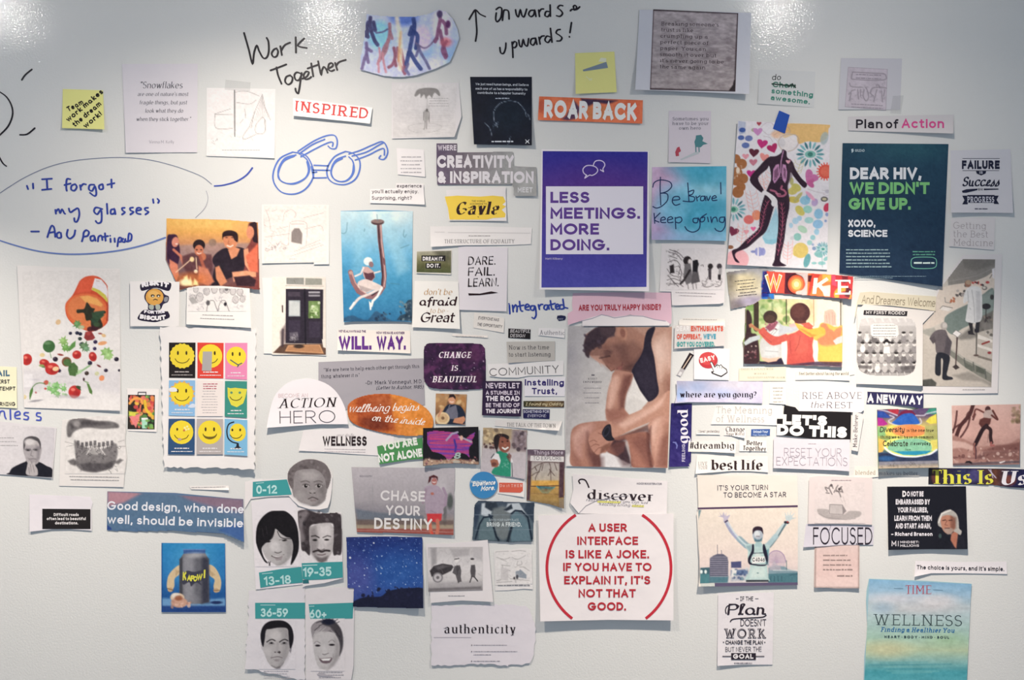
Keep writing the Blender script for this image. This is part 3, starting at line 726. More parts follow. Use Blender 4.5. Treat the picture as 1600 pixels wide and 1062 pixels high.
c.fine(1, 774, 798, 154.5, 5, 2, 'aab2c2'); c.fine(1, 768, 802, 222, 5, 2.5, 'c8ced8', 0); c.lines("821,218 827,224|827,218 821,224|822,221 826,221", .9, 'd8dce4', 'emblem')
c = Clip('cartoon_clipping', 'pencil cartoon of a figure standing under a lone palm tree', 'cartoon', t1("848,514 1268,518 1284,730 1240,855 848,866"), 'dcd8da', (0,0,1,4))
p = Pic(t1("862,525 1255,528 1250,690 1235,840"), 'dad7d9') if 0 else Pic("614,131 714,132 711,212 614,214", 'dad7d9')
p.grad('dedadb','d4d0d2','d8d4d4').noise(14,.03,seed=6)
for k in range(30): y = 172+k*1.3; p.line([(R.uniform(614,650),y),(R.uniform(665,711),y+R.uniform(-.5,.5))], .6, 'b4b0b2', 1, .35)
p.poly(t1("990,598 1010,560 1070,548 1130,555 1150,585 1145,600 1120,580 1108,590 1100,612 1085,595 1070,605 1062,618 1050,590 1030,612 1026,585 1005,600"), '8a8686', 1.2)
p.scrib([t1("1072,610 1070,660 1066,690"), t1("1080,660 1084,770")], .8, '9a9696', .7).poly(t1("1050,695 1075,690 1080,740 1070,765 1052,760"), 'a29e9e', 1.5).ell(667,172,2,2.4,'6e6a6a').scrib([t1("1048,700 1046,750"), t1("1056,760 1054,800 1048,806"), t1("1066,765 1066,804"), t1("1055,690 1080,700 1082,760")], 1, '6a6666', .8)
p.scrib([t1("950,790 1000,775 1100,770 1160,790 1120,820 1020,830 960,812 950,790")], .7, 'aaa6a6', .6)
c.pic(p); c.fine(4, 669, 702, 154, 4, 1.1, 'b0acae', .2, al='c'); c.ell(686,160,0.4,0.4,'b0acae')
c = Clip('headline_strip', 'orange strip with big white capitals roar back', 'clipping', t2("170,602 818,626 814,772 162,750"), 'c86a48', (0,0,2,2), gloss=True, tint=1.1)
p = Pic(t2("170,602 818,626 814,772 162,750"), 'cf6c48'); p.noise(14,.05,seed=2).poly(t2("430,615 660,628 600,650 520,640 480,665 440,640"), '3a2540', 3).poly(t2("390,630 430,680 400,740 350,752 310,745 340,720"), '3c2c50', 3, .85).poly(t2("460,660 620,665 640,740 480,740"), 'b07848', 6, .5).poly(t2("720,640 800,640 800,760 730,760"), 'd45c40', 6, .6).ell(846,165,5,10,'b4543c',4)
c.pic(p)
c.text('ROAR', 849.5, 183.5, 28, 919, 'dad4da', 'sans', .25, ang=2, tr=.1); c.text('BACK', 926, 186, 27, 995, 'dad4da', 'sans', .25, ang=2, tr=.1)
c = Clip('printed_sheet', 'white sheet with crossed-out green word and handwritten do above something awesome', 'clipping', "1186,108 1274,112 1272,168 1184,162", 'c6c7c8', (0,0,1,0), tint=1.05)
c.text('do', 1206, 125, 9, 1220, '131418', 'hand', .12, sl=.1); c.text('Chew', 1207, 136, 8.6, 1243, '2e6a58', 'sans', .2, ang=3); c.lines("1206,131 1225,133 1243,134|1232,136 1238,131 1243,137", 2, '143028', 'pen_stroke')
c.text('something', 1205, 145.5, 8.4, 1270, '3a8070', 'sans', .2, ang=6); c.text('awesome.', 1204, 156, 8, 1265, '3a8070', 'sans', .2, ang=6.5)
c = Clip('cartoon_clipping', 'small lilac cartoon of stooping figures under a lettered cloud', 'cartoon', t3("456,362 838,366 826,686 440,684"), 'c2c1c8', (1,0,1,0), tint=1.02)
p = Pic(t3("500,418 748,432 738,690 480,668"), 'bdb4bf'); p.noise(10,.03,seed=3).line(t3("500,418 748,432 738,690 480,668 500,418"), .9, '9a929e')
p.scrib([t3(x) for x in "530,450 720,460|530,450 522,480 540,496 720,500 735,470 720,460|510,520 520,540 560,545 590,545|560,560 566,620|520,580 510,625|505,590 520,570 545,560|580,560 578,600|600,560 595,600 612,630 628,610 622,570 610,545|660,600 640,580 655,550 700,545 740,550|680,560 660,635|710,570 715,635|700,550 690,530 676,535|730,560 722,600".split('|')], 1.5, '807884', .8).doodle(24,(1325,130,1385,158),'88808e',1,4,5)
c.pic(p); c.fine(2, 1336, 1380, 117, 5.5, 1.7, '8e8692', .1, al='c', ang=2); c.fine(2, 1330, 1380, 163, 4.5, 1.5, '8e8692', .2, ang=3)
c = Clip('headline_strip', 'strip reading plan of action, the last word in magenta', 'clipping', t3("500,728 1160,716 1158,834 502,816"), 'cdc9cc', (0,0,1,7), tint=1.0)
c.text('Plan', 1337.5, 200.5, 14, 1379, '1c1424', 'sans', .19); c.text('of', 1384, 200.5, 14, 1404, '1c1424', 'sans', .19); c.text('Action', 1408.5, 200, 14.5, 1475, 'd04a8c', 'sans', .19)
c.tape(t3("780,600 848,596 830,712 764,708"))
c = Clip('printed_card', 'small card with red girl casting a teal caped shadow under a hero saying', 'clipping', t2("980,692 1244,694 1240,1020 978,1012"), 'd2cad4', (0,0,2,1))
for i, (t, a, b) in enumerate((('Sometimes you',1051,1107), ('have to be your',1050.5,1107), ('own hero',1061,1095))): c.text(t, a, 188+i*7.2, 5.2, b, '6c6a78', 'slab', .13)
c.poly(t2("1150,846 1182,842 1196,862 1190,882 1224,898 1196,904 1180,920 1146,918 1140,886 1148,866"), '4a8088', 'caped_shadow'); c.lines([t2("1148,916 1150,950"), t2("1168,918 1170,950")], 1.6, '4a8088', 'caped_shadow'); c.poly(t2("1048,996 1140,952 1170,948 1168,960 1060,1000"), 'b9c0c6', 'shadow_path')
c.poly(t2("1032,922 1046,916 1056,944 1042,954 1044,974 1024,976 1020,950"), 'b04456', 'red_girl')
# ================================================================ upper middle band
m1 = tile(600, 420, 5.31); m2 = tile(1030, 560, 5.31); m3 = tile(720, 640, 5.056); m4 = tile(1030, 420, 5.31)
def face(p, cx, cy, w, h, skin, dark, hair=None, hairc='201a1c', look=0, smile=0, soft=1.2):
    """small printed face seen from the front: head oval, hair cap, brows, eyes, nose and mouth"""
    if hair != 'none': p.ell(cx, cy-h*.12, w*.56, h*.50, hairc, soft)
    p.ell(cx+look, cy+h*.06, w*.46, h*.46, skin, soft).ell(cx+look+w*.2, cy+h*.08, w*.22, h*.36, dark, w*.3, a=.45)
    for s in (-1, 1):
        p.ell(cx+look+s*w*.18, cy-h*.02, w*.10, h*.035, hairc, .8, a=.85); p.line([(cx+look+s*w*.09, cy-h*.10), (cx+look+s*w*.28, cy-h*.11)], max(.7, h*.03), hairc, .9, .8)
    p.line([(cx+look, cy), (cx+look-w*.04, cy+h*.15), (cx+look+w*.05, cy+h*.16)], max(.7, h*.03), dark, 1, .9)
    p.line([(cx+look-w*.15, cy+h*.26-smile), (cx+look, cy+h*.29), (cx+look+w*.15, cy+h*.26-smile)], max(.8, h*.04), '7a3a3a' if smile >= 0 else dark, 1, .9, 1)
c = Clip('printed_note', 'small faint grey-printed slip between the palm cartoon and the surprising-right clipping', 'clipping', t1("878,925 1050,935 1058,1105 886,1090"), 'e4e0e2', (0,0,1,1))
c.fine(5, 625, 660, 246, 6, 1.8, 'a8a4aa', .15, al='c')
c = Clip('headline_clipping', 'grey and purple clipping shouting creativity and inspiration in white capitals', 'clipping', t1("1128,896 1256,898 1256,952 1590,950")+t2("0,950 8,955 10,1040 150,1045")+u2("152,262 14,262 10,212")+u1("1600,190 1132,192"), '78707c', (0,0,2,3), tint=1.0, wob=.5)
p = Pic("682,224 838,306", '7a727c', 1.6); p.grad('5e5068','746c74','98989a','a2a2a2', ax='h').noise(16,.05,seed=3); c.pic(p, mask=c.P)
c.text('WHERE', 684, 235, 8.5, 713, 'cfc8d2', 'sans', .2); c.text('CREATIVITY', 683, 262, 19.5, 803, 'd8d4da', 'sans', .25, tr=.1); c.text('& INSPIRATION', 684, 286, 18.5, 834, 'd8d4da', 'sans', .25, tr=.1); c.text('MEET', 809, 300.5, 8, 832, 'd0d0d4', 'sans', .2)
c = Clip('text_strip', 'torn-edged strip whose last line asks surprising, right', 'clipping', u1("876,184 1046,188 1055,318 712,308 714,222 874,216"), 'ebe5e6', (0,2,2,3))
c.text('experience', 620, 293, 5.6, 659, '5a5056', 'round', .16); c.text("you'll actually enjoy.", 581, 301.7, 5.8, 653.5, '5a5056', 'round', .16); c.text('Surprising, right?', 581, 312, 6, 643.5, '5a5056', 'round', .16)
c = Clip('headline_clipping', 'clipping of a yellow brush stroke under a black high-contrast italic title', 'clipping', u1("1188,228 1560,206 1566,420 1206,418"), 'dfdbdc', (0,2,2,3))
c.poly(u1("1180,268 1260,262 1400,268 1480,262 1545,268 1560,300 1540,318 1562,330 1535,350 1560,376 1556,398 1480,402 1440,412 1210,412 1200,340 1188,300"), 'e8c850', 'yellow_brush_stroke'); c.text('Gayle', 711.5, 335, 19.5, 779, '2a1418', 'didone', .36, sl=.2, tr=.06); c.text('THE WORLD', 737, 315.5, 2.8, 758, '6a5a30', 'sans', .2); c.text('ACCORDING TO', 734, 319.8, 2.8, 761, '6a5a30', 'sans', .2)
c = Clip('headline_strip', 'long thin strip about the structure of equality in faded serif capitals', 'clipping', u1("1088,455 1300,452")+u2("126,462 118,565")+u1("1600,570 1300,572 1092,582"), 'e6e2e2', (1,0,4,1))
c.text('THE STRUCTURE OF EQUALITY', 694.5, 379.8, 6, 804, '6a6468', 'serif', .14, sl=0); c.fine(1, 732, 766, 369, 4, 1.4, 'a09c9c', 0); c.lines("679,362.5 695,362.5|700,363 829,364", .5, 'c4c0c0', 'rule')
# purple poster
c = Clip('poster', 'purple poster reading less meetings more doing in a white panel', 'poster', '846,233 1014,236 1014,455 843,452', 'e8e4ee', (0,0,12,12), gloss=True)
p = Pic('848,236 1012,237 1010,448 846,449','4a3a9a', 2); p.grad('2c2890','4a2f88','4a3896','423c98','4a4aa4').noise(30,.015,seed=3).ell(935,290,60,30,'5a2f86',40,a=.5); c.pic(p, 'printed_background')
c.rect(853,291,1005,397,'dedbe8', 'white_panel')
for i,(t,x1) in enumerate((('LESS',921),('MEETINGS.',1000),('MORE',936),('DOING.',952))): c.text(t,860,317+i*24.7,17.5,x1,'5c3c8e',wt=.23, tr=.12)
c.line(smooth(pts("917,274 912,270 911,264 916,259 924,258.5 931,261 934,266 931,271 925,274 921,273.5 914,278 916,274"),4), 1.6, 'd4cae4', 'speech_bubble'); c.line(smooth(pts("927,258 930,252 937,250.5 943,253 945,258 942,264 943,268 938,265"),4), 1.6, 'd4cae4', 'speech_bubble')
c.text('Matt Kilbany', 852, 405.5, 3.2, 879, 'b8b0d0', 'sans', .2)
c = Clip('watercolour_card', 'blue and pink watercolour square with hand-lettered be brave keep going', 'card', u2("876,84 1340,78 1338,545 872,538"), '8cc4dc', (0,0,5,5))
p = Pic(u2("876,84 1340,78 1338,545 872,538"), '8cc4dc', 1.6); p.grad('c0a8c8','7ab8d4','5cb0cc','62acc8', ax='h')
p.ell(1035,275,30,22,'c4a8c8',22).ell(1022,360,26,20,'b29ac4',22,a=.8).ell(1095,265,40,12,'3c9cbc',16,a=.8).ell(1100,300,36,10,'a8d4e6',14,a=.8).ell(1080,330,50,26,'3e9cbe',24,a=.65).ell(1110,372,36,10,'98c0e0',14,a=.8).ell(1050,370,30,8,'a0b4dc',12,a=.6).ell(1052,315,24,30,'84bedb',18,a=.5).noise(14,.06,seed=4)
c.pic(p)
c.lines([smooth(u2(x),4) for x in "928,146 926,220 930,322|880,210 890,180 930,164 985,176 998,205 970,235 930,248|930,246 970,252 972,290 940,325 905,340 880,330|1004,290 1046,286 1040,268 1010,272 1002,300 1020,322 1050,314|1098,182 1102,230 1106,302|1100,240 1135,228 1128,252 1106,262 1140,272 1136,296 1108,300 1068,296|1150,264 1158,296|1156,276 1176,262|1204,266 1182,268 1180,292 1200,290 1206,266 1212,294|1216,266 1226,292 1240,264|1250,280 1276,274 1268,262 1250,274 1254,292 1282,290|1304,180 1306,252|888,372 892,436|926,370 890,410 920,428|932,416 958,410 950,396 932,404 932,428 962,430|976,414 1004,406 994,394 974,404 976,430 1008,428|1020,398 1024,470|1022,404 1052,396 1062,416 1046,432 1024,428|1160,404 1134,406 1134,428 1158,430 1164,402 1176,440 1165,475 1130,490 1096,478 1080,455|1192,400 1178,404 1180,426 1200,420 1204,398 1186,396 1216,376|1222,396 1228,426|1242,394 1248,430 1256,404 1276,398 1284,424|1326,396 1300,400 1298,424 1322,428 1330,396 1332,450 1310,484 1280,480 1268,466".split('|')], 1.7, '142c5c', 'hand_lettering')
# anatomy poster
an = tile(1130, 175, 4.249)
c = Clip('poster', 'white flower-covered poster of a dark running figure with pink lungs and organs', 'poster', an("98,58 710,82 690,1046 26,1012"), 'e6e2e6', (7,0,6,2), gloss=True)
p = Pic(an("98,58 710,82 690,1046 26,1012"), 'e2dee4', 1.0)
def heart(x, y, r, col, ang=0):
    t = math.radians(ang); P = []
    for k in range(16):
        a = 2*math.pi*k/16; hx = r*math.sin(a)**3*1.05; hy = -r*(0.85*math.cos(a)-.33*math.cos(2*a)-.13*math.cos(3*a)); P.append((x+hx*math.cos(t)-hy*math.sin(t), y+hx*math.sin(t)+hy*math.cos(t)))
    p.poly(P, col, .9)
def daisy(x, y, r0, r1, n, c1, c2, c3):
    for k in range(n):
        a = 2*math.pi*k/n; p.ell(x+(r0+r1)/2*math.cos(a)*1.1, y+(r0+r1)/2*math.sin(a), (r1-r0)/2*1.05, (r1-r0)*.17, c1[k % len(c1)], .8, math.degrees(a))
    p.ell(x, y, r0*.95, r0*.62, c2, 1); p.ell(x, y, r0*.45, r0*.4, c3, 1)
def coral(x, y, h, col, lean=0, n=5):
    p.line([(x, y), (x+lean*h*.5, y-h*.5), (x+lean*h, y-h)], .9, col, .8, .8, 1)
    for k in range(n):
        b = y-h*(.2+.15*k); bx = x+lean*h*(.2+.15*k)
        for s in (-1, 1): p.line([(bx, b), (bx+s*h*.18, b-h*.1), (bx+s*h*.22, b-h*.26)], .8, col, .8, .75, 1)
P_ = lambda s: an(s)
p.poly(P_("440,75 708,85 700,110 690,170 640,200 560,195 500,210 480,150 400,170 400,90"), 'e0b878').ell(1144+1,190,1,1,'e0b878')
p.ell(1288,216,6,10,'a4b4b8',1.5,15,.8)
for s_, col in (("100,58 150,66 145,140 110,150 98,120",'6c84b4'),): p.poly(P_(s_), col, a=.35)
for x, y, r, col in ((1160,203,5,'3c58a0'),(1158,215,5,'4c64a8'),(1170,216,6,'6878b0'),(1165,227,6,'5c70ac'),(1178,203,4,'a8a890')): p.ell(x,y,r,r*.75,col,1)
for x, y, r, col, a in ((1184,205,7,'c88ac0',0),(1186,193,3.5,'a83c4c',0),(1191,224,8,'c02a78',10),(1207,231,8,'b02060',-20),(1178,238,7.5,'5a1830',5),(1177,253,6,'c4788c',0),(1165,244,5,'e49aa8',0),(1194,245,7,'e4908c',15),(1174,271,7,'c42c84',0),(1146,361,8,'7a2c48',20),(1231,252,5,'d87c9c',0),(1267,276,11,'c470a4',40),(1267,286,7,'c06094',90),(1170,345,4,'e48aa4',0),(1177,357,4,'e86ca0',0),(1199,361,4,'b87888',0),(1166,362,4,'e49aa8',0)): heart(x,y,r,col,a)
for x, y, r in ((1150,248,7),(1159,256,8),(1151,270,9),(1161,279,8),(1150,284,6),(1153,300,9),(1158,292,7)): p.ell(x,y,r,r,'a4683c',1)
p.ell(1153,266,3,5,'e8d8c8',1).doodle(6,(1148,258,1158,282),'e8dccc',1.2,2,3)
p.ell(1141,386,5,3,'8c5a40',1)
daisy(1266,241,9,20,16,['5c98a0','7cb4bc','38707c'],'7cb8b0','3c7c74'); daisy(1146,327,8,18,16,['6ca8b4','88bcc4','4c7c88'],'8cc4b0','3c8470'); daisy(1286,389,4,11,18,['6ca4ac','8cbcc4'],'8cc4bc','3c8c88')
p.ell(1290,268,11,11,'dc5848',1).ell(1290,268,8,8,'e06c58',1)
for k in range(18): a = k*math.pi/9; p.line([(1290+10*math.cos(a),268+10*math.sin(a)),(1290+13.5*math.cos(a),268+13.5*math.sin(a))],1.8,'dc5848',.8)
p.ell(1170,343,8,7,'e07470',1).ell(1182,336,7,8,'e89070',1).ell(1292,324,5,7,'c43c5c',1,20).ell(1152,405,18,16,'eca0a8',2,0,.75).ell(1251,391,12,12,'d8c070',1).ell(1243,396,4,4,'d8c070',1)
p.poly(P_("350,630 372,720 360,860 330,878 280,872 258,830 300,760"), '9ccadc', 2, .9).poly(P_("262,830 300,850 360,838 350,870 320,878 280,872"), '84bcd0', 1.5, .8)
for x, y, rx, ry, col, a in ((1244,293,8,6,'c4bc60',30),(1240,312,9,5,'c8b44c',10),(1250,329,6,9,'c8bc5c',-40),(1237,283,3,6,'b4b070',0),(1247,308,10,3,'b8b070',-50),(1239,298,8,6,'c8bc64',-20),(1258,313,8,7,'8cc0d8',0),(1263,307,4,6,'7cb0d0',0),(1262,327,7,6,'94ccc0',10),(1279,334,7,8,'88bcdc',0),(1264,344,7,5,'9ccccc',0),(1278,350,8,7,'88b8dc',0),(1254,358,8,5,'a8ccb4',30),(1246,370,6,6,'84bcb4',20),(1243,345,5,5,'a8cce0',0),(1249,341,4,4,'a0c4dc',0),(1276,362,4,5,'9cc8e0',0),(1270,371,4,4,'8cc0c8',0),(1236,352,3,4,'a8cce0',0),(1265,379,4,4,'98c8c8',0),(1292,335,2.5,3,'8c9cc8',0),(1290,345,2,2,'7c94c4',0),(1261,407,5,11,'5c9ca4',15),(1279,398,7,4,'7cb4b4',20),(1291,404,5,3,'84bcbc',-30),(1284,411,6,3,'84bcbc',0),(1272,411,4,2,'84bcbc',0),(1238,372,3,3,'c8c8d0',0),(1273,316,5,6,'b8a0cc',20),(1266,306,3,10,'e4a4c0',-45),(1293,299,4,3,'c0bcc8',0),(1186,393,7,7,'8c90c8',0),(1192,393,4,6,'8c90c8',0),(1177,393,4,2,'7c84bc',0),(1272,388,3,3,'7c94b8',0),(1270,382,2,2,'98a8cc',0),(1280,382,2,2,'8ca8c8',0)): p.ell(x,y,rx,ry,col,1,a,.92)
p.line(P_("232,896 232,962"), 2, 'e2dee4'); p.ell(1288,311,5.5,4,'504c50',1).ell(1288,311,3.6,2.2,'c8c0a0',1)
coral(1200,305,40,'e0a8a4',.2,5); coral(1180,340,42,'e0a4a0',-.2,5); coral(1158,385,34,'e8aca8',.1,5); coral(1230,412,34,'e8a4a4',.05,5); coral(1243,280,34,'c8c090',.3,4); coral(1196,300,30,'e8b0a8',-.2,4)
p.line(P_("655,920 658,1030"), .9, '7cb0b4').scrib([P_("370,200 340,170 360,140 400,150 430,140 440,120 420,100 400,110"), P_("400,230 380,210 390,190"), P_("430,150 480,150 500,180 490,220 470,240"), P_("250,100 290,70 330,80 340,130 300,150 270,130 250,110"), P_("270,160 310,170 330,200"), P_("560,510 620,530 680,540"), P_("660,520 700,520 710,540 690,555 665,545")], .7, 'b4a4ac', .7)
p.ell(1221,223,6,7,'b8b8c4',2,0,.7).ell(1215,210,10,6,'e8b48c',3,0,.7)
D = '2c1428'
p.ell(1229,222,15,15,'e6dcd8',3,0,.45).line(P_('395,255 372,225 368,190 385,165 420,150 470,150 500,175 498,215 470,248 430,262'), 1, 'b8a090', .9, .8, 1).line(P_('340,150 380,130 440,140 440,110 400,90 340,100'), .9, 'b8907c', .9, .6, 1)
p.poly(P_("395,248 420,262 425,300 460,330 480,380 520,440 556,476 545,502 520,490 470,430 448,400 440,450 428,500 440,580 438,640 420,730 405,850 380,960 382,995 418,1020 330,1022 340,980 350,900 365,760 360,600 340,620 290,780 230,840 160,900 90,930 80,960 108,998 80,990 60,940 62,916 100,900 150,850 232,776 240,720 250,640 272,560 300,490 318,440 306,360 290,380 232,440 270,520 250,532 176,450 240,360 300,300 350,292 385,270"), D, .9)
p.poly(P_("430,330 462,350 460,420 444,460 430,480 436,600 438,640 420,560"), '4a3440', 3, .5)
p.poly(P_("258,530 280,522 340,560 360,590 355,615 330,626 318,610 320,590 290,556 262,545"), 'e8e4e8', .8)
PK = 'c08cb4'
p.line(P_("400,258 392,290 384,330 382,400"), 1.5, PK, .8).poly(P_("370,345 378,420 360,450 340,475 328,450 332,380 350,350"), PK, .8).poly(P_("395,345 415,350 425,400 420,450 410,472 395,450 388,410"), PK, .8).poly(P_("365,360 370,420 350,450 338,455 338,390"), '5c3450', .8,.7).poly(P_("400,365 415,380 416,440 400,440"), '5c3450', .8,.7)
p.doodle(16,(1211,262,1227,280),PK,.8,2.5,5,.7)
heart(1231.5,252.5,3.5,'e0a0b4'); p.line(P_("315,518 350,530 365,556 400,556 416,540 405,520 385,510 390,492"), 3, 'b0607c', .9, 1, 1).line(P_("350,540 380,545"), 2, 'c07890')
for seg in ("300,590 275,650 262,720 240,790 190,840 160,870", "385,600 395,680 392,760 380,850 362,950"):
    q = smooth(P_(seg), 6); p.line(q, .9, 'c0607c', .7, .9)
    for k in range(2, len(q)-1, 2):
        for s in (-1, 1): p.line([q[k], (q[k][0]+s*2.6, q[k][1]-2.6), (q[k][0]+s*3.4, q[k][1]-4.6)], .7, 'c0607c', .7, .8)
c.pic(p, 'illustration')
c = Clip('tape_piece', 'piece of blue painter tape on top of the running figure poster', 'tape', t3("70,690 136,718 106,834 30,804"), '1c4ca8', (0,0,0,0))
Q = ae = tile(1460, 390, 4.617)
c = Clip('magazine_page', 'page of two visitors seen from above in a museum laboratory display', 'photo', [(1505,398),(1566,397),(1559,614),(1500,615),(1440,614),(1441,500),(1462,466),(1463,455)], 'd8d4d6', (3,0,1,2), gloss=True)
p = Pic([(1441,404),(1555,405),(1549,604.5),(1441,603)], 'b0aca4', .95); Q = ae
p.grad('b8b4ae','c4bcb4','c8c0b8','bcb4ac','b8b0a8')
p.poly(Q("205,68 440,72 436,170 360,200 270,235 100,258 95,190"), '84807c', 1.5).poly(Q("205,68 440,72 436,110 300,150 210,130"), '706c68', 4, .8).line(Q("100,230 300,190 430,130"),1,'9c9894',1,.7)
p.poly(Q("-90,330 100,260 260,235 360,200 438,160 430,270 345,320 240,390 150,430 78,480 60,520 -90,560"), 'd0c4ba', 1.5).poly(Q("78,485 150,435 240,392 345,325 425,280 425,440 340,500 200,570 130,612 78,560"), '74807c', 1.5).poly(Q("345,330 425,285 425,440 345,480"),'84908c',2,.8)
p.blobs(10,(1492,445,1510,462),(1.4,3),['3c3838','5c5454','a8a09c'],3,1,.85).blobs(8,(1520,440,1536,446),(1.2,2.6),['8c2c30','3c3438','b04844'],4,.9,.9).blobs(5,(1484,465,1494,472),(1.4,2.4),['a85c3c','8c8480'],5,1,.85).ell(1543,441,3,2,'b04848',.9).ell(1538.5,450,4,3,'6c6864',1.2).ell(1538,449.5,2.4,1.8,'d4ccc4',1).poly(Q("36,430 60,405 130,420 105,445"),'dcd6d2',1).line(Q("40,425 60,405 130,420"),.9,'5c5854',.8).line(Q("75,345 80,380 115,385"),1,'7c7874',.8).poly(Q("415,140 436,130 432,210 418,200"),'dcd8dc',1.3).line(Q("400,205 415,180"),.9,'4c4848')
p.poly(Q("345,480 425,440 420,600 330,600 300,560"), '6c6864', 3).blobs(8,(1538,494,1551,512),(1.5,3),['4c4444','8c7c74','3c2c2c'],7,1.2,.8).ell(1541,478.5,7,4.6,'2c282c',1).line(Q("373,430 370,520"),1.4,'3c3838').line(Q("350,545 375,505 395,545"),1,'3c3838').ell(1550,464,3,4,'3c3838',1.2)
p.poly(Q("160,640 260,560 340,560 330,620 260,645 190,650"), '74706c', 4, .8).poly(Q("340,520 420,530 420,600 350,600"),'7c7874',3)
p.poly(Q("235,280 270,262 320,268 340,300 345,400 340,500 300,530 230,518 228,480 240,400 240,370 215,388 208,370 215,320"), 'd0d0d2', 1.2).poly(Q("300,300 330,300 338,500 300,525"), 'b0b0b4', 3, .7).scrib([Q("270,290 285,400 290,520"), Q("240,300 245,380"), Q("255,420 262,430")],.9,'8c8c90',.7).ell(1512.5,443,5,5.5,'8c6454',1.1).ell(1513.5,441,4.6,3.6,'a48c78',1).poly(Q("245,525 275,530 280,600 295,615 245,610 240,590 258,580"), '2c282c', 1.1).poly(Q("300,525 328,520 322,600 305,600 295,560"), '2c2a30', 1.1)
p.poly(Q("118,715 215,780 320,830 415,890 412,960 320,910 210,840 110,760"), '7c7c74', 1.5).poly(Q("120,712 215,778 320,828 415,888 415,900 318,842 210,790 116,722"), 'a8a49c', 1).scrib([Q("215,782 222,840"), Q("280,812 285,870"), Q("365,862 372,930")],1.6,'4c504c',.8).poly(Q("225,815 280,840 275,880 222,850"),'5c6058',1.5,.8).poly(Q("300,835 360,860 365,900 300,880"),'50544c',1.5,.8)
p.poly(Q("310,600 350,585 420,570 418,800 300,760"), 'b8b0a8', 1.5).poly(Q("315,610 420,650 418,670 312,640"),'dcd6d0',1).poly(Q("312,680 418,715 416,735 310,700"),'d8d2cc',1).poly(Q("312,760 416,790 414,806 312,776"),'807870',1).line(Q("305,580 302,750"),1.8,'54504c',1).line(Q("288,540 298,590"),1,'d0ccc8').ell(1525.5,516,3,3.6,'28242c',1).line(Q("345,680 395,662"),2.6,'8c3430',1).ell(1546,551,3,2,'8c3438',1).blobs(6,(1532,515,1549,528),(1.2,3),['c8c4c0','8c8884','5c5854'],2,1,.8).ell(1525,555,4,1.6,'5c4c48',1)
p.poly([(1441,440),(1476,420)]+Q("78,480 78,540 60,580 -20,620")+[(1441,520)], 'cfc4ba', 2,.0)
p.poly(Q("130,905 250,880 300,905 415,960 412,990 340,950 200,940"), '8c8680', 4, .8).poly(Q("-90,580 0,560 60,700 110,720 105,780 0,640 -90,600"), '90908a', 2,.6)
p.poly(Q("160,606 172,608 158,832 150,832"), '4c3c3c', 1).poly(Q("130,845 155,825 182,850 155,866"), '3c3434', 1).poly(Q("130,605 155,580 195,604 168,632"), 'e4e0e0', .9).line(Q("130,605 155,580 195,604 168,632 130,605"), .8, '7c7878',.8)
p.poly(Q("45,575 80,580 100,625 125,665 120,700 110,765 60,768 15,742 5,680 -10,660 -35,640 0,590"), '645c60', 1.3).poly(Q("90,620 125,665 118,700 105,760 70,740"), '4a444a', 2,.8).ell(1475,509,5.4,6.4,'a8a09c',1.1).ell(1476,508,3.5,4,'c0bab6',1.5).poly(Q("-35,640 0,620 10,660 -10,680"),'544c50',1.3)
p.poly(Q("20,745 108,765 100,850 90,905 128,920 128,936 62,936 58,880 62,800 48,790 45,900 10,900 5,850"), '24242c', 1.2).poly(Q("-95,940 -20,930 15,960 10,985 -95,990"),'4c4c48',2)
c.pic(p, mask=[(1505,404),(1556,404),(1550,606),(1440,606),(1441,505),(1461,470),(1468,452)]); c.fine(1, 1504, 1540, 609, 3, 1.2, 'a8a4a4', 0)
c = Clip('poster', 'dark teal science poster with white and green dear HIV headline', 'poster', t3("470,894 1128,900 1122,965")+u3("1100,480 1088,830 446,746 462,60"), '1e4458', (0,0,2,7), gloss=True)
p = Pic("1316.5,223.5 1482,225 1472,447.5 1311.5,426", '1a364e', 2.2); p.grad('183e54','1a3a52','18324c','182c46').ell(1420,232,60,18,'2c5c68',24,a=.6).noise(26,.02,seed=6); c.pic(p, 'printed_background')
for t,x,y,h,x1,col in (('DEAR HIV,',1328,280,18.5,1440,'e2e4ec'),('WE DIDN\'T',1327,303,18.5,1452,'7cc07c'),('GIVE UP.',1326,327.5,18.5,1423,'7cc07c'),('XOXO,',1325,354.5,11.5,1368,'dfe2ea'),('SCIENCE',1325,370,11,1386.5,'dfe2ea')): c.text(t,x,y,h,x1,col,'sans',.25,tr=.08)
c.fine(6, 1322, 1394, 391, 5.3, 2, '8aa4ac', .12); c.fine(1, 1335, 1455, 432, 3, 1.1, '7890a0', .1); c.fine(1, 1335, 1396, 434.5, 3, 1.1, '7890a0', .1); c.fine(2, 1425, 1462, 394, 4.5, 2, '5c9c88', .1, al='c')
c.line(smooth([(1443.5+20*math.copysign(abs(math.cos(a))**.5, math.cos(a)), 410.5+9*math.copysign(abs(math.sin(a))**.6, math.sin(a))) for a in [k*math.pi/10 for k in range(21)]], 2), 1.2, '6cb09c', 'oval_frame'); c.fine(1, 1428, 1460, 412, 3, 3, 'c8dcd8', 0)
c.text('GILEAD', 1336, 237, 4, 1351, 'b8c8d0', 'sans', .2); c.poly("1330,233 1333,232 1334,236 1331,239", 'b8c8d0', 'emblem')
c = Clip('printed_sheet', 'pale sheet proclaiming failure is success in progress in navy', 'paper sheet', t3("1140,940 1516,932")+u3("1532,370 1144,368"), 'd0cfd6', (0,0,7,6))
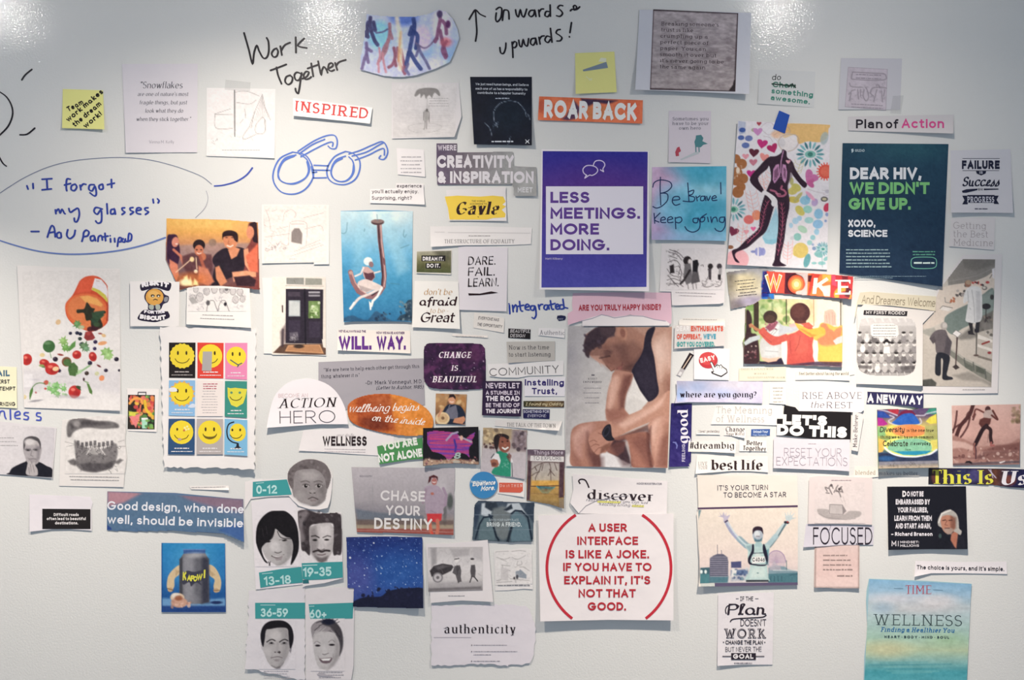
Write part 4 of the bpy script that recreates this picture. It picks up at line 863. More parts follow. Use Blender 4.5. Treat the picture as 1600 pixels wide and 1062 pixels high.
c.lines("1504,247.5 1562,247.5|1504,266.5 1561,266.5", .7, '2c2c40', 'rule'); c.text('FAILURE', 1503, 264, 13.5, 1562, '1c2038', 'sans', .25, tr=.14); c.poly("1525,267 1541,267 1540,271 1533,274 1526,271", '1c2038', 'dark_badge'); c.text('IS', 1530.5, 271.5, 4, 1535.5, 'c8c8d4', 'sans', .2)
c.text('Success', 1503, 291, 15, 1561, '1c2038', 'script', .2, sl=.25, tr=.02); c.poly(u3("1212,232 1240,222 1310,218 1308,228 1240,244 1216,244"), '1c2038', 'brush_swash'); c.poly(u3("1348,218 1440,218 1440,224 1350,228"), '1c2038', 'brush_swash'); c.text('IN', 1528.5, 297.5, 3.5, 1535, '1c2038', 'sans', .2)
c.poly(u3("1214,262 1246,262 1246,258 1416,258 1416,262 1442,262 1428,288 1444,314 1412,314 1412,306 1248,306 1248,316 1214,316 1228,290"), '1c2038', 'ribbon_banner'); c.text('PROGRESS', 1511, 316, 9, 1553.5, 'c4c4d0', 'slab', .2); c.fine(1, 1523, 1543, 327, 3, 2, '606070', 0)
c = Clip('headline_strip', 'faint pinkish-grey thin serif title about getting the best medicine', 'clipping', u3("1146,402 1420,400 1412,602 1132,578"), 'd9d5d7', (0,0,2,1))
for i,(t,x1) in enumerate((('Getting',1540),('the Best',1543.5),('Medicine',1551.5))): c.text(t, 1489.5, 357+i*13.2, 10.5, x1, 'aca3a7', 'slab', .085, ang=1)
c = Clip('photo_clipping', 'sunset photo of a family laughing around a beach campfire', 'photo', u0("1042,406 1200,410 1400,412")+u1("12,430 22,850")+u0("1500,836 1380,826 1240,826 1165,838 1125,852 1036,660"), 'd08858', (0,0,3,6), gloss=True)
p = Pic("258,340 406,452", 'c89060', 1.1); p.grad('e8b460','e0a458','c88c68','8c6c6c','6a4c50','704038')
p.ell(330,350,50,10,'f0c878',14,a=.5).ell(385,356,20,10,'e0a868',8,a=.6).poly("258,384 300,382 340,379 404,380 404,400 258,400", '9c8484', 4, .7).ell(332,379,6,6,'8c7468',2,a=.8)
F_ = u0; HS='e08c68'
# woman with long dark hair
p.poly(F_("1045,520 1070,504 1105,510 1118,560 1125,620 1110,700 1085,720 1050,680 1042,640"), '3a1c38', 1.5, sm=1).ell(274,378,5.5,8,'d88c78',1.2,10).poly(F_("1060,660 1110,690 1118,760 1100,800 1060,720"), 'd88468', 2).line(F_("1085,600 1130,640 1150,700"), 4, 'c87860', 1.5).ell(276,381,2,1,'f4e0d8',.8)
# boy
p.poly(F_("1140,640 1200,620 1320,630 1330,700 1310,780 1180,760 1140,700"), '5a3438', 3, .9).ell(311,383,9.5,9,'241418',1.2).ell(311,391,7,8.5,'c87a5c',1.2).ell(307.5,390,1.6,1,'3a1c1c',.8).ell(314.5,390,1.6,1,'3a1c1c',.8).line("308,395 311,396.5 315,395", 1.3, 'f0dcd0', .8)
p.line(F_("1100,740 1160,690 1205,650"), 1.4, 'e8c8a8').ell(300,405,3.5,4,'f0d09c',1.5).line(F_("1225,650 1230,720"), 1.3, 'f0d0b0').ell(306,424,3,3,'f8dcc0',1.5).ell(317,401,5,6,'c07050',2).line(F_("1250,640 1270,700 1300,760"), 5, 'a85c48', 2)
# man
p.poly(F_("1380,600 1440,585 1520,590 1540,640 1530,730 1450,770 1400,780 1340,700 1330,650"), '241824', 1.5).poly(F_("1425,600 1445,660 1480,640 1500,595 1460,580"), 'd8906c', 1.5).ell(360,375,11,15,'d48a64',1.2,-8).poly(F_("1390,500 1410,482 1450,480 1484,500 1486,550 1465,540 1450,515 1400,520 1392,540"), '2a1618', 1.2).line(F_("1420,575 1440,582 1456,572"), 1.6, 'f4e4d8', 1).ell(354,371,1.8,.9,'3a1c1c',.8).ell(363,371,1.8,.9,'3a1c1c',.8).line(F_("1430,545 1425,562 1436,564"), 1, 'a85c44', 1).poly(F_("1345,700 1400,690 1380,820 1320,826 1330,760"), '1c141e', 2).poly(F_("1345,710 1370,700 1420,800 1380,830 1350,780"), 'd08864', 2)
# right woman
p.poly(F_("1552,440 1580,425 1604,422")+[(404,400),(404,452)]+F_("1560,830 1520,826 1510,770 1530,700 1525,620 1560,560 1570,520 1556,490"), '7c3c38', 2).poly(F_("1560,435 1604,420")+[(403,380),(396,378)]+F_("1575,520 1565,480"), '2c1820', 1.2).ell(391,363,6,10,'d88c6c',1.2).poly(F_("1522,600 1550,590 1560,640 1545,680 1580,720 1560,740 1530,690"), 'e09a78', 1.5)
p.poly([(384,400),(403,380),(403,425),(390,424)], 'd86c50', 3).poly(F_("1450,740 1540,730 1600,740 1600,770 1540,770 1460,800"), 'e09c78', 2).poly(F_("1240,700 1300,720 1340,800 1300,826 1240,800"), 'c87c60', 3).poly(F_("1460,770 1560,760 1600,790 1590,830 1480,826"), '341c24', 2)
p.ell(298,436,26,10,'d07038',8,a=.7)
for s_ in ("1140,820 1150,770 1170,760 1180,800 1190,770 1205,826", "1205,820 1215,780 1235,800 1240,824"): p.poly(F_(s_), 'fce0a0', 3)
p.ell(290,441,9,5,'fff0c0',4).noise(6,.035,seed=5); c.pic(p, mask=c.P)
c = Clip('cartoon_clipping', 'very faint pencil cartoon of a railway tunnel mouth', 'cartoon', u1("36,318 456,320 456,690 362,692 362,680 38,685"), 'efe6e2', (0,0,2,2))
p = Pic("412,321 510,409", 'ece2de'); p.poly(u1("222,490 240,466 270,466 290,500 286,565 220,552"), '8a807e', 1.5).noise(3,.03,seed=2)
p.scrib([u1(x) for x in "205,570 208,460 225,425 300,425 320,460 312,575|220,440 300,440|170,420 180,370 220,350 250,375 240,400|300,400 420,370|60,350 80,400 90,470|45,380 50,440 60,450|100,360 130,350|130,470 200,455|60,520 210,500|60,590 90,600|100,570 130,585|160,560 190,575 205,560|240,610 400,560|220,640 420,570|280,590 400,540|310,470 400,450 420,480".split('|')], .8, 'b0a09c', .7).doodle(34,(413,325,450,390),'b8a8a4',.7,4,3,.5).doodle(14,(413,380,452,391),'94868a',1,3,9,.7)
c.pic(p); c.fine(1, 452, 466, 405, 3, 1, 'c8bcb8')
c = Clip('picture_clipping', 'blue underwater picture of a swim-capped woman sitting on a giant bronze fish hook', 'picture', u1("530,358 760,352 980,360 972,1052 760,1040 548,1052"), '5c9cc4', (0,0,4,3), gloss=True)
p = Pic("532,330 645,330 643,502 537,502", '5a9cc4', 1.0); p.grad('c4dce4','9cc8dc','6cb0d4','4c98c0','3c86b0','2c6c98').ell(600,335,34,16,'e8f4f4',16,a=.8).poly("590,330 610,330 640,420 622,430", 'a8d4e4', 10, .5).poly("560,330 580,330 560,440 545,440", '9cccdf', 10, .45).ell(540,450,20,50,'2f7cac',20,a=.5)
H_ = u1
p.line(H_("770,435 776,540 790,650 802,760 796,830 770,870 730,895 690,890 640,860 606,800 590,740"), 7.6, '8c6468', 1).line(H_("764,435 770,540 782,650 792,760 786,826 760,862 725,885"), 2.2, '3c2228', 1.5).line(H_("780,440 786,560 800,660 808,780 800,830"), 1.5, 'd0b0a8', 1.2).line(H_("600,745 620,805 652,850 694,878"), 1.6, 'c89c94', 1.2).ell(590,347,10,4.5,'4c3438',1).ell(590,345.5,9.5,3,'8c7470',1).poly(H_("580,738 596,732 606,742 596,756 584,752"), 'b8948c', 1).poly(H_("790,640 806,660 808,700 796,690"), '7a5458', 1)
sk='e4d8d4'
p.ell(575,408,7,6.5,'dce8ec',1,-10).ell(574,406,4,3,'f4fafa',2).ell(580,413,3.6,4.6,'8c6c70',1,-15).poly(H_("664,706 700,706 740,740 745,770 725,800 690,800 670,760"), 'c8a4a0', 1.3).poly(H_("672,740 700,748 735,740 742,772 720,796 688,790"), '5a3440', 1.3).line(H_("672,712 655,750 620,765"), 2.6, sk, 1).line(H_("740,745 775,735"), 2.4, sk, 1)
p.poly(H_("640,800 680,784 720,795 790,830 780,856 740,850 690,870 660,850 636,830"), 'dccdc8', 1.2).poly(H_("640,820 700,840 730,850 690,866 655,850"), '9c8c8c', 2, .7).line(H_("785,840 760,890 730,920 722,950"), 3.6, 'f0ece8', 1, 1).line(H_("760,850 700,880 650,900 620,930 590,968"), 4, 'dcd0cc', 1.1, 1, 1).poly(H_("706,920 725,940 720,975 712,978"), 'f0ece8', 1).line(H_("612,930 590,968"), 2, 'f0ece8', 1)
p.scrib([H_(x) for x in "570,430 566,480 552,498 536,496|925,475 922,510 930,522 940,505|680,470 676,486|905,590 955,570|840,810 895,816|756,380 760,420".split('|')], .9, '4c7c90', .7)
p.poly(H_("930,940 950,915 975,910")+[(643,502),(628,500)]+H_("880,1040 900,1010 935,1000"), '2c4458', 1.5).poly(H_("545,1030 600,1010 650,1030 700,1035 745,985 780,1000 830,1035 830,1046")+[(537,502)], '2c5070', 2, .85).blobs(24,(625,470,643,500),(1,3),['5c7484','1c2c3c','7c8c90'],4,1,.7).blobs(14,(585,488,610,501),(1,3),['1c2c44','3c5c74'],5,1,.7).noise(8,.03,seed=2)
c.pic(p)
c = Clip('printed_sheet', 'white page with a dark double front door seen from a porch', 'photo', u1("38,775 434,775")+v1("438,262 48,248")+[(412,470)], 'ece6e4', (0,0,1,1), gloss=True)
p = Pic("425,432.5 509,554", 'e6dfda', 1.0); p.grad('ece4da','e8e0d8','dcd4cc', ax='h')
p.poly(u1("190,775 300,775 300,818 190,815"), '8c8c88').poly(u1("308,777 412,780 413,820 307,820"), '94948c').line(u1("238,790 244,806"), .8, '6c6c60').line("447,446 505,447", 2, 'c8c0b8', 1).poly([(446.5,451),(505,452),(504.5,537),(446,536)], '2c2430', .8)
for x0, y0, x1, y1, col in ((450,456,469,463,'453c48'),(482,455,500,458,'9c98a0'),(482,460,500,463,'8c8890'),(451,469,469,494,'a8b0b4'),(482,470,500,497,'6c8450'),(451,500,469,526,'393040'),(483,502,500,527,'393040')): p.poly([(x0,y0),(x1,y0),(x1,y1),(x0,y1)], col, .8)
p.poly([(452,470),(468,472),(468,493),(452,492)], 'c4c8c8', 1).ell(491,484,6,7,'b8c89c',3).ell(488,492,6,4,'4c6430',3).blobs(20,(484,472,499,496),(1,2.4),['88a868','dce4cc','54703c'],3,1,.7)
p.line("476,452 477.5,536", 2.4, '18121c', .8).poly(v1("210,118 262,112 266,165 212,170"), 'a8a4a8', 1, .35)
p.doodle(16,(453,521,464,532),'b8b4b8',.8,2,3,.6)
p.poly(v1("106,245 150,200 185,188 415,188 438,200 438,262"), '5c4438', 1.2).poly(v1("180,235 200,196 400,192 425,250"), 'b0805c', 1.2).line(v1("186,230 205,200 395,196 418,244 186,230"), .8, 'd0a078', .8).ell(467,541,8,3,'3c2c24',1.5).poly(v1("150,110 185,60 190,150 175,200 155,215"), '4c3438', 3, .5).poly(v1("412,160 436,158 438,215 420,210"), 'e4dcd4', 1).line(u1("165,950 166,988"), 2, '4c3434', 1).line(v1("168,100 165,200"), 3.5, '3c3038', 2, .8)
c.pic(p)
c = Clip('printed_card', 'little dusky landscape card with dream it, do it on dark labels', 'card', u1("1004,608 1226,600 1218,756 1000,746"), 'd8d4cc', (0,0,2,1))
p = Pic(u1("1006,612 1220,606 1218,745 1004,740"), '6c6c50', 1.4); p.grad('a8a494','8c8868','5c5c3c','4c5434').poly(u1("1110,606 1222,604 1218,680 1150,660"), '4a4a3c', 8, .7).noise(6,.05,seed=8); c.pic(p)
c.rect(658.5,399,696,408,'1c181c','dark_label'); c.rect(665,411,689,419.5,'1c181c','dark_label'); c.text('DREAM IT.', 660.5, 407, 6.2, 693, 'e8e4e4', 'sans', .22, ang=.5); c.text('DO IT.', 667, 418, 6.2, 687.5, 'e8e4e4', 'sans', .22)
c = Clip('printed_card', 'white card with black brush words dare fail learn over a scratchy underline', 'card', u1("1264,578 1574,585 1566,985 1266,975"), 'dcd7de', (0,0,3,3))
for t,y,x1 in (('DARE.',413.5,774),('FAIL.',430.5,773),('LEARN.',447.5,779)): c.text(t, 731, y, 12.5, x1, '1c1016', 'brush', .19, ang=-1, sl=.06)
c.poly(u1("1326,872 1400,874 1470,860 1514,868 1480,874 1400,884 1330,886"), '241018', 'brush_underline')
c = Clip('printed_card', 'white card with gold and black brush script urging to be great', 'card', u1("992,795 1264,800")+v1("1275,95 974,84"), 'ede7e4', (0,0,2,4))
c.text("don't be", 662, 460.5, 9.5, 706, 'b89060', 'italic', .14, sl=.2); c.text('afraid', 654.5, 477, 13, 712, '2c1018', 'script', .2, sl=.2, tr=.03); c.text('- to be -', 666, 489, 8, 700, 'c0a080', 'italic', .12, sl=.2); c.text('Great', 656, 503, 15, 709, '2c1018', 'brush', .2, sl=.22, tr=.06)
c = Clip('text_strip', 'small tilted slip in narrow italics saying everyone has the opportunity', 'clipping', m1("750,362 1000,408 994,530 742,488"), 'e2ddd9', (1,0,0,1))
c.text('EVERYONE HAS', 747, 498.5, 4.8, 779, '6c6668', 'sans', .15, ang=6, sl=.15); c.text('THE OPPORTUNITY', 745, 508.5, 4.8, 784, '6c6668', 'sans', .15, ang=6, sl=.15)
c = Clip('text_strip', 'sliver of paper with a faint line of print above the galaxy card', 'clipping', m1("570,540 860,552 858,572 566,556"), 'e2dcd8', (0,0,1,1)); c.fine(1, 712, 756, 525.5, 3, 1.2, 'b4acaa', 0, ang=1.5)
c = Clip('small_sticker', 'tiny navy sticker scrap under the handwritten word integrated', 'sticker', m1("1438,388 1470,384 1505,390 1510,406 1500,424 1450,432 1434,410"), '1c2048', (0,0,0,0)); c.text('now', 872, 499.5, 3.4, 880, '8c90a8', 'sans', .2)
c = Clip('cartoon_clipping', 'ink cartoon of dark-haired women talking while two men walk', 'cartoon', u2("936,562 1338,570 1326,930 1300,938 1020,948 1000,945 996,862 922,860"), 'dfdadd', (0,0,3,4))
p = Pic(u2("960,590 1325,590 1315,850 960,850"), 'dcd7da'); G_ = u2
p.poly(G_("985,700 1010,690 1016,745 988,748"), '2c2428', 1.3).scrib([G_(x) for x in "985,600 1040,620 1070,650|980,615 1030,630 1060,665|975,680 1020,665 1050,700 1040,760|970,720 1000,760 1050,770|970,790 1010,780 1060,800|980,820 1030,810 1070,830|990,640 1030,655|1040,700 1060,740 1050,790|975,760 1000,790 1040,830|1100,820 1102,845|1130,815 1132,845|1150,812 1152,842|1190,810 1200,830 1230,832 1260,820|1210,800 1230,760 1225,720|1270,830 1300,825 1310,800|1180,700 1192,695 1196,704|1075,790 1090,780".split('|')], 1.1, '4c4448', .8)
p.ell(1074,407,6.5,7,'241c20',1).ell(1078,409,3,4.5,'e0d8d8',1).poly(G_("1080,690 1115,685 1125,740 1130,800 1090,820 1070,770"), '6c686c', 1.5).line(G_("1110,730 1075,790 1055,810"), 3.5, '241c20', 1).poly(G_("1132,670 1160,662 1168,690 1160,720 1175,800 1120,815 1128,740"), '585458', 1.2).poly(G_("1130,668 1158,662 1166,690 1156,740 1130,735"), '14101a', 1).ell(1110,416,4,4.5,'241c20',1).poly(G_("1228,715 1245,720 1245,790 1230,785"), '3c343c', 1.2).ell(1124,416,4,4.5,'3c343c',1).poly(G_("1286,755 1306,750 1306,790 1288,788"), '241c24', 1).poly(G_("1292,715 1312,715 1310,755 1290,755"), '9c989c', 1.2).doodle(26,(1042,390,1070,445),'5c5458',1,4,7,.6).doodle(14,(1095,434,1128,448),'6c6468',.9,4,8,.6)
c.pic(p); c.fine(2, 1052, 1122, 457, 4.5, 1.1, 'a8a0a4', .3, al='c', ang=2)
c = Clip('picture_clipping', 'watercolour clipping with a grey inked motto and a blue and violet edge', 'clipping', m4("560,28 880,-15 960,20 955,270 850,275 760,300 595,332"), 'b8b4a8', (0,0,2,2))
p = Pic(m4("555,-12 960,-12 960,330 590,332"), 'b4b0a4', 1.3); p.grad('9c9ca4','d0c8b0','b0a8b0').ell(1160,440,24,14,'d8ccaa',12).ell(1141,430,8,30,'6c645c',12,a=.7).ell(1150,478,14,10,'6c6468',8,a=.7).ell(1175,470,20,8,'a098b4',8,a=.8).ell(1150,422,18,5,'7c7c8c',5,a=.6).poly(m4("850,95 872,110 862,140 880,150 870,185 850,180 858,160 845,150"), '3454ac', 1.5).poly(m4("850,180 960,190 955,275 852,278"), '2c74c4', 3).poly(m4("860,20 900,20 910,230 850,235 855,120"), '1c2c88', 3).poly(m4("900,232 925,235 925,278 900,276"), '5c6070', 3).noise(7,.06,seed=6)
c.pic(p, mask=c.P)
for i,(a,b) in enumerate(((1148,1180),(1152,1178),(1156,1178),(1150,1184),(1156,1181),(1153,1183))): c.fine(1, a, b, 440+i*4.6, 4, 1.3, '4c484c', 0, ang=-6)
c = Clip('headline_clipping', 'colourful collage title spelling woke in four patterned blocks', 'clipping', m4("876,20 905,18")+u3("0,735 90,742 250,748 400,756 532,768 524,908 400,898 240,884 100,874 -60,868")+m4("850,230"), 'c84c3c', (0,0,1,9), gloss=True, wob=.2)
p = Pic("1190,420 1334,470", 'd04c40', 1.0)
fr = tile(1150, 440, 7.583)
p.poly([(1190,420),(1228,420),(1227,462),(1190,461)], 'dc5848', 1).poly([(1190,420),(1197,420),(1204,461),(1190,461)], '1c2470', 1).poly(fr("400,110 470,125 560,150 450,150"), 'b83c3c', 2)
p.poly(u3("108,742 250,748 245,882 102,874"), '5c1c30', 1).ell(1244.5,444,16,17,'3a1420',1).ell(1244.5,444,13.5,14.5,'d85c40',1).ell(1244.5,444,10.5,11.5,'e88448',1).ell(1244.5,444,7.5,8.5,'f0c070',1).ell(1244.5,444,4,4.5,'f8e0b0',1).poly(u3("178,745 250,748 246,882 178,878 180,860 215,850 232,815 215,770 180,752"), 'e4dcd8', 1, .85)
p.poly(u3("250,748 402,756 394,896 244,884"), 'e07c44', 1).poly(u3("270,750 330,752 280,830 262,880 248,884"), 'd04438', 1).poly(u3("340,752 398,756 392,800 340,800"), 'e8b050', 1.5).poly(u3("330,830 390,820 388,892 350,890"), 'e4d4c8', 1).poly(u3("250,760 275,760 265,800 250,800"), '4c1420', 1.5)
p.poly(u3("396,756 534,768 526,910 388,898"), 'c43c40', 1).poly(u3("396,760 420,758 430,830 400,820"), 'd8506c', 1).ell(1317,460,14,12,'e8a040',1.5).ell(1319,463,8,8,'a83038',1.5).poly(u3("460,762 500,765 500,800 470,810"), '7c2430', 1.5).poly(u3("490,820 520,850 510,900 480,890"), '5c1c2c', 2)
c.pic(p, mask=c.P)
c.text('W', 1194.5, 454.5, 26, 1222.5, 'f4e8d4', 'sans', .30); c.text('W', 1197, 453.5, 23, 1220.5, 'e8a850', 'sans', .17); c.text('O', 1238, 450, 12, 1251, 'f4dcc0', 'sans', .16) if 0 else None
c.text('K', 1268.5, 459, 25, 1294, 'f0dcd4', 'sans', .22, sl=.1); c.text('E', 1305, 460, 23, 1329, 'f0e4e0', 'slab', .17)
# ================================================================ middle band, from the board edge to the seated man
c = Clip('sticky_note', 'cream sticky note cut by the board edge, its block letters about fail and learning', 'sticky note', v0("-60,326 104,334 106,590 -60,582"), 'ece6c8', (0,0,2,2))
c.text('FAIL', -13, 587.5, 9.5, 15, '4a6c84', 'sans', .26); 
for t,x,y,x1 in (('FIRST',-6,599,15),('ATTEMPT',-12,610,24),('AT LEARNING',-26,634,24)): c.text(t,x,y,6.2,x1,'302a2c','hand',.19)
# orange pill bottle spilling produce
vg = tile(25, 410, 4.425)
c = Clip('picture_page', 'page of an orange pill bottle pouring out tomatoes, berries and salad leaves', 'picture', vg("8,20 370,34 718,44 722,1026 56,1004 40,700"), 'e2dedd', (2,0,1,4), gloss=True)
p = Pic(vg("44,60 716,50 720,1022 56,1002"), 'e0dcdb', 1.0); p.grad('dedad9','e0dcdb','e4e0df','e2dedd','dcd8da','e6e2e1').poly(vg("48,742 720,752 720,900 560,880 300,870 56,900"), 'd2ced2', 8, .75)
p.poly(vg("48,772 112,770 124,820 106,860 52,866"), 'e2dfe2', 2)
B = vg
p.poly(B("372,250 400,210 440,130 480,100 530,92 580,104 625,150 634,190 636,380 620,430 560,468 500,475 400,430 350,370 342,290"), 'c84c30', 1.1, 1, 1).poly(B("440,130 480,100 530,92 560,98 520,200 410,215"), 'd85a3c', 3).poly(B("345,290 380,240 450,215 540,222 600,260 628,310 630,380 600,440 520,470 430,445 365,390 345,330"), 'd8683c', 1.5, 1, 1).poly(B("360,300 390,252 460,228 540,235 595,275 615,330 600,400 540,450 460,440 400,400 365,350"), 'd87c4c', 3, 1, 1).poly(B("440,235 500,228 560,250 600,290 590,306 540,290 480,275"), 'e8a860', 2).line(B("628,250 634,300 632,400"), 2.5, 'a83c28', 1.5)
p.poly(B("545,108 590,118 625,160 634,200 632,270 600,240 560,205 522,188"), 'e2dce0', 1).poly(B("522,188 530,172 575,190 620,225 634,258 632,278 600,240 560,208"), 'c8bc50', 1.2).line(B("556,126 576,130"), 1, 'b89c94', .8)
def leaf(x, y, r, col, n=9, sd=1):
    R = random.Random(sd); P=[]
    for k in range(n*2): a = math.pi*k/n; q = r*(1 if k%2 else .62)*R.uniform(.8,1.1); P.append((x+q*math.cos(a), y+q*math.sin(a)))
    p.poly(P, col, 1); p.ell(x-r*.2,y-r*.2,r*.35,r*.3,[min(1,v+.12) for v in C(col)],2,0,.7)
p.poly(B("490,275 520,310 545,320 540,345 610,335 618,350 580,370 600,440 560,460 520,440 515,400 485,400 470,350 425,350 422,325 470,320"), '2c2a1c', 1.5).poly(B("525,345 600,345 610,365 570,400 560,430 530,410"), '344c34', 2)
for s_, col in (("540,340 610,332 612,350 560,360","384c38"),("515,390 540,380 580,430 540,440","2c4430")): p.poly(B(s_), col, 1.5)
leaf(121,507,8,'5c8c54',8,3); p.ell(127,511,5,3,'b0b894',2).ell(141,514,5,4,'4c1c20',1.2).ell(148,512,6,5,'3c1820',1.2).ell(151,507,5,3.5,'384c30',1.5)
p.poly(B("480,480 520,472 548,520 530,535 490,540 470,520"), '8c3434', 1.3).ell(138,521,3,3,'c05048',2,0,.6)
for x, y, r, col in ((110,520.5,2.6,'1c1830'),(120.5,520,3,'1c1c34'),(125.5,521.5,3,'14142c'),(149,534,3.2,'2c1c44'),(148,544.5,2.8,'2c1c48'),(86.5,561,4,'281828'),(140.5,567,3.6,'241c34'),(182,561,3.6,'1c1424'),(165.5,578.5,3,'241830'),(76,580,4,'2c1c40'),(92.5,579,3,'241838'),(186.5,578.5,2.2,'1c1424'),(125,529,3,'24302c'),(128,538,4,'283830'),(135.5,583,3.4,'3c2c24')): p.ell(x,y,r,r*.92,col,1).ell(x-r*.3,y-r*.3,r*.3,r*.25,'807c90',1,0,.6)
p.ell(76.5,541,9.5,9.5,'3c6438',1.2).ell(74,536,5,2.5,'7c9c74',2,0,.6).line(B("236,625 244,658"),1,'6c9060',.8)
leaf(99,533,9,'8cb068',8,7); leaf(103,543,8,'6c9c50',8,8); p.poly(B("365,590 385,560 412,540 410,580 370,612 355,610"), '5c8c48', 1.2)
leaf(132,541,9,'5c7c54',8,11); leaf(135,545,6,'6c9470',7,12); leaf(167,551,11,'88b068',8,5); leaf(170,556,8,'9cc07c',7,15); p.line(B("630,600 620,660"),1,'a8c890')
for x, y, rx, ry, a in ((42,561.5,8,9,10),(69.5,567,8,6,20),(81.5,576,11,9.5,0),(120,554,7,6.6,0),(145,557,6,7.5,-20),(116.5,612,9.5,10,10)): p.ell(x,y,rx,ry,'b8302c',1.1,a).ell(x-rx*.25,y-ry*.35,rx*.35,ry*.25,'ec8c78',1.5,a,.8).ell(x+rx*.25,y+ry*.3,rx*.5,ry*.5,'8c2020',3,a,.5)
p.ell(104,565,7.5,7.5,'7c4c34',1.2).ell(105,566,6,5.5,'4c6c3c',1.5).poly(B("365,700 400,690 428,720 430,760 410,786 370,780 360,740"), '4c6c3c', 1.3).line(B("420,770 460,745 510,712"), 2.6, '8cb080', 1.2).poly(B("425,745 455,740 450,765 428,770"), 'a8c898', 1.2)
p.poly(B("410,858 425,850 448,856 446,872 452,884 430,876"), '3c4c2c', 1).poly(B("190,705 168,710 180,726 205,730"), '5c7c50',1)
for x, y, rx, ry, col, a in ((91,503,3.8,4.4,'d8b890',30),(66,554.5,4,3.2,'dcc898',0),(162,524,3.5,2.6,'dcb888',20),(160,536,7,3,'e0a070',-10),(87,576,5,3.5,'e8c89c',-10),(151.5,583.5,3.5,3,'c8c8a0',-20),(159,590.5,4,4.4,'e08c60',30),(72,597.5,4,3.6,'b85848',-30),(156.5,521,3,1.2,'8c3c34',5),(94.5,554,4.6,1.5,'8c3830',10),(154.5,571.5,3.6,1.4,'6c2c30',30),(131,592.5,1.6,2.6,'3c2428',0),(56,613,1.6,1.6,'b86c70',0),(38,620,3.5,3.5,'dccca0',0),(71,607,2,1.6,'c04438',0),(65,571,4,2,'8c9c5c',0),(110,573,2,2,'3c5c34',0)): p.ell(x,y,rx,ry,col,1,a)
p.line(B("96,944 100,890 130,845 165,832 200,838"), 1.4, '5c8050', 1, 1, 1).poly(B("92,920 100,880 118,862 118,890 100,940"), '547c3c', 1).poly(B("488,832 505,840 528,890 526,912 508,900"), '54783c', 1.2).line(B("476,822 500,830"),1.5,'7c9c6c')
for x,y,r,sd in ((88,603,8,1),(84,610,7,2),(90,616,6,3),(100,607,6,4),(77,607,5,6)): leaf(x,y,r,'7cb06c',7,sd)
p.blobs(12,(76,598,104,620),(1.5,3),['a0cc90','5c9454','8cc07c'],4,1.5,.7).ell(100,619,16,2.4,'b8b4b8',3,0,.7).ell(122,621,10,2,'a8a4aa',3,0,.7).ell(56,626,10,1.6,'8c8890',1.5,-8,.8).ell(95,588,9,1.6,'c4c0c4',2,0,.7).ell(112,598,7,1.6,'c4c0c4',2,0,.7).ell(55,593,6,1.4,'c0bcc4',2,0,.7)
c.pic(p, mask=c.P)
# turtleneck portrait
c = Clip('photo_clipping', 'black and white portrait of a person in black turtleneck with hand on chin', 'photo', v0("-60,668 0,672 354,712 326,1026 0,1004 -60,1000"), 'd8d4d8', (0,0,1,3), gloss=True)
p = Pic(v0("-60,690 340,716 326,1022 -60,1000"), 'd6d2d6', 1.0); N_ = v0
p.grad('d8d4d8','d4d0d4','c8c4ca', ax='h')
p.poly(N_("60,990 75,965 120,940 165,925 240,925 290,950 326,970 325,1022 60,1006"), '181620', 1.2).poly(N_("150,930 170,915 235,915 250,940 200,960"), '100e18', 1.5)
p.ell(50,701,13,17,'b4aeb0',1.2).poly(N_("150,830 255,830 250,900 235,935 200,945 175,935 158,900"), 'a8a2a6', 1.5, sm=1).poly(N_("146,830 148,790 170,770 205,765 240,778 256,815 250,850 246,820 230,795 195,788 165,800 156,830 150,850"), '4c484c', 1.3).ell(46,690,8,5,'ccc8ca',3)
p.line(N_("160,848 192,850"), 1.4, '3c383c', 1, .8).line(N_("208,848 240,846"), 1.4, '3c383c', 1, .8).scrib([N_("162,840 190,842"), N_("210,840 240,838")], 1, '6c686c', .7)
p.ell(44,703,2.4,1.2,'201c20',.8).ell(56.5,702.5,2.4,1.2,'201c20',.8).scrib([N_("158,852 174,846 190,854 174,858 158,852"), N_("210,852 226,846 240,852 226,858 210,852")], .7, '5c585c', .8)
p.line(N_("200,850 192,885 206,890"), 1, '787276', 1, .9).line(N_("180,908 205,906 225,908"), 1.3, '5c5458', 1, .9).poly(N_("225,820 252,830 246,900 225,930 232,880"), '787278', 4, .7).poly(N_("170,900 235,900 225,938 180,936"), '8c868a', 3, .5)
p.poly(N_("175,930 190,918 200,935 215,925 222,950 235,975 230,1012 165,1004 168,960"), 'b0aaac', 1.3).scrib([N_("190,940 195,985"), N_("205,945 215,990"), N_("180,960 185,1000"), N_("192,918 200,940")], .9, '706a6e', .8)
c.pic(p); c.fine(3, -8, 30, 684.5, 6, 1.6, 'aaa6aa', .3)
# risk it sticker
c = Clip('sticker_sheet', 'white square sticker of a frowning golden biscuit with bubble-letter slogans', 'sticker', v0("812,-202 1122,-200 1118,78 814,78"), 'e8e4e4', (0,0,0,1))
k_ = u0
c.poly(k_("876,820 900,806 940,800 990,806 1040,802 1070,812 1062,850 1040,856 980,838 930,846 884,856"), '241c34', 'dark_outline', 3); c.poly(k_("900,975 860,1024 875,1040 920,1048 970,1052 1010,1042 1060,1022 1052,990 1040,985 970,986"), '241c34', 'dark_outline', 3)
c.poly(k_("904,880 925,850 965,842 1005,850 1030,880 1055,892 1050,925 1020,940 1000,975 930,978 925,940 905,910"), '2c2440', 'dark_outline', 3)
c.ell(241.5,464,14,13,'d8a050','biscuit_face'); c.ell(240,461,9,7,'e0b064','biscuit_face'); c.poly(k_("1028,898 1050,896 1046,922 1026,924"),'8c8c94','biscuit_arm',2)
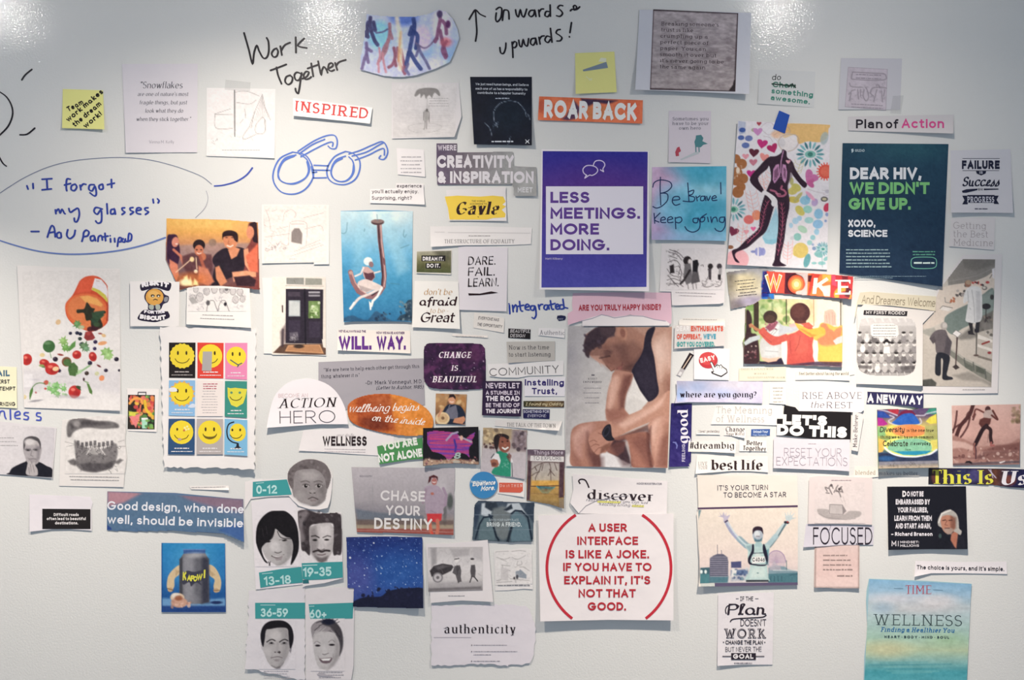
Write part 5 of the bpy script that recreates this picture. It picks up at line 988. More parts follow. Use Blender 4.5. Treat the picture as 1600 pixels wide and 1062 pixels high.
c.lines(k_("944,884 966,886|980,886 1002,884|958,914 970,908 984,914"), 1.2, '241c24', 'face_lines'); c.ell(238.5,462,3,2.2,'3c2c24','eye'); c.ell(247.5,462,3,2.2,'3c2c24','eye'); c.ell(238.8,462.6,1.3,1,'f0e8dc','eye_glint'); c.ell(247.8,462.6,1.3,1,'f0e8dc','eye_glint'); c.poly(k_("932,946 960,946 958,974 934,970"),'a8b0a8','biscuit_leg',2); c.poly(k_("972,944 998,944 1000,972 976,974"),'a8b0a8','biscuit_leg',2)
for i,(ch,x,y,a) in enumerate((('R',222,449,-12),('I',229.5,447.5,-8),('S',233,446.5,-4),('K',240,446,0),('I',251,447,5),('T',255,448,10))): c.text(ch,x,y,8,None,'e8e4ec','sans',.36,ang=a)
for ch,x,y,a in (('F',225,489,4),('O',230,489.5,2),('R',236,490,0),('T',242.5,490,0),('H',247.5,490,-3),('E',253,489,-4)): c.text(ch,x,y,5,None,'e4e0e8','sans',.34,ang=a)
for ch,x,y,a in (('B',218,497.5,8),('I',225,499,6),('S',228,499.5,4),('C',234.5,500.5,0),('U',242,500.5,0),('I',249.5,500,-5),('T',252.5,499.5,-8)): c.text(ch,x,y,7.2,None,'e8e4ec','sans',.34,ang=a)
c = Clip('cartoon_clipping', 'pencil cartoon of two heads before a crowd, tucked under the sunset family photo', 'cartoon', u0("1168,840 1240,826 1380,826 1560,842")+v0("1570,88 1164,66"), 'ebe6e4', (0,0,3,2))
p = Pic(u0("1180,836 1540,845 1540,985 1175,985"), 'e6e1e0', 1.1)
for x, y, r in ((301,466,6),(312,464,7),(323,455,6),(335,452,6),(347,453,5),(354,452,6),(364,455,6),(375,456,6),(306,452,5),(368,468,6),(379,467,5)): p.ell(x,y,r*.8,r,'ccc6c6',1).line(smooth([(x+r*.8*math.cos(a),y+r*math.sin(a)) for a in [k*.8 for k in range(9)]],3),.7,'787274',.7,.8)
for x, y in ((331,476),(349,476)): p.ell(x,y,6,7.5,'e6e2e0',1).line(smooth([(x-8,486),(x-7,478),(x-3,470),(x+3,470),(x+6,478),(x+9,486)],4),1,'706a6c',.8,.9)
p.ell(325,473,3,4,'504c50',1.5).ell(352,475,2.4,3,'28242c',1).ell(354,451,3,3.4,'605c60',1.2).poly(k_("1180,905 1205,895 1240,930 1200,940"),'a8a4a4',1.5).doodle(40,(296,446,384,484),'88828a',.8,4,7,.6); c.pic(p); c.fine(2, 312, 368, 492, 5.5, 1.2, 'a49e9e', .2, al='c', ang=2)
# smiley poster
c = Clip('smiley_poster', 'torn-edged poster with a grid of nine coloured squares of yellow smiling faces', 'poster', v0("1000,82 1600,92 1590,975 1300,962 1024,962 1016,640 1004,240"), 'e8e4e4', (3,0,2,9), torn='x', gloss=True, wob=.8)
cells = [("1056,180 1222,180 1220,402 1056,400",'201a1c'),("1234,180 1398,182 1396,404 1234,402",'d84438'),("1406,182 1546,182 1544,412 1408,406",'e088b0'),
 ("1056,416 1220,416 1218,640 1054,636",'88b4dc'),("1232,414 1394,418 1392,640 1230,640",'e8dedb'),("1406,420 1544,422 1544,650 1404,642",'3c8c80'),
 ("1054,656 1218,656 1216,880 1050,878",'305078'),("1230,656 1394,658 1394,878 1228,878",'b0a8a8'),("1404,656 1546,664 1546,888 1402,880",'7cb4d8')]
YL = 'e8d038'
for i, (q, col) in enumerate(cells):
    Q = v0(q); SQ = 'coloured_square#%d' % i; c.poly(Q, col, SQ); N_i = lambda n: SQ+'/'+n; cx = sum(a[0] for a in Q)/4; cy = Q[0][1]+(22 if i < 3 else 22)
    r = 18.5 if i % 3 != 2 else 15.5; cy = Q[0][1]+ (Q[3][1]-Q[0][1])*.38; dk = '403018'
    if i == 4:
        c.fine(3, 317, 340, 600.5, 3.6, 1.8, 'b05c6c', .1, al='c'); c.fine(9, 313, 342, 611.5, 4.2, 1.1, 'a8a0a4', .35, al='c'); continue
    if i == 0:
        P = []
        for k in range(36): a = k*math.pi/18; P.append((cx+(r if k%2 else r*1.08)*math.cos(a), cy+(r if k%2 else r*1.08)*math.sin(a)))
        c.poly(P, 'e4cc3c', N_i('smiley'))
    elif i == 3:
        c.poly([(cx+(21 if k%2 else 17.5)*math.cos(k*math.pi/16), cy+(21 if k%2 else 17.5)*math.sin(k*math.pi/16)) for k in range(32)], 'd8a868', N_i('sun_rays')); c.ell(cx,cy,r-1,r-1,YL,N_i('smiley'))
    elif i == 8: c.ell(cx+3,cy,12.5,14,YL,N_i('smiley'),-15)
    elif i == 5: c.poly(v0("1422,460 1440,466 1470,462 1500,466 1544,470 1534,520 1520,560 1480,584 1445,570 1424,520"), 'd8d048', N_i('smiley'))
    else: c.ell(cx,cy,r,r,YL,N_i('smiley'))
    ex = r*.36; ey = cy-r*.25
    if i != 1 and i != 5: c.ell(cx-ex,ey,1.5,3.2 if i not in (6,8) else 2.2,dk,N_i('eye'))
    if i not in (6, 5): c.ell(cx+ex*(1.2 if i == 8 else 1),ey,1.5,3.2 if i != 8 else 2.2,dk,N_i('eye'))
    if i == 5: c.ell(cx-7,ey+1,2,2,'5c8c70',N_i('eye')); c.ell(cx+6,ey+1,2,2,'5c8c70',N_i('eye'))
    sm = smooth([(cx+r*.62*math.cos(math.radians(a)), cy+r*.1+r*.5*math.sin(math.radians(a))) for a in (165,130,90,50,15)], 4)
    if i == 7: c.poly(sm+[(x, y-4.2+abs(x-cx)*.12) for x, y in sm[::-1]], '6c5c20', N_i('woven_smile'))
    elif i == 2: c.lines("360,562 366,566 372,570 378,567|373,570 371,573", 1.6, '4c5468', N_i('hammock_smile'))
    else: c.line(sm, 1.1, dk, N_i('smile'))
    if i == 1: c.poly(v0("1268,236 1326,236 1322,358 1262,356"), 'a8a4a4', N_i('grey_phone'))
    if i == 6: 
        for dx, dy in ((5,-7),(9,-9),(7,-4),(11,-5),(4,-3)): c.ell(cx+dx,cy+dy,1.7,1.7,'f0e4a0' if dx%2 else 'c87848',N_i('flower'))
        c.ell(cx-3,cy+11,3,2,'b89c94',N_i('spoon'))
    if i == 8:
        c.line(smooth(v0("1462,676 1430,690 1418,730 1425,775 1450,800 1480,808"),5),2,'20202c',N_i('globe_stand')); c.poly(v0("1480,805 1492,808 1494,828 1516,844 1450,846 1476,830"),'20202c',N_i('globe_stand'))
    if i == 3: c.poly(v0("1058,465 1090,460 1108,476 1100,486 1060,486"), 'e0e0e4',N_i('cloud'),2); c.poly(v0("1180,576 1200,562 1218,566 1218,586 1176,586"), 'd0d8e8',N_i('cloud'),2)
    y = Q[3][1]-6; lc = 'e0dce0' if i not in (0,) else 'b0a8a8'
    c.fine(1, Q[0][0]+9, Q[1][0]-9, y-2.5, 3, 1.9, lc, 0); c.fine(1, Q[0][0]+4, Q[1][0]-4, y+2.2, 3, 1.4, lc, 0)
c = Clip('picture_card', 'small card of a black toolbox packed with colourful fruit and a glass', 'picture', v0("794,466 994,470 978,738 800,732"), 'e8e3e2', (0,0,0,1))
p = Pic(v0("800,506 968,508 966,722 798,720"), '2c2824', .9); FC=['d86c50','e08c4c','e8b44c','5c8c4c','d8584c','8cb050','e07c70','3c5c38','e0a060','c84c4c']
p.blobs(60,(202,618,240,669),(1.6,4.6),FC,11,1,.95).line(v0("810,560 840,530 880,535 890,560"),4,'e8a050',1,1,1).line(v0("905,545 915,600 950,635"),4.5,'e0b83c',1,1,1).poly(v0("805,640 880,620 850,715"),'e08080',1).line(v0("805,640 880,620"),1.4,'5c8c48').poly(v0("884,652 924,652 918,718 888,718"),'a8d8c0',1).poly(v0("884,650 924,650 924,662 884,662"),'f0f0ec',1).poly(v0("806,610 850,615 845,640 806,636"),'d0cc50',1).line(v0("880,570 870,620"),2.5,'d86c50').blobs(10,(226,645,241,667),(1.5,3),['3c6c3c','5c9450','7cac5c'],3,1,.9).line(v0("800,506 968,508 966,722 798,720 800,506"),1.6,'1c1818',.8)
c.pic(p); c.lines([v0("862,506 864,490 912,490 912,506")], 1.4, '605c60', 'toolbox_handle')
c = Clip('cartoon_clipping', 'smudgy charcoal cartoon of a crowd packed between the jaws of a huge mouth', 'cartoon', v0("390,664 620,640 790,632 780,800 792,900")+w0("640,4 636,68 480,66 305,62")+v0("372,1040 378,800"), 'dedad9', (0,1,0,2), wob=.8)
p = Pic(v0("405,640 785,640 785,1000 405,1000"), 'dcd8d7', 1.0)
p.poly(v0("420,690 450,658 520,654 600,668 690,672 738,690 740,712 700,716 640,720 560,712 500,720 460,740 440,770 420,760"), '6c686a', 3).poly(v0("440,690 520,665 640,680 690,690 600,700 500,700 450,720"), '3c383c', 5, .7).ell(120,662,6,5,'a8a4a4',4,0,.7)
p.poly(v0("465,790 500,820 560,840 640,845 720,810 735,850 730,900 700,960 600,990 520,980 480,950 470,870"), '7c787a', 3).poly(v0("500,940 560,930 650,935 720,920 700,962 600,990 520,978"), '484448', 4, .85).poly(v0("425,920 460,905 490,930 470,950 440,940"), '6c686a', 3).poly(v0("710,930 750,905 770,915 740,940"), '6c686a', 3).poly(v0("530,850 580,815 620,830 660,880 560,880"), 'b0acac', 3, .8).line(v0("540,880 580,820"),1,'e0dcdc').line(v0("620,830 655,880"),1,'e0dcdc')
for k in range(9):
    x = 122+k*6.6; y = 686+((k*7)%4); p.ell(x,y,1.6,2.2,'d8d4d4',.8).poly([(x-2,y+2),(x+2,y+2),(x+2.6,y+9),(x-2.6,y+9)],'504c50',1,.8).line([(x,y+8),(x-.5,y+13)],1,'3c383c')
p.doodle(40,(116,692,182,715),'383438',.9,3,5,.6).doodle(30,(118,720,180,735),'484448',1,4,6,.5).scrib([v0(x) for x in "415,830 500,812|730,830 785,828|740,800 775,790|405,800 470,815|720,970 735,985 730,965".split('|')],.8,'807c7e',.7).noise(7,.05,seed=4)
c.pic(p, mask=c.P); c.fine(2, 108, 188, 744.5, 5, 1.3, 'a09c9c', .1, al='c', ang=1)
c = Clip('text_strip', 'thin pale strip under the curl of the smiley poster', 'clipping', w0("975,62 1178,60 1180,84 985,80"), 'e2dedd', (0,0,1,4)); c.fine(1, 299, 354, 762, 3, 1.3, 'a8a4a4', .05, ang=-1)
# ---- centre
c = Clip('headline_strip', 'cream strip with purple condensed headline will, way', 'clipping', v1("512,100 964,106 966,248 508,228"), 'e6ded8', (0,0,7,3), gloss=True)
for t,a,b in (('WILL.',529,580.5),('WAY.',588.5,634)):
    c.text(t,a,546,21,b,'5c2c80','sans',.27,tr=.1)
c.text("WE'VE ALWAYS HAD THE", 529, 519, 3.8, 571.5, '5c3c6c', 'sans', .22, ang=.5); c.text("NOW WE HAVE ANOTHER", 588, 521.5, 3.8, 632, '5c3c6c', 'sans', .22, ang=.5)
c = Clip('quote_clipping', 'tilted grey clipping with a typed quote about helping each other', 'clipping', v1("390,302 720,288 1046,278 1056,570 900,575 640,570 560,600 390,420"), 'a29ea6', (0,0,0,0))
c.text('"We are here to help each other get through this', 506, 580.5, 5.4, 655, '3c3844', 'slab', .13, ang=-2.4); c.text('thing, whatever it is."', 502, 590.5, 5.4, 562, '3c3844', 'slab', .13, ang=-2.2); c.text('–Dr. Mark Vonnegut, M.D.', 571, 600.5, 5.6, 660, '3c3844', 'slab', .13, ang=-1.5); c.text('(Letter to Author, 1985)', 588, 608.2, 5.4, 661, '3c3844', 'slab', .13, ang=-1.2, sl=.25)
c = Clip('oval_clipping', 'orange oval clipping with white script on wellbeing from the inside', 'clipping', smooth(v1("572,590 600,545 680,512 790,500 880,510 980,540 1060,590 1100,640 1108,690 1090,730 1050,755 960,762 850,752 740,730 640,700 585,660"),4,True), 'd8843c', (0,0,2,3), gloss=True)
p = Pic("542,614 679,682", 'd8843c', 1.2); p.grad('b8602c','c0642c','d8883c','dc8c40', ax='h').poly(v1("635,510 840,500 850,590 870,730 740,735 640,690 625,590"), '9c4420', 5, .75).poly(v1("840,500 900,500 1010,560 1060,640 1100,690 1080,740 980,700 860,640"), 'dc8838', 4, .8).ell(585,662,22,10,'6c2c18',8,10,.85).ell(600,628,20,8,'a85c34',8,0,.6).ell(665,675,14,6,'e0a048',5).noise(5,.06,seed=3).noise(3,.04,seed=6)
c.pic(p, mask=c.P); c.text('wellbeing begins', 543.5, 644, 12, 653.5, 'f0e0dc', 'script', .15, ang=-1.5, sl=.45, tr=.02); c.text('on the inside', 580, 657, 10.5, 662, 'f0e0dc', 'script', .15, ang=5, sl=.4, tr=.02)
c = Clip('headline_clipping', 'dome-shaped white clipping reading become an action hero', 'clipping', smooth(v1("66,712 90,590 125,500 200,430 280,408 345,406 430,432 490,475 530,530 560,600 576,690"),3)+v1("400,690 200,704"), 'e8e3e8', (0,0,10,7))
c.text('BECOME AN', 435, 621, 6, 481, 'ccb0b4', 'sans', .1, ang=-1); c.text('ACTION', 434, 637.5, 14.5, 524, '241418', 'didone', .16, ang=-1.5, sl=.25); c.text('HERO', 437, 661.5, 19.5, 524, '4c444c', 'sans', .055, ang=-1)
c = Clip('headline_clipping', 'white clipping with bold condensed black word wellness under the oval', 'clipping', v1("296,728 470,722 575,700 700,722 862,762 862,872 760,886 600,876 400,862 266,856"), 'e6e1e3', (0,0,3,0))
c.text('WELLNESS', 504, 696.3, 15, 573, '2c2024', 'sans', .2, tr=.12); c.text('your daily', 526, 681.5, 4.5, 552, 'a8a0a4', 'script', .12, sl=.3); c.fine(2, 507, 571, 701.5, 4, 1, 'b8b0b4', 0, ang=1)
c = Clip('galaxy_card', 'rounded dark violet starry card saying change is beautiful', 'card', smooth(v1("1050,230 1060,200 1090,184 1240,184 1390,188 1420,205 1432,240 1434,420 1425,455 1395,470 1250,474 1100,464 1068,440 1050,400"),3,True), '38183c', (0,0,3,1), gloss=True)
p = Pic("661,536 760,610", '34163a', 1.1); p.noise(12,.9,'5c2c58',3,.5).noise(5,.5,'14081c',7,.55).noise(20,.8,'20102c',5,.6).ell(735,555,14,10,'54284c',8,0,.7).ell(690,600,20,6,'4c2444',6,0,.6).ell(745,590,10,10,'5c2c4c',8,0,.5).blobs(46,(663,538,758,607),(.4,1),['b088b4','8c6494','e0c8e0','7c4c7c'],5,.8,.8); c.pic(p, mask=c.P)
c.text('CHANGE', 685, 559, 9.5, 735, 'ecdfe6', 'serif', .24, sl=.2); c.text('IS', 704.5, 579, 8.5, 715, 'ecdfe6', 'serif', .24, sl=.2); c.text('BEAUTIFUL', 675, 597, 9.5, 744, 'ecdfe6', 'serif', .24, sl=.2)
c = Clip('photo_clipping', 'photo of a person in a navy shirt and grey apron holding round loaf', 'photo', v1("1124,498 1318,504 1306,694 1120,688"), '8c6848', (0,0,1,1), gloss=True)
p = Pic(v1("1124,498 1318,504 1306,694 1120,688"), '8c6848', .9); p.grad('b08c68','a87c50','7c5840','a07c60').blobs(26,(681,615,727,642),(2,5),['c8a070','8c6040','dcc090','70503c','b47c48'],2,2,.8)
b_=v1; p.poly(b_("1165,620 1190,575 1220,565 1260,570 1290,590 1310,640 1300,690 1200,690 1168,650"), '1c2438', 1.2).poly(b_("1200,590 1250,570 1262,620 1260,660 1180,655 1180,620"), '6c6c7c', 1.2).line(b_("1205,585 1212,570"),1.6,'6c6c7c').ell(706,625,5.4,6.6,'d09878',1).poly(b_("1202,530 1210,505 1235,502 1248,520 1246,535 1232,520 1210,524"), '2c1c1c', 1).line(b_("1214,550 1225,553 1234,549"),1.2,'f0e0d8',.8).poly(b_("1240,655 1300,640 1312,660 1290,690 1230,680"), 'c88c6c', 1.2).ell(691.5,653.5,11,10,'dcc49c',1).ell(692,653,8,7,'ccac84',1.5).ell(692,653,2.5,2.5,'7c5c44',1).line(b_("1160,600 1140,640"),3,'c89070',1.2); c.pic(p)
c = Clip('headline_clipping', 'green tilted clipping stating in white you are not alone', 'clipping', v1("756,828 1040,775 1044,905 945,914 772,940"), '4c8c54', (0,0,3,2))
c.text('YOU ARE', 598, 704.5, 12.5, 653, 'e4e8e0', 'sans', .26, ang=-10, tr=.08); c.text('NOT ALONE', 592, 722.5, 13, 660.5, 'e8ece6', 'sans', .26, ang=-8, tr=.08)
c = Clip('picture_clipping', 'map of america in purple and red stripes on a black background', 'picture', v1("1044,714 1390,706 1394,942 1240,932 1150,938 1044,952"), '181018', (0,0,5,1), gloss=True)
p = Pic(v1("1044,714 1390,706 1394,942 1044,952"), '140e14', 1.0)
MP = v1("1068,740 1120,730 1210,738 1250,745 1270,760 1300,790 1340,755 1368,740 1365,765 1350,790 1355,810 1335,830 1330,860 1335,900 1315,880 1290,870 1250,880 1225,900 1200,922 1180,890 1140,870 1100,860 1070,810")
p.poly(MP, '7c3c94', 1)
for k in range(22): yy = 674+k*2; p.line([(664+R.uniform(0,10), yy+R.uniform(-2,2)), (700+R.uniform(-20,20), yy), (740, yy+R.uniform(-4,4))], 1.4, R.choice(['d04868','4438a8','b04080','6444b0','dc5058','c84070']), 1.6, .75)
q = np.stack([p.X.ravel(), p.Y.ravel()],1); ins = inside_np(MP, p.X, p.Y); p.c[~ins] = C('140e14')
p.line(v1("1190,790 1225,750 1260,740"),3,'a89cb8',1.2).line(v1("1270,770 1300,780 1345,800"),3,'a8a0b4',1.2).line(v1("1240,790 1250,830 1245,860"),3,'3c3090',1.5).ell(721,684,2.6,4,'d8b0a0',1).poly(v1("1044,920 1060,905 1150,915 1250,905 1394,925 1394,942 1044,952"),'c8a890',3,.85).blobs(24,(663,714,746,726),(.8,2.2),['8c5c54','e4d0bc','a86c70','6c4450'],3,1,.8).blobs(40,(663,716,746,728),(.6,1.6),['8c5c4c','e4d0bc','5c3c44'],8,1,.7)
c.pic(p, mask=c.P); c.text('8', 708.5, 716.5, 10, 719, 'a0b4b0', 'sans', .22, sl=.25); c.ell(713,721,6,2,'b8b0a4','white_base')
c = Clip('quote_clipping', 'dark violet block of white capitals on never letting a stumble stop the journey', 'clipping', m1("820,930 1140,930")+v2("62,425 56,642")+v1("1600,642 1412,634"), '2c1c3c', (0,0,1,1))
for t,y,h,wt in (('NEVER LET',606.5,8.6,.2),('A STUMBLE IN',616.5,6.4,.2),('THE ROAD',626.5,8.2,.24),('BE THE END OF',636,6.6,.2),('THE JOURNEY',645.5,7,.24)): c.text(t, 759, y, h, 812, 'd8ccdc' if wt<.22 else 'e6dee8', 'round' if wt>.2 else 'hand', wt, tr=.12)
c = Clip('label_strip', 'black label with two lines on beautiful design', 'clipping', m1("1032,494 1216,502 1214,582 1030,572"), '181418', (0,0,0,0))
c.text('BEAUTIFUL', 797, 519.5, 5.2, 828, 'c8c4c8', 'sans', .16, sl=.15, ang=1); c.text('DESIGN', 797, 526.5, 5.2, 820, 'c8c4c8', 'sans', .16, sl=.15, ang=1)
c = Clip('text_strip', 'tiny white strip with the serif word authentic', 'clipping', m1("1284,490 1500,496 1496,572 1280,550"), 'e4e1e3', (0,0,2,1)); c.text('Authentic', 843, 522.5, 6.8, 882, '74707c', 'serif', .12, ang=1)
c = Clip('text_strip', 'light grey slip in typewriter serif about time to start listening', 'clipping', m1("1016,604 1420,600 1418,760 1028,780"), 'bab6b2', (0,0,3,0))
c.text('Now is the time', 795, 546, 6.6, 858, '5c585a', 'slab', .12, ang=-.5); c.text('to start listening.', 795, 557, 6.6, 861.5, '5c585a', 'slab', .12, ang=-.5)
c = Clip('headline_strip', 'white strip with thin capitals spelling community', 'clipping', m1("860,790 1490,760 1488,880 1200,886 1112,902 970,900 872,888"), 'e4e1e2', (0,0,2,1)); c.text('COMMUNITY', 765, 587.5, 12, 873, '4c484c', 'sans', .085, ang=-2.8, tr=.2)
c = Clip('headline_strip', 'white square with the purple bold words installing trust', 'clipping', v2("80,398 334,396 330,516 78,514"), 'e2dfe6', (0,0,1,0), wob=.15)
c.text('Installing', 820, 602, 9.8, 881, '34286c', 'sans', .2, ang=.3); c.text('Trust,', 831, 615.5, 9.8, 870.5, '34286c', 'sans', .2)
c = Clip('text_strip', 'olive-brown sliver with white italic handwriting', 'clipping', v2("72,545 326,545 325,585 72,582"), '4c4030', (0,0,0,0)); p = Pic(v2("72,545 326,545 325,585 72,582"),'4c4030',1.2); p.grad('3c3c28','54442c','7c6444','4c3c30',ax='h').noise(4,.08,seed=3); c.pic(p); c.text('I found my Oddity', 821, 633.3, 4.6, 879, 'd8cca8', 'hand', .15, sl=.25)
c = Clip('label_strip', 'navy label promising in pale capitals something for everyone', 'clipping', v2("68,596 236,598 234,658 70,652"), '1c1c4c', (0,0,1,0)); c.text('SOMETHING FOR', 818, 645, 4.4, 858, 'c8c8dc', 'sans', .18); c.text('EVERYONE:', 824, 651.5, 4.4, 853, 'b8b8d0', 'sans', .15, sl=.2)
c = Clip('headline_strip', 'pale grey strip in narrow serif capitals about the talk of the town', 'clipping', m3("275,82 802,90 775,165 600,155 268,128"), 'd8d4d3', (0,0,0,8)); c.text('THE TALK OF THE TOWN', 792, 666, 6, 868, '64605f', 'serif', .13, ang=1.4)
c = Clip('photo_clipping', 'photo of a braided person in a green vest pointing at the viewer', 'photo', m3("178,140 330,148 525,162 508,550 400,530 240,512 155,508"), 'c0b8bc', (0,0,0,4), gloss=True)
p = Pic("751,667 824,749", 'bcb4b8', .95); p.grad('b8a890','b4a8a0','c0b8bc','b8b0b8').poly(m3("180,140 400,150 400,230 300,270 180,270"), 'a89478', 4).poly(m3("410,155 525,162 520,340 400,300"), '8c7c80', 5).blobs(26,(755,670,785,692),(1,4),['dcc8a0','8c7458','c0a880','6c5c50'],4,1.5,.8).blobs(30,(800,672,822,702),(1,3.5),['5c4c50','a0949c','74646c','3c3038'],5,1.5,.8).blobs(12,(755,692,775,702),(1,2.6),['4c2c2c','8c4c44','3c2828'],6,1.2,.8).poly(m3("170,300 270,310 400,340 520,330 510,540 155,510"), 'beb6bc', 3, .8)
p.poly(m3("255,380 290,330 340,330 390,370 402,430 398,525 300,520 245,500 262,460 300,440 310,400"), '2c8c70', 1.2).poly(m3("375,340 410,400 412,530 396,528 396,420"), 'e0dce0', 1.2).line(m3("404,420 406,528"),1.4,'2c3038',.8).poly(m3("240,385 275,340 300,350 315,400 300,450 270,390"), 'e4e0e4', 1.2).line(m3("240,380 262,350"),1.4,'2c2c34').poly(m3("232,400 260,388 290,396 302,430 285,455 245,450"), '9c6450', 1.3).ell(772,725,4,3,'6c4038',1.5).poly(m3("380,340 400,360 390,420 360,370"), '6c3c34', 1.5,.8)
p.ell(788,694,9.5,13,'8c5444',1.2,-8).poly(m3("262,220 290,192 340,190 380,210 372,235 340,215 310,220 300,270 290,310 268,300"), '241818', 1.2).line(m3("280,290 285,330"),2,'2c1c1c').scrib([m3("300,196 320,220"),m3("325,192 318,215")],1,'7c4c40',.7).line(m3("330,300 350,312 372,298"),2.4,'f4ece8',.9).ell(785,690,1.6,1,'1c1010',.7).ell(793,689,1.6,1,'1c1010',.7).ell(789,695,2,1.6,'a86850',1).doodle(9,(785,716,796,732),'c8d8d0',.8,2,3)
c.pic(p, mask=c.P)
c = Clip('round_sticker', 'round blue sticker with white brush words experience more', 'sticker', [(755.7+21.8*math.cos(a), 757.5+21*math.sin(a)) for a in [k*math.pi/14 for k in range(28)]], '3c84bc', (0,0,0,0))
c.text("Happier Lives", 735.5, 754.5, 4.2, 758, 'dce8f4', 'hand', .16, ang=-2, sl=.2); c.text('Experience', 738, 759.5, 7.5, 773.5, 'eaf0f8', 'hand', .2, ang=-4, sl=.3, tr=.08); c.text('More.', 751, 767, 8, 773, 'eaf0f8', 'hand', .2, ang=-4, sl=.3, tr=.08)
c = Clip('label_strip', 'small white slip with a coral label in spaced letters', 'clipping', m3("296,545 505,550 500,690 290,660"), 'e6e1df', (0,0,0,2)); c.poly(m3("303,575 490,578 490,640 470,655 303,650"), 'd0604c', 'coral_label'); c.text('Do it THEN', 781.5, 760.5, 4.2, 816, 'f0d8d0', 'slab', .13, tr=.5)
c = Clip('photo_clipping', 'photo of two people in denim overalls captioned bring a friend', 'photo', m3("140,718 580,735 568,1040 390,1045 220,1035 92,1026 110,750"), '4c5868', (0,0,2,3), gloss=True)
p = Pic("738,781 835,848", '4c5868', 1.0); p.grad('3c4858','54606c','4c5c68','46545e').poly(m3("165,740 260,725 250,790 230,850 160,830"), 'c0c8d0', 2).poly(m3("195,725 280,730 300,790 240,800 190,770"), '2c3440', 2.5).poly(m3("255,780 330,760 400,780 390,840 400,1000 330,1030 290,1000 240,870"), '6c7478', 4).poly(m3("150,840 240,850 260,920 270,1030 140,1025"), '5c7078', 2).line(m3("250,840 180,850 150,900 115,1020"),2.6,'182434',1.2).line(m3("240,860 280,1000 300,1030"),2.8,'141e2c',1.2).line(m3("225,830 245,860"),3.4,'1c2838',1)
p.poly(m3("370,740 460,735 520,830 540,860 470,800 400,820 350,800"), 'b8c0c8', 2).poly(m3("340,790 400,745 410,780 360,800"), '242c38', 2).poly(m3("400,830 440,800 500,840 540,900 550,1035 400,1040 380,940"), '5c7480', 2).line(m3("400,820 430,796 480,800 530,850 560,1020"),2.8,'182434',1.2).line(m3("400,930 380,1000 370,1040"),4,'1c2430',2).poly(m3("520,735 580,735 575,900 555,860 500,790"), '303c4c', 3).poly(m3("100,760 160,740 140,860 110,960"), '303c50', 3).line(m3("110,830 570,830"),.8,'8c98a4',.8,.6).line(m3("110,950 570,945"),.8,'8c98a4',.8,.5)
c.pic(p, mask=c.P); c.text("GO TO YOUR HAPPY PLACE.", 764, 814, 3.8, 811, 'a8b4bc', 'sans', .18); c.text('BRING A FRIEND.', 760.5, 822.5, 7, 815, 'c8d0d4', 'sans', .2)
c = Clip('magazine_clipping', 'narrow clipping with more to explore over a blue hammock under autumn trees', 'picture', m3("528,315 822,318 815,780 700,745 520,715"), '6c5448', (0,0,0,6), gloss=True)
p = Pic("822,702 883,795", '6c5448', 1.0); p.grad('6c5c68','8c7c80','b0a89c','c0a468','b88c48','8c7448','7c6444').poly(m3("530,400 560,400 555,560 545,715 520,715"), '4c343c', 2).poly(m3("778,400 820,400 812,690 772,695"), '503840', 2).poly(m3("560,420 778,420 775,560 560,560"), 'b4aca8', 3, .8)
p.scrib([m3(x) for x in "560,470 620,430 700,410 770,420|600,600 590,540 620,480 640,420|560,520 590,500 620,490|700,420 710,470 690,520|700,470 740,520|710,480 712,560|650,430 640,480|740,420 760,480|600,480 585,450".split('|')],1.3,'54403c',.85).poly(m3("560,560 770,560 772,610 556,612"),'d0a050',3).line(m3("548,604 775,600"),1.6,'5c4030').poly(m3("600,604 740,610 690,662 650,662"),'2c6880',1.3).ell(853,765,3,2.4,'1c2c44',1).line(m3("600,604 640,650 690,655 742,610"),1.6,'4c98a8',1).poly(m3("556,620 770,620 775,730 560,715"),'a88850',5,.7).line(m3("560,660 770,668"),1.4,'7c5c3c',1.5,.6).noise(4,.06,seed=4).poly(m3("530,318 822,320 820,360 530,355"),'5c4c5c',3,.85)
c.pic(p, mask=c.P); c.poly(m3("552,362 814,370 814,412 548,404"), 'd8d4d4', 'white_band'); c.text('Things More', 834, 709.8, 6.5, 880, 'c0b4c0', 'hand', .16); c.text('TO EXPLORE', 833, 718.5, 6, 877, '6c6670', 'sans', .13)
c.tape(m3("775,700 830,700 830,790 780,790"))
# ---- seated man
c = Clip('pink_clipping', 'torn pink clipping with red capitals about being truly happy inside', 'clipping', u2("380,872 620,866 992,868 998,1000 996,1060")+v2("980,70 940,45 880,38 800,20 740,5 660,25 600,30 540,20 440,42 350,70 348,0")+u2("380,980 375,940"), 'dcb8c8', (0,0,3,3))
c.poly(u2("440,1040 560,1004 640,1020 740,1008 820,1012 900,1040 960,1042 985,1062")+v2("985,74 700,76 440,76"), 'e6e0e2', 'torn_white_core'); c.lines([u2("432,1046 500,1030 560,1006 600,1014 640,1026 740,1012 820,1016 890,1036 960,1046")], 1.4, 'a8a0b0', 'torn_edge')
c.text('ARE YOU TRULY HAPPY INSIDE?', 904, 485.5, 9.5, 1033, 'a83848', 'sans', .2, ang=-.6, tr=.12)
c = Clip('magazine_page', 'magazine page of a seated person in black tank top, head bowed over knees', 'photo', v2("350,76 1000,80 996,500 972,964 700,964 336,950 332,700"), 'c8c4c4', (0,0,2,7), gloss=True, wob=.6)
p = Pic(v2("350,78 1000,80 972,964 334,952"), 'c4c0c0', 1.0); p.grad('c4c0c2','c0bcbc','c2bebc','c6c2c0').grad('a8a4a8','c4c0c0','ccc8c8','c8c4c4', ax='h', a=.6).noise(16,.04,seed=3).ell(893,560,12,40,'a8a4a8',14,0,.5).poly(v2("340,880 420,860 700,880 800,950 700,964 336,952"), 'e0dcdc', 5)
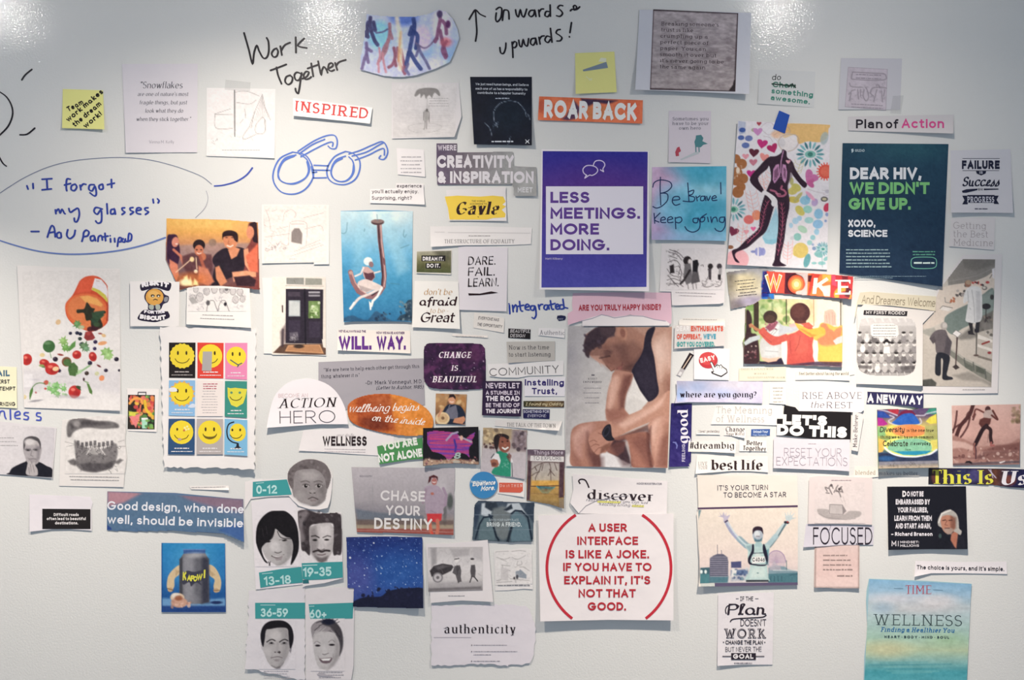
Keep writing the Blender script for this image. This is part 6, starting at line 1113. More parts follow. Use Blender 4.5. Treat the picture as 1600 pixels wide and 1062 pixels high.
A_ = v2; SK='b08474'; DK='7c5448'; LT='d0aca0'
# torso back and shoulders
p.poly(A_("660,84 1000,82 996,640 900,640 760,560 640,380 640,200"), 'b48c7c', 2)
p.poly(A_("900,90 1000,85 996,640 940,600 880,560 900,400 865,300 860,180"), 'b89080', 3).poly(A_("880,170 960,120 998,200 998,420 960,300 900,260"), 'd4b4a8', 10, .75).poly(A_("930,420 990,350 998,640 920,600"), 'a47c6c', 8, .8)
# neck/face
p.poly(A_("450,200 460,130 520,88 640,82 740,84 860,160 850,240 760,330 740,366 700,360 690,352 655,345 620,358 585,320 545,300 500,270 465,240"), 'a87c6c', 2, sm=0)
p.poly(A_("560,200 640,150 720,170 760,230 750,340 700,355 640,345 580,310 540,280 530,240"), '9c6c5c', 8, .7).poly(A_("640,90 760,86 850,170 820,250 760,300 700,240 660,180"), 'a47868', 8, .8)
p.poly(A_("448,190 470,130 520,90 560,80 640,80 640,120 600,150 570,190 520,215 490,240 480,275 460,260 452,230"), '3c2c34', 2.5).poly(A_("540,80 640,80 640,140 600,150 560,130"), '4c3a40', 4).blobs(14,(912,520,940,552),(1.5,3.5),['342630','483844'],3,1.5,.8)
p.ell(972,520,8,12,'b48470',1.5,-10).ell(973,520,4,7,'8c5c50',2,-10).poly(A_("640,150 680,140 700,170 660,200"), '946858', 5,.6)
p.line(A_("545,275 585,268 610,262"), 2.2, '3c2824', 1.3, .95, 1).line(A_("560,235 590,230 612,240"), 1.4, '5c3c34', 1.4, .8, 1).ell(946,556,3,2,'4c302c',1.3,-20).poly(A_("500,270 545,300 560,330 540,300"), 'c09080', 2).poly(A_("580,300 625,358 655,340 640,320"), 'b07c6c', 1.5).line(A_("585,320 622,358 640,346"), 1.6, '6c4438', 1.2, .8).line(A_("655,345 685,325 690,305"), 2, '7c4844', 1.3, .9, 1).ell(969,575,4,3,'a86860',1.6).poly(A_("690,360 740,366 760,320 720,330"), '8c6050', 3,.8).poly(A_("500,240 560,210 600,250 560,300 500,270"), 'b88c7c', 6, .7).ell(962,545,10,12,'b4887a',8,0,.5)
p.ell(893,555,7,14,'94909a',7,0,.6).ell(895,600,9,18,'a4a0a6',8,0,.5).poly(A_("360,180 430,90 440,500 400,600 360,620"),'b4b0b4',10,.4)
p.poly(A_("470,240 560,190 700,180 760,330 690,360 600,345 560,300 500,275"),'5c3c38',9,.42).poly(A_("640,200 760,170 850,230 760,340 700,330"),'4c302e',10,.38).poly(A_("690,345 760,300 840,210 800,300 750,370"),'3c2628',7,.5).poly(A_("490,262 545,262 590,330 620,356 570,320 520,290"),'d0a494',2.5,.6).ell(950,551,7,4,'4c3230',3.5,-15,.55).line(A_("548,278 590,270 614,266"),1.8,'3c2422',1.8,.6,1)
p.poly(A_("880,200 930,180 960,300 930,420 900,330"),'e4c8bc',9,.6).poly(A_("960,420 998,380 998,640 960,560"),'84584c',9,.6)
# tank top
p.poly(A_("895,85 870,180 890,280 905,400 915,500 850,550 800,480 750,375 760,330 800,270 820,220 830,150 850,100"), '241c2c', 1.6).poly(A_("820,260 870,290 895,400 905,480 860,530 800,440 770,370"), '302838', 5, .7)
p.poly(A_("750,370 800,480 850,548 800,600 720,640 700,590 710,500"), 'dcd8d6', 2).poly(A_("700,560 760,520 840,560 780,620 730,640"), 'd0ccca', 3,.8)
# near upper arm (hanging) and forearm
p.poly(A_("640,362 750,372 745,430 715,500 700,590 730,640 660,690 600,670 585,600 600,480 620,420"), 'ac7e6e', 1.8).poly(A_("625,400 660,380 680,420 640,560 600,620 600,500"), 'c89c8c', 6, .8).poly(A_("720,400 745,380 712,500 700,600 680,560 700,480"), '84584a', 5, .8).poly(A_("585,600 700,590 735,640 700,700 620,720 590,680"), 'a87868', 4,.8)
# far forearm across with watch
p.poly(A_("600,690 650,660 760,620 880,560 990,480 998,620 880,670 760,720 660,770 625,790"), 'b88a78', 1.8).poly(A_("640,680 760,630 880,570 960,520 900,600 780,660 680,710"), 'd0a898', 6, .75).poly(A_("660,770 780,720 900,670 860,700 760,750 680,790"), '7c5044', 4, .8)
p.poly(A_("700,385 752,380 742,440 705,520 700,585 672,600 668,500"),'5c3430',6,.62).poly(A_("612,440 640,390 665,400 640,520 612,600 598,580"),'dab4a6',6,.55).poly(A_("590,600 690,600 725,640 690,680 640,700 600,650"),'7c4c44',6,.4)
p.poly(A_("640,780 760,735 880,690 990,640 990,670 860,730 740,775 670,810"),'4c2c2a',5,.7).poly(A_("680,690 780,645 900,570 960,500 940,570 820,650 700,720"),'e0bcb0',6,.55)
# legs
p.poly(A_("370,740 400,700 460,680 590,670 600,700 520,760 560,830 590,860 560,900 570,960 380,955 365,850"), 'a87868', 2).poly(A_("380,760 440,700 520,690 500,740 440,820 440,900 400,900"), 'c0948a', 9, .7).poly(A_("500,860 560,880 565,960 510,958"), '7c5248', 5,.7)
p.poly(A_("850,690 880,655 930,635 996,632 975,964 890,960 870,860"), 'b48676', 1.8).poly(A_("860,700 900,660 950,650 930,800 900,900 880,820"), 'cca090', 8, .7).poly(A_("950,700 990,680 975,964 940,960"), '946858', 7,.6)
p.poly(A_("600,800 700,760 850,740 860,830 885,958 755,960 740,880 720,790 660,800 590,860"), '946456', 2.5).poly(A_("720,790 800,780 840,850 870,958 770,960 745,880"), 'a87464', 5,.8).poly(A_("640,790 700,800 735,900 745,960 690,955 670,900 600,865"), '2c2028', 3,.85).poly(A_("590,850 650,800 710,800 700,860 660,890 600,870"), '8c5c50', 3, .9)
p.poly(A_("548,870 600,868 680,910 740,940 740,962 555,958"), 'dcd8da', 3)
p.poly(A_("470,740 500,860 570,900 572,960 500,958 470,880"),'4c2a2a',9,.6).poly(A_("375,770 420,710 500,685 470,720 410,790 395,860"),'d4aca0',7,.5).poly(A_("380,860 420,900 430,958 385,950"),'84564c',7,.5)
p.poly(A_("600,805 700,775 725,850 742,955 690,955 650,880"),'3c2226',8,.55).poly(A_("740,800 800,760 850,780 872,955 850,958 800,880"),'5c3632',9,.45).poly(A_("860,720 890,665 930,645 900,720 885,820"),'e0bcae',6,.55).poly(A_("930,780 985,740 972,962 900,958"),'6c4038',9,.5).poly(A_("840,740 870,700 865,900 880,958 862,956 845,850"),'4c2a28',4,.6)
# hand + watch
p.poly(A_("478,790 490,755 540,725 590,720 630,770 620,810 580,850 540,880 515,868 490,830"), 'b48474', 1.6).scrib([A_("485,800 510,790 530,800"),A_("495,830 520,815 545,822"),A_("515,866 540,840 560,835"),A_("540,745 580,760")],1.2,'7c4c40',.7).poly(A_("560,830 620,800 610,830 550,880"), '6c4438', 3,.7)
p.poly(A_("562,740 580,705 605,690 618,700 625,760 640,785 615,795 590,790 568,765"), '1c1820', 1.3).ell(947.5,674,4.5,9,'343040',1.2,25).ell(947.5,674,3,7,'16141c',1,25)
c.pic(p, 'photograph', mask=None)
c.text('The', 926, 585, 3.6, 929, '54505a', 'script', .14) if 0 else None
c.text('KUEST', 919, 593, 2.8, 933, '54505a', 'slab', .2, tr=.5); c.text('EMPOWERED', 911, 598, 3, 940, '54505a', 'slab', .2, tr=.4); c.fine(1, 924, 929, 587, 3, 3, '6c6870', 0); c.fine(1,912,939,606.5,3,1,'8c8890',0); c.fine(1,911,939,614,3,1,'8c8890',0); c.fine(1,913,937,621.5,3,1,'8c8890',0); c.fine(1,914,936,629.5,3,1,'8c8890',0)
# ================================================================ right of the seated man
ae = tile(1460, 390, 4.617); fr = tile(1150, 440, 7.583); an2 = tile(1340, 600, 6.154)
c = Clip('text_strip', 'thin strip with a curled edge just above the enthusiasts clipping', 'clipping', v2("1044,40 1070,28 1330,32 1332,80 1044,70"), 'dedad6', (0,0,3,4), wob=.1); c.fine(1, 1067, 1120, 499, 3, 1.1, 'b0aca8', 0, ang=1)
c = Clip('headline_clipping', 'grey clipping of red and teal condensed capitals addressing enthusiasts', 'clipping', v2("1018,72 1326,70 1330,200 1014,218"), 'd6d0cf', (0,0,0,0), gloss=True)
c.text('DEAR', 1057, 517, 8, 1077, 'ece6e6', 'sans', .22); c.text('ENTHUSIASTS', 1079.5, 517.5, 8.6, 1130, 'd06050', 'sans', .24, tr=.1); c.text('OF OFFBEAT,', 1057.5, 530, 8.4, 1096, 'd06050', 'sans', .24, tr=.1); c.text("WE'VE", 1099, 529.5, 8.2, 1118.5, '4c9cb4', 'sans', .24, tr=.1); c.text('GOT YOU COVERED.', 1057.5, 541.5, 8, 1117, '4c9c9c', 'sans', .24, tr=.1)
c = Clip('product_cutout', 'slanted cutout of a lipstick with black cap and clear end', 'picture', m4("252,692 290,712 210,838 178,896 142,880 182,816"), 'c8c4c6', (0,0,0,0))
c.poly(m4("252,694 288,714 212,836 180,820"), '241820', 'black_cap'); c.poly(m4("262,716 270,720 200,828 192,824"), 'c8b4a4', 'gold_band'); c.poly(m4("180,822 210,836 178,892 146,878"), 'b4b0b4', 'clear_end'); c.poly(m4("172,850 192,860 176,888 156,880"), 'd8d6d8', 'clear_end')
c = Clip('picture_clipping', 'white square with red easy button pressed by a pixel hand cursor', 'picture', m4("288,655 584,662 578,922 288,915"), 'ebe6e9', (0,0,1,1))
c.ell(1107.5,563.5,14.6,12,'a8a4ac','button_shadow'); c.ell(1106.5,562.5,14.6,12.8,'c03840','red_button'); c.ell(1105.5,560,12.8,10,'d04a4c','red_button')
c.text('EASY', 1095, 567, 7.5, 1118, 'f0dcdc', 'sans', .26, ang=-14, tr=.1)
c.poly(m4("418,770 440,768 462,810 480,790 500,800 512,790 530,810 560,830 568,860 516,896 480,884 436,866 430,850 450,848"), '2c282c', 'cursor_outline'); c.poly(m4("424,776 436,774 460,820 482,798 498,808 512,798 526,816 554,836 560,856 514,886 484,876 444,860 456,852"), 'f0ecec', 'hand_cursor'); c.lines([m4(x) for x in "480,800 484,822|500,806 502,824|520,812 520,828".split('|')], .7, '504c50', 'finger_lines')
c = Clip('headline_strip', 'cloudy lilac strip in bold serif asking where are you going', 'clipping', m2("145,185 860,190 856,372 600,366 300,358 130,370 146,300"), 'c8c4d8', (5,0,6,2), gloss=True)
p = Pic(m2("147,187 858,191 855,366 147,360"), 'c8c4dc', 1.6); p.ell(1090,605,18,10,'a8b8dc',14,0,.8).ell(1130,612,16,8,'b0bce0',10,0,.8).ell(1060,615,12,12,'9cb4e0',12,0,.8).ell(1150,600,30,8,'dcd8e4',12,0,.8).noise(12,.03,seed=2); c.pic(p, mask=c.P)
c.text('where are you going?', 1062, 620.5, 9, 1182, '1c1428', 'didone', .28, tr=.12)
c = Clip('headline_clipping', 'narrow violet strip with the word good in white, turned sideways', 'clipping', m2("100,370 272,372 264,860 240,868 250,894 84,898"), '2c2460', (0,0,3,2), gloss=True)
p = Pic(m2("100,370 272,372 252,894 84,898"), '2c2464', 1.6); p.grad('241c58','2c2468','34286c').noise(9,.05,seed=2).noise(4,.05,seed=8); c.pic(p, mask=c.P)
c.text('good', 1074, 691, 17.5, None, 'e0dce8', 'didone', .30, ang=-90) if 0 else c.text('good', 1074.5, 692.5, 15.5, 1128, 'e0dce8', 'didone', .30, ang=-90, tr=.1)
c.text('FEELING', 1070.5, 721, 5, 1098, 'c0bcd4', 'sans', .2, ang=-90); c.poly(m2("112,690 140,690 155,720 148,748 140,746 142,720 130,702 112,698"), '6c70b0', 'pale_arc')
c = Clip('headline_clipping', 'white clipping in faint thin serif on the meaning of wellness', 'clipping', m2("472,384 1020,388 1036,556 800,548 430,545"), 'e8e3e0', (0,0,1,1))
c.text('The Meaning', 1119, 645, 10.5, 1206, 'b8b2b2', 'slab', .08, ang=.6); c.text('of Wellness', 1119, 659, 10.5, 1194, 'b8b2b2', 'slab', .08, ang=.3)
c = Clip('text_strip', 'tiny slip about beating yesterday', 'clipping', m2("312,590 498,594 505,632 308,628"), 'e2dcda', (0,0,2,1)); c.text('I beat yesterday', 1090.5, 675.5, 4.2, 1124, '5c585c', 'slab', .14)
c = Clip('text_strip', 'small slip on changing your world in black serif', 'clipping', m2("548,572 708,574 716,600 712,660 600,640 535,636"), 'e6e0de', (0,0,0,5)); c.text('Change', 1134, 674, 7.4, 1163.5, '3c363c', 'didone', .2); c.text('Your World', 1134.5, 680, 4.6, 1163, '4c464c', 'serif', .18)
c = Clip('label_strip', 'small blue label with two white lines', 'clipping', m2("764,586 920,584 918,638 762,642"), '3c5c9c', (0,0,0,0)); c.text('Unload-Your', 1177, 676.2, 4.2, 1200, 'ccd8ec', 'sans', .24); c.text('Way Towards', 1176, 681, 3.4, 1198, 'a4b8dc', 'sans', .2)
c = Clip('headline_strip', 'white strip with black serif hashtag about dreaming big', 'clipping', m2("244,688 636,690 632,784 420,774 240,772"), 'e8e3df', (0,0,0,4)); c.text('#dreambig', 1078, 700.5, 10, 1147, '2c2024', 'didone', .22, tr=.1)
c = Clip('headline_strip', 'small white clipping stacked in bold serif, better together', 'clipping', m2("664,672 890,680 892,770 664,768"), 'e9e4e1', (0,0,1,1)); c.text('Better', 1166, 694.5, 6.8, 1191, '2c2026', 'didone', .26, ang=3); c.text('Together', 1161, 702.5, 6.8, 1196.5, '2c2026', 'didone', .26, ang=3)
c = Clip('headline_strip', 'white strip headlined in heavy black serif live your best life', 'clipping', m2("312,800 900,812 904,944 760,934 600,932 300,956"), 'e8e3e0', (0,0,5,2)); c.text('best life', 1110.5, 733.5, 15, 1192, '2c1c1e', 'didone', .30, tr=.09); c.text('LIVE', 1091, 726.5, 5.4, 1105, '8c8484', 'serif', .14); c.text('YOUR', 1091, 733, 5.4, 1105.5, '8c8484', 'serif', .14)
c = Clip('text_strip', 'yellowed strip of faint spaced capitals below the hugging friends photo', 'clipping', m2("662,82 1052,68 1050,186 660,186"), 'ddd6c4', (0,0,1,0)); c.text('THERE IS A PLACE WITH', 1158, 578, 2.8, 1208, '9c9688', 'serif', .14, tr=.4, ang=-.5); c.text('WHERE', 1178, 584.5, 2.2, 1198, 'a8a294', 'serif', .14, tr=.4); c.text('GOOD STUFF HAPPENS AGAIN', 1168, 591, 2.8, 1226, '9c9688', 'serif', .14, tr=.4, ang=-.3)
c = Clip('text_strip', 'pale slip of faint centred lines beside the lilac cloudy strip', 'clipping', m2("918,215 1052,214 1052,380 914,372"), 'e6e2dd', (0,0,1,2)); c.fine(5, 1207, 1224, 606.5, 5.4, 1.8, 'b8b2ac', .2, al='c')
# WOKE neighbours / friends
c = Clip('photo_clipping', 'photo of four friends seen from behind with arms round shoulders', 'photo', fr("115,300 215,262 300,205 600,205 920,210 1262,215 1262,720 1255,1012 700,985 94,970 92,760 82,700 110,640"), 'c8a080', (2,0,2,3), gloss=True)
p = Pic("1160.5,466.5 1317,574", 'c8b088', .95); F2 = fr
p.grad('88a868','b8c08c','e0d0a8','f0e0cc','f4e4d4', ax='h').blobs(60,(1162,468,1236,512),(2,6),['6c9450','a4bc80','d4dcb4','4c7438','8cac68'],3,2.5,.6).blobs(20,(1236,468,1270,505),(3,7),['c4c890','e8d8a8','f0d0a8','dccc98'],4,4,.5).poly(F2("860,205 920,205 925,380 860,400"), 'e8a870', 14, .5).poly(F2("120,350 160,350 190,450 180,600 250,640 280,900 250,970 94,970 100,700 118,560"), '382428', 2).line(F2("240,255 240,560"), 8, '3c3028', 1.2).line(F2("1,1 2,2"),.1,'000000')
p.line(F2("430,260 430,340"), 3, '6c8458', 2, .6)
for a_ in ("595,205 597,500", "920,208 922,520", "1242,210 1242,560"): p.line(F2(a_), 1.4 if a_[0]!='9' else .9, '342820' if a_[0]!='9' else 'a07858', 1)
p.blobs(26,(1163,540,1182,566),(.8,2),['8c6c70','6c3c44','c0b0a8','4c2c34'],3,1,.8)
p.poly(F2("92,720 160,660 280,630 290,680 200,710 110,756"), 'b4bcc0', 1.2)
p.poly(F2("330,560 460,460 520,490 560,560 600,600 560,780 530,900 400,920 300,890 280,720 330,640"), 'c0c0c0', 2).poly(F2("400,600 470,500 520,520 500,640 440,640"), 'd0d4d4', 2).poly(F2("350,760 500,760 500,880 330,880"), 'd0d4d8', 5, .6).scrib([F2(x) for x in "400,640 460,560|430,640 500,560|350,820 500,830|460,470 440,560".split('|')],1,'848488',.6)
p.poly(F2("345,540 400,490 460,455 500,480 450,560 400,590"), '8c5060', 2).blobs(14,(1196,503,1213,516),(.8,1.8),['c890a0','502838','b07080'],4,.9,.8)
p.ell(1203.5,495,11,10,'3c2c28',1.2).ell(1203,498,8,6,'4c3830',2).poly(F2("520,500 560,520 620,530 720,520 740,570 650,610 560,610 500,620"), 'b8bcc4', 1.4)
p.poly(F2("280,940 400,950 540,900 580,980 270,975"), '2c2438', 1.5).poly(F2("300,895 400,910 520,890 480,940 380,955 320,930"), 'dcb09c', 1.5)
p.poly(F2("150,510 180,490 240,540 300,570 300,600 230,580 190,540 160,545"), 'b07858', 1.4)
# red sweater
p.poly(F2("600,640 700,600 760,560 840,500 900,540 930,620 905,760 920,970 620,985 600,880 606,720"), 'c45850', 1.4).poly(F2("270,590 330,540 380,600 480,650 600,620 610,700 480,750 400,740 300,640"), 'c25a50', 1.4).poly(F2("700,640 800,640 860,760 840,900 700,920"), 'd06c5c', 8, .5).poly(F2("610,850 920,840 920,980 620,985"), 'bc5048', 4, .5).scrib([F2("760,640 740,740 700,820"), F2("640,700 650,850"), F2("300,620 420,720")],1.4,'a04440',.6)
p.ell(1250,488.5,15.6,15.5,'4a2c2c',1.2).ell(1247,486,11,11,'5c3834',4).poly(F2("690,450 830,460 830,500 700,495"), '5c3430', 1.5)
# far right figure
p.poly(F2("980,540 1010,490 1090,490 1180,540 1240,520 1262,560 1262,960 980,945 970,760 930,690 920,640"), 'f0b458', 1.5).poly(F2("1000,520 1060,490 1110,560 1180,560 1250,540 1240,640 1200,740 1050,770 960,690 1060,620"), 'e08460', 2.5).poly(F2("990,760 1260,740 1258,940 1000,940"), 'f4c060', 4,.7)
p.poly(F2("700,490 760,510 860,560 940,550 1030,540 1060,600 1000,620 900,655 850,640 740,560"), 'e8b050', 1.3).poly(F2("740,550 860,630 900,655 960,635 900,620 800,560"), 'c08040', 2, .7).poly(F2("620,510 690,490 720,530 650,540"), 'd0b0b0', 1.3).poly(F2("760,500 860,480 920,530 880,550 820,530"),'cc6454',1.5)
p.ell(1297,494,9.5,11,'dcb8ac',1.5).poly(F2("1050,350 1150,330 1180,420 1190,520 1140,520 1100,500 1040,490"), 'dcb4a4', 2).scrib([F2(x) for x in "1070,400 1080,480|1100,380 1110,500|1140,360 1150,510|1165,400 1170,500".split('|')],1,'b08c80',.7).poly(F2("1150,700 1200,660 1262,640 1262,720 1180,745"), 'ecc8c8', 1.3).poly(F2("1110,540 1200,530 1160,590"), 'f0b860', 2)
p.poly(F2("540,720 600,700 610,800 600,990 575,990 540,900"), 'ece0dc', 1.5).poly(F2("930,690 965,700 975,800 960,990 945,990 910,880"), 'ece0dc', 1.5).poly(F2("960,945 1258,950 1255,1012 700,985 600,990 94,972 280,965 580,985"), '3c2c44', 2, .85)
c.pic(p, mask=c.P)
c = Clip('text_strip', 'small strip saying in grey type to feel better about facing the world', 'clipping', v3("176,362 540,356 540,380 512,384 510,418 330,412 172,414"), 'e2dcd2', (0,0,1,2)); c.text('Feel better about facing the world', 1248.5, 585.5, 4.4, 1326, '5c5858', 'serif', .2)
c = Clip('headline_strip', 'curved cream strip in thin italics welcoming dreamers', 'clipping', u3("575,868 640,862 860,880 1052,892 1046,984 1000,976 760,948 560,942 545,1020 540,1022 556,930"), 'd0c8b4', (0,0,7,2), wob=.2); c.text('And Dreamers Welcome', 1346, 473.5, 13, 1461, '8c8270', 'sans', .09, ang=3, sl=.05, tr=.1)
c = Clip('comic_clipping', 'grey cartoon headed my first rodeo with rows of seated people', 'cartoon', u3("600,940 1040,985")+v3("968,60 966,450 552,438 560,250")+u3("556,985"), 'dbd6d4', (0,0,0,6))
p = Pic(v3("556,28 926,28 926,392 556,392"), 'd4d0d0', .95)
Z = v3
mk = smooth(Z("575,60 600,30 740,22 880,30 920,60 928,200 922,320 900,365 840,385 740,384 640,380 585,360 562,320 555,190"), 4, True)
p.grad('c4c0c0','a8a4a4','9c9898','a4a0a0').poly(Z("556,20 930,20 930,75 556,75"), 'cac6c6', 2)
for k in range(8): p.line([(1342+k*12,497),(1344+k*12,502)],3,'e4e0e0',1,.6)
rr = random.Random(4)
for row, y in enumerate((524, 540, 556, 571)):
    p.line([(1340, y+9), (1432, y+9)], 5, '5c585a', 2, .8)
    for k in range(9): 
        x = 1343+k*11.5+(row%2)*5; 
        if x > 1432: continue
        p.ell(x,y+5,4.2,6,rr.choice(['dcd8d8','8c888a','b8b4b4','6c686a']),1).ell(x,y-2.5,3,3.4,'d8d4d2',.9).ell(x,y-4.6,3.2,1.8,rr.choice(['3c3838','787474','2c2829','a09c9c']),.9).line([(x-4,y+10),(x-3,y+15)],1.2,'c8c4c4',.9)
p.doodle(70,(1340,520,1430,584),'4c484a',.7,3,4,.5).poly(Z("640,75 660,62 780,60 812,75 818,130 800,150 660,150 644,130"), 'e4e0de', 1.2).ell(1385.5,534.5,6,2.4,'1c181c',.9).ell(1385.5,532.5,3,3,'1c181c',.9).ell(1385.5,537,2.6,2.6,'e8e4e2',.8).poly([(1381,541),(1390,541),(1391,552),(1380,552)],'e4e0de',1).line(Z("560,330 640,335"),5,'4c484a',2,.7).line(Z("840,340 920,335"),6,'4c484a',2,.7)
c.pic(p, 'cartoon_drawing', mask=mk)
for i in range(5): c.fine(1, 1363, 1401, 508.5+i*4.4, 4, 1, '7c7878', .12, al='c')
c.poly(u3("600,978 872,984 868,1014 596,1006"), '2c282c', 'black_caption_bar'); c.text('MY FIRST RODEO', 1353, 490.5, 5, 1414, 'dcd8d8', 'hand', .17, ang=.8)
c = Clip('headline_clipping', 'white clipping with thin and italic serif lines, rise above the rest', 'clipping', v3("200,440 420,455 596,462 600,600 580,616 400,610 192,608"), 'e8e3e6', (0,0,2,5)); c.text('RISE ABOVE', 1253, 622.5, 10, 1346.5, '5c525c', 'serif', .1, tr=.14); c.text('the', 1266, 636.5, 9.5, 1287, '5c525c', 'serif', .1, sl=.25); c.text('REST', 1290.5, 637, 9.5, 1331, '5c525c', 'serif', .1, ang=.5)
c = Clip('headline_clipping', 'black clipping shouting in bold white italics, let us do this', 'clipping', v3("102,570 170,584 192,608 400,612 520,616 516,788 300,784 60,756 56,656 96,656"), '181418', (0,0,0,0))
c.text("LET'S", 1223, 663, 16, 1292, 'ece8ec', 'sans', .32, ang=2, tr=.08); c.text('DO THIS', 1213.5, 679.5, 17.5, 1323, 'ece8ec', 'sans', .32, ang=2.5, tr=.08)
c = Clip('headline_clipping', 'pale clipping in thin grey capitals about resetting expectations', 'clipping', v3("36,768 210,782 512,786 508,984 420,978 34,964"), 'd9d3dc', (0,0,1,2)); c.text('RESET YOUR', 1225, 712.5, 13, 1315, '9c94a0', 'sans', .06, ang=.5); c.text('EXPECTATIONS', 1213, 726.5, 13, 1324, '9c94a0', 'sans', .06, ang=.6); c.fine(1, 1263, 1275, 693.5, 3, 1, 'b0a8b0', 0)
c = Clip('headline_strip', 'upright strip with sideways serif words make-believe', 'clipping', v3("530,606 600,630 562,860 522,852"), 'e0dad8', (0,3,0,1)); c.text('Make-Believe', 1339, 698.5, 6.6, 1389.5, '544c50', 'serif', .13, ang=-88)
c = Clip('text_strip', 'faint partial strip about blended families below the bright diversity picture', 'clipping', [(1336,728),(1374,729),(1372,736),(1400,740),(1440,741),(1435,744),(1380,744),(1348,747),(1333,751)], 'e2dcd6', (0,0,3,1), wob=.1); c.text('blended', 1336, 741, 6.5, 1368, 'a89c88', 'serif', .14); c.text('makes us better', 1373, 742, 6, 1434, '8c8a90', 'serif', .14)
c = Clip('headline_strip', 'navy strip with condensed white words a new way', 'clipping', an2("94,72 400,84 634,90 630,250 520,215 300,195 84,188 96,120"), '2a2850', (0,0,0,7)); c.text('A NEW WAY', 1355, 628.8, 13.8, 1441, 'e8e4ec', 'sans', .24, ang=2.2, tr=.12)
c = Clip('picture_clipping', 'bright picture of bowls of coloured powder with diversity lettering', 'picture', an2("185,244 300,238 520,246 630,230 758,226 778,800 200,812"), '8ca468', (0,0,7,5), gloss=True)
p = Pic(an2("187,244 758,228 777,800 202,810"), '7c8c60', .95); Y = an2
p.grad('5c4870','5c4c68','b0a070','d0b858','90a460','7cac80','3c4c6c','4c5870','c0ac94')
p.poly(Y("285,245 400,240 390,290 330,285"), 'a83040', 1.2).poly(Y("187,260 250,262 310,310 310,325 190,320"), '2c4898', 1.2).poly(Y("380,310 420,262 470,248 520,250 570,300"), '702040', 1.2).poly(Y("650,285 690,235 758,228 758,290"), '3c8c78', 1.2).poly(Y("190,320 240,330 295,385 250,400 190,400"), 'a83088', 1.2).poly(Y("330,372 360,345 420,295 480,280 540,290 600,372 560,390 460,396 380,392"), '2c5cb0', 1.2, 1, 1).poly(Y("655,360 690,320 758,285 762,375 700,382"), 'd8cc50', 1.2)
for s_ in ("310,300 350,320 300,350 320,375 400,400 520,402 610,375 600,330","190,240 285,262 380,300","560,300 640,300 660,285 760,262"): p.line(Y(s_),2,'c8c4d4',1.2,.8,1)
p.poly(Y("190,408 280,410 300,440 260,500 190,500"), '84b078', 1.5).poly(Y("270,480 300,400 400,395 500,388 620,395 700,450 690,490 560,505 400,505"), 'd8c860', 1.5).ell(1421.5,672.5,28,9.5,'dc8c58',1.5).poly(Y("650,400 765,390 770,520 690,540 640,500"), 'a8a868', 2).poly(Y("200,520 262,540 270,600 240,650 200,660"), 'e0b058', 1.5).poly(Y("250,600 290,540 400,515 600,520 720,560 760,600 720,660 560,695 400,690 290,650"), 'd8dc78', 1.5).poly(Y("290,610 340,550 450,525 600,525 700,570 700,640 560,650 400,650 320,640"), '84bc9c', 1.5, 1, 1).poly(Y("700,540 765,530 775,620 720,630"), 'd4c868', 1.5).poly(Y("340,646 720,640 660,670 560,684 440,680"), '2c8cac', 1.2).line(Y("262,610 330,665 440,695 560,698 680,680 760,630"), 2.6, 'e4e8f4', 1.2, 1, 1).poly(Y("200,660 290,665 400,702 560,706 700,680 772,655 776,735 200,745"), '2c3450', 1.5).ell(1385,716,14,4,'2c5c94',3,0,.8).poly(Y("200,748 776,735 777,760 201,775"), '84828c', 1.5)
p.noise(4,.04,seed=5).doodle(12,(1375,725,1440,729),'4c4844',.8,4,3,.6)
c.pic(p, mask=c.P)
c.text('Diversity', 1374.5, 675, 8.5, 1413, '3c3428', 'hand', .16, sl=.1, tr=.06); c.text('is the one true', 1416.5, 674.5, 5, 1459, '3c3428', 'slab', .2); c.text('thing we all have in common.', 1376, 684.7, 4.6, 1460, '3c3c2c', 'slab', .2); c.text('Celebrate', 1379.5, 697, 9, 1419, '3c4434', 'hand', .15, tr=.06); c.text('it everyday', 1422, 695, 5, 1454, '2c3428', 'slab', .2); c.text('Save', 1414.5, 703.5, 3, 1423, '3c6454', 'slab', .15)
c = Clip('photo_clipping', 'sepia photo of a person in dark trousers leaping along a stone wall by bare trees', 'photo', an2("905,206 1240,200 1568,192 1558,770 1240,776 916,782"), 'a88078', (0,0,1,4), gloss=True)
p = Pic(an2("905,206 1568,192 1558,770 916,782"), 'b8948c', .95); p.grad('d0aca4','caa49c','c49c94','ac8880','a07c74').noise(20,.04,seed=2)
p.scrib([Y("1110,200 1080,290 1040,340 990,400 960,470 945,525")],6,'3c1c1c',.9).scrib([Y(x) for x in "955,260 945,350 925,440 915,465|1040,360 960,400 915,440|1080,320 1060,400 1020,470 990,510|1100,250 1060,280 1045,330|1130,290 1110,340".split('|')],3,'4c2828',.85).blobs(20,(1579,635,1596,660),(1.5,4),['6c5c40','8c7c58','5c4838'],3,2,.5)
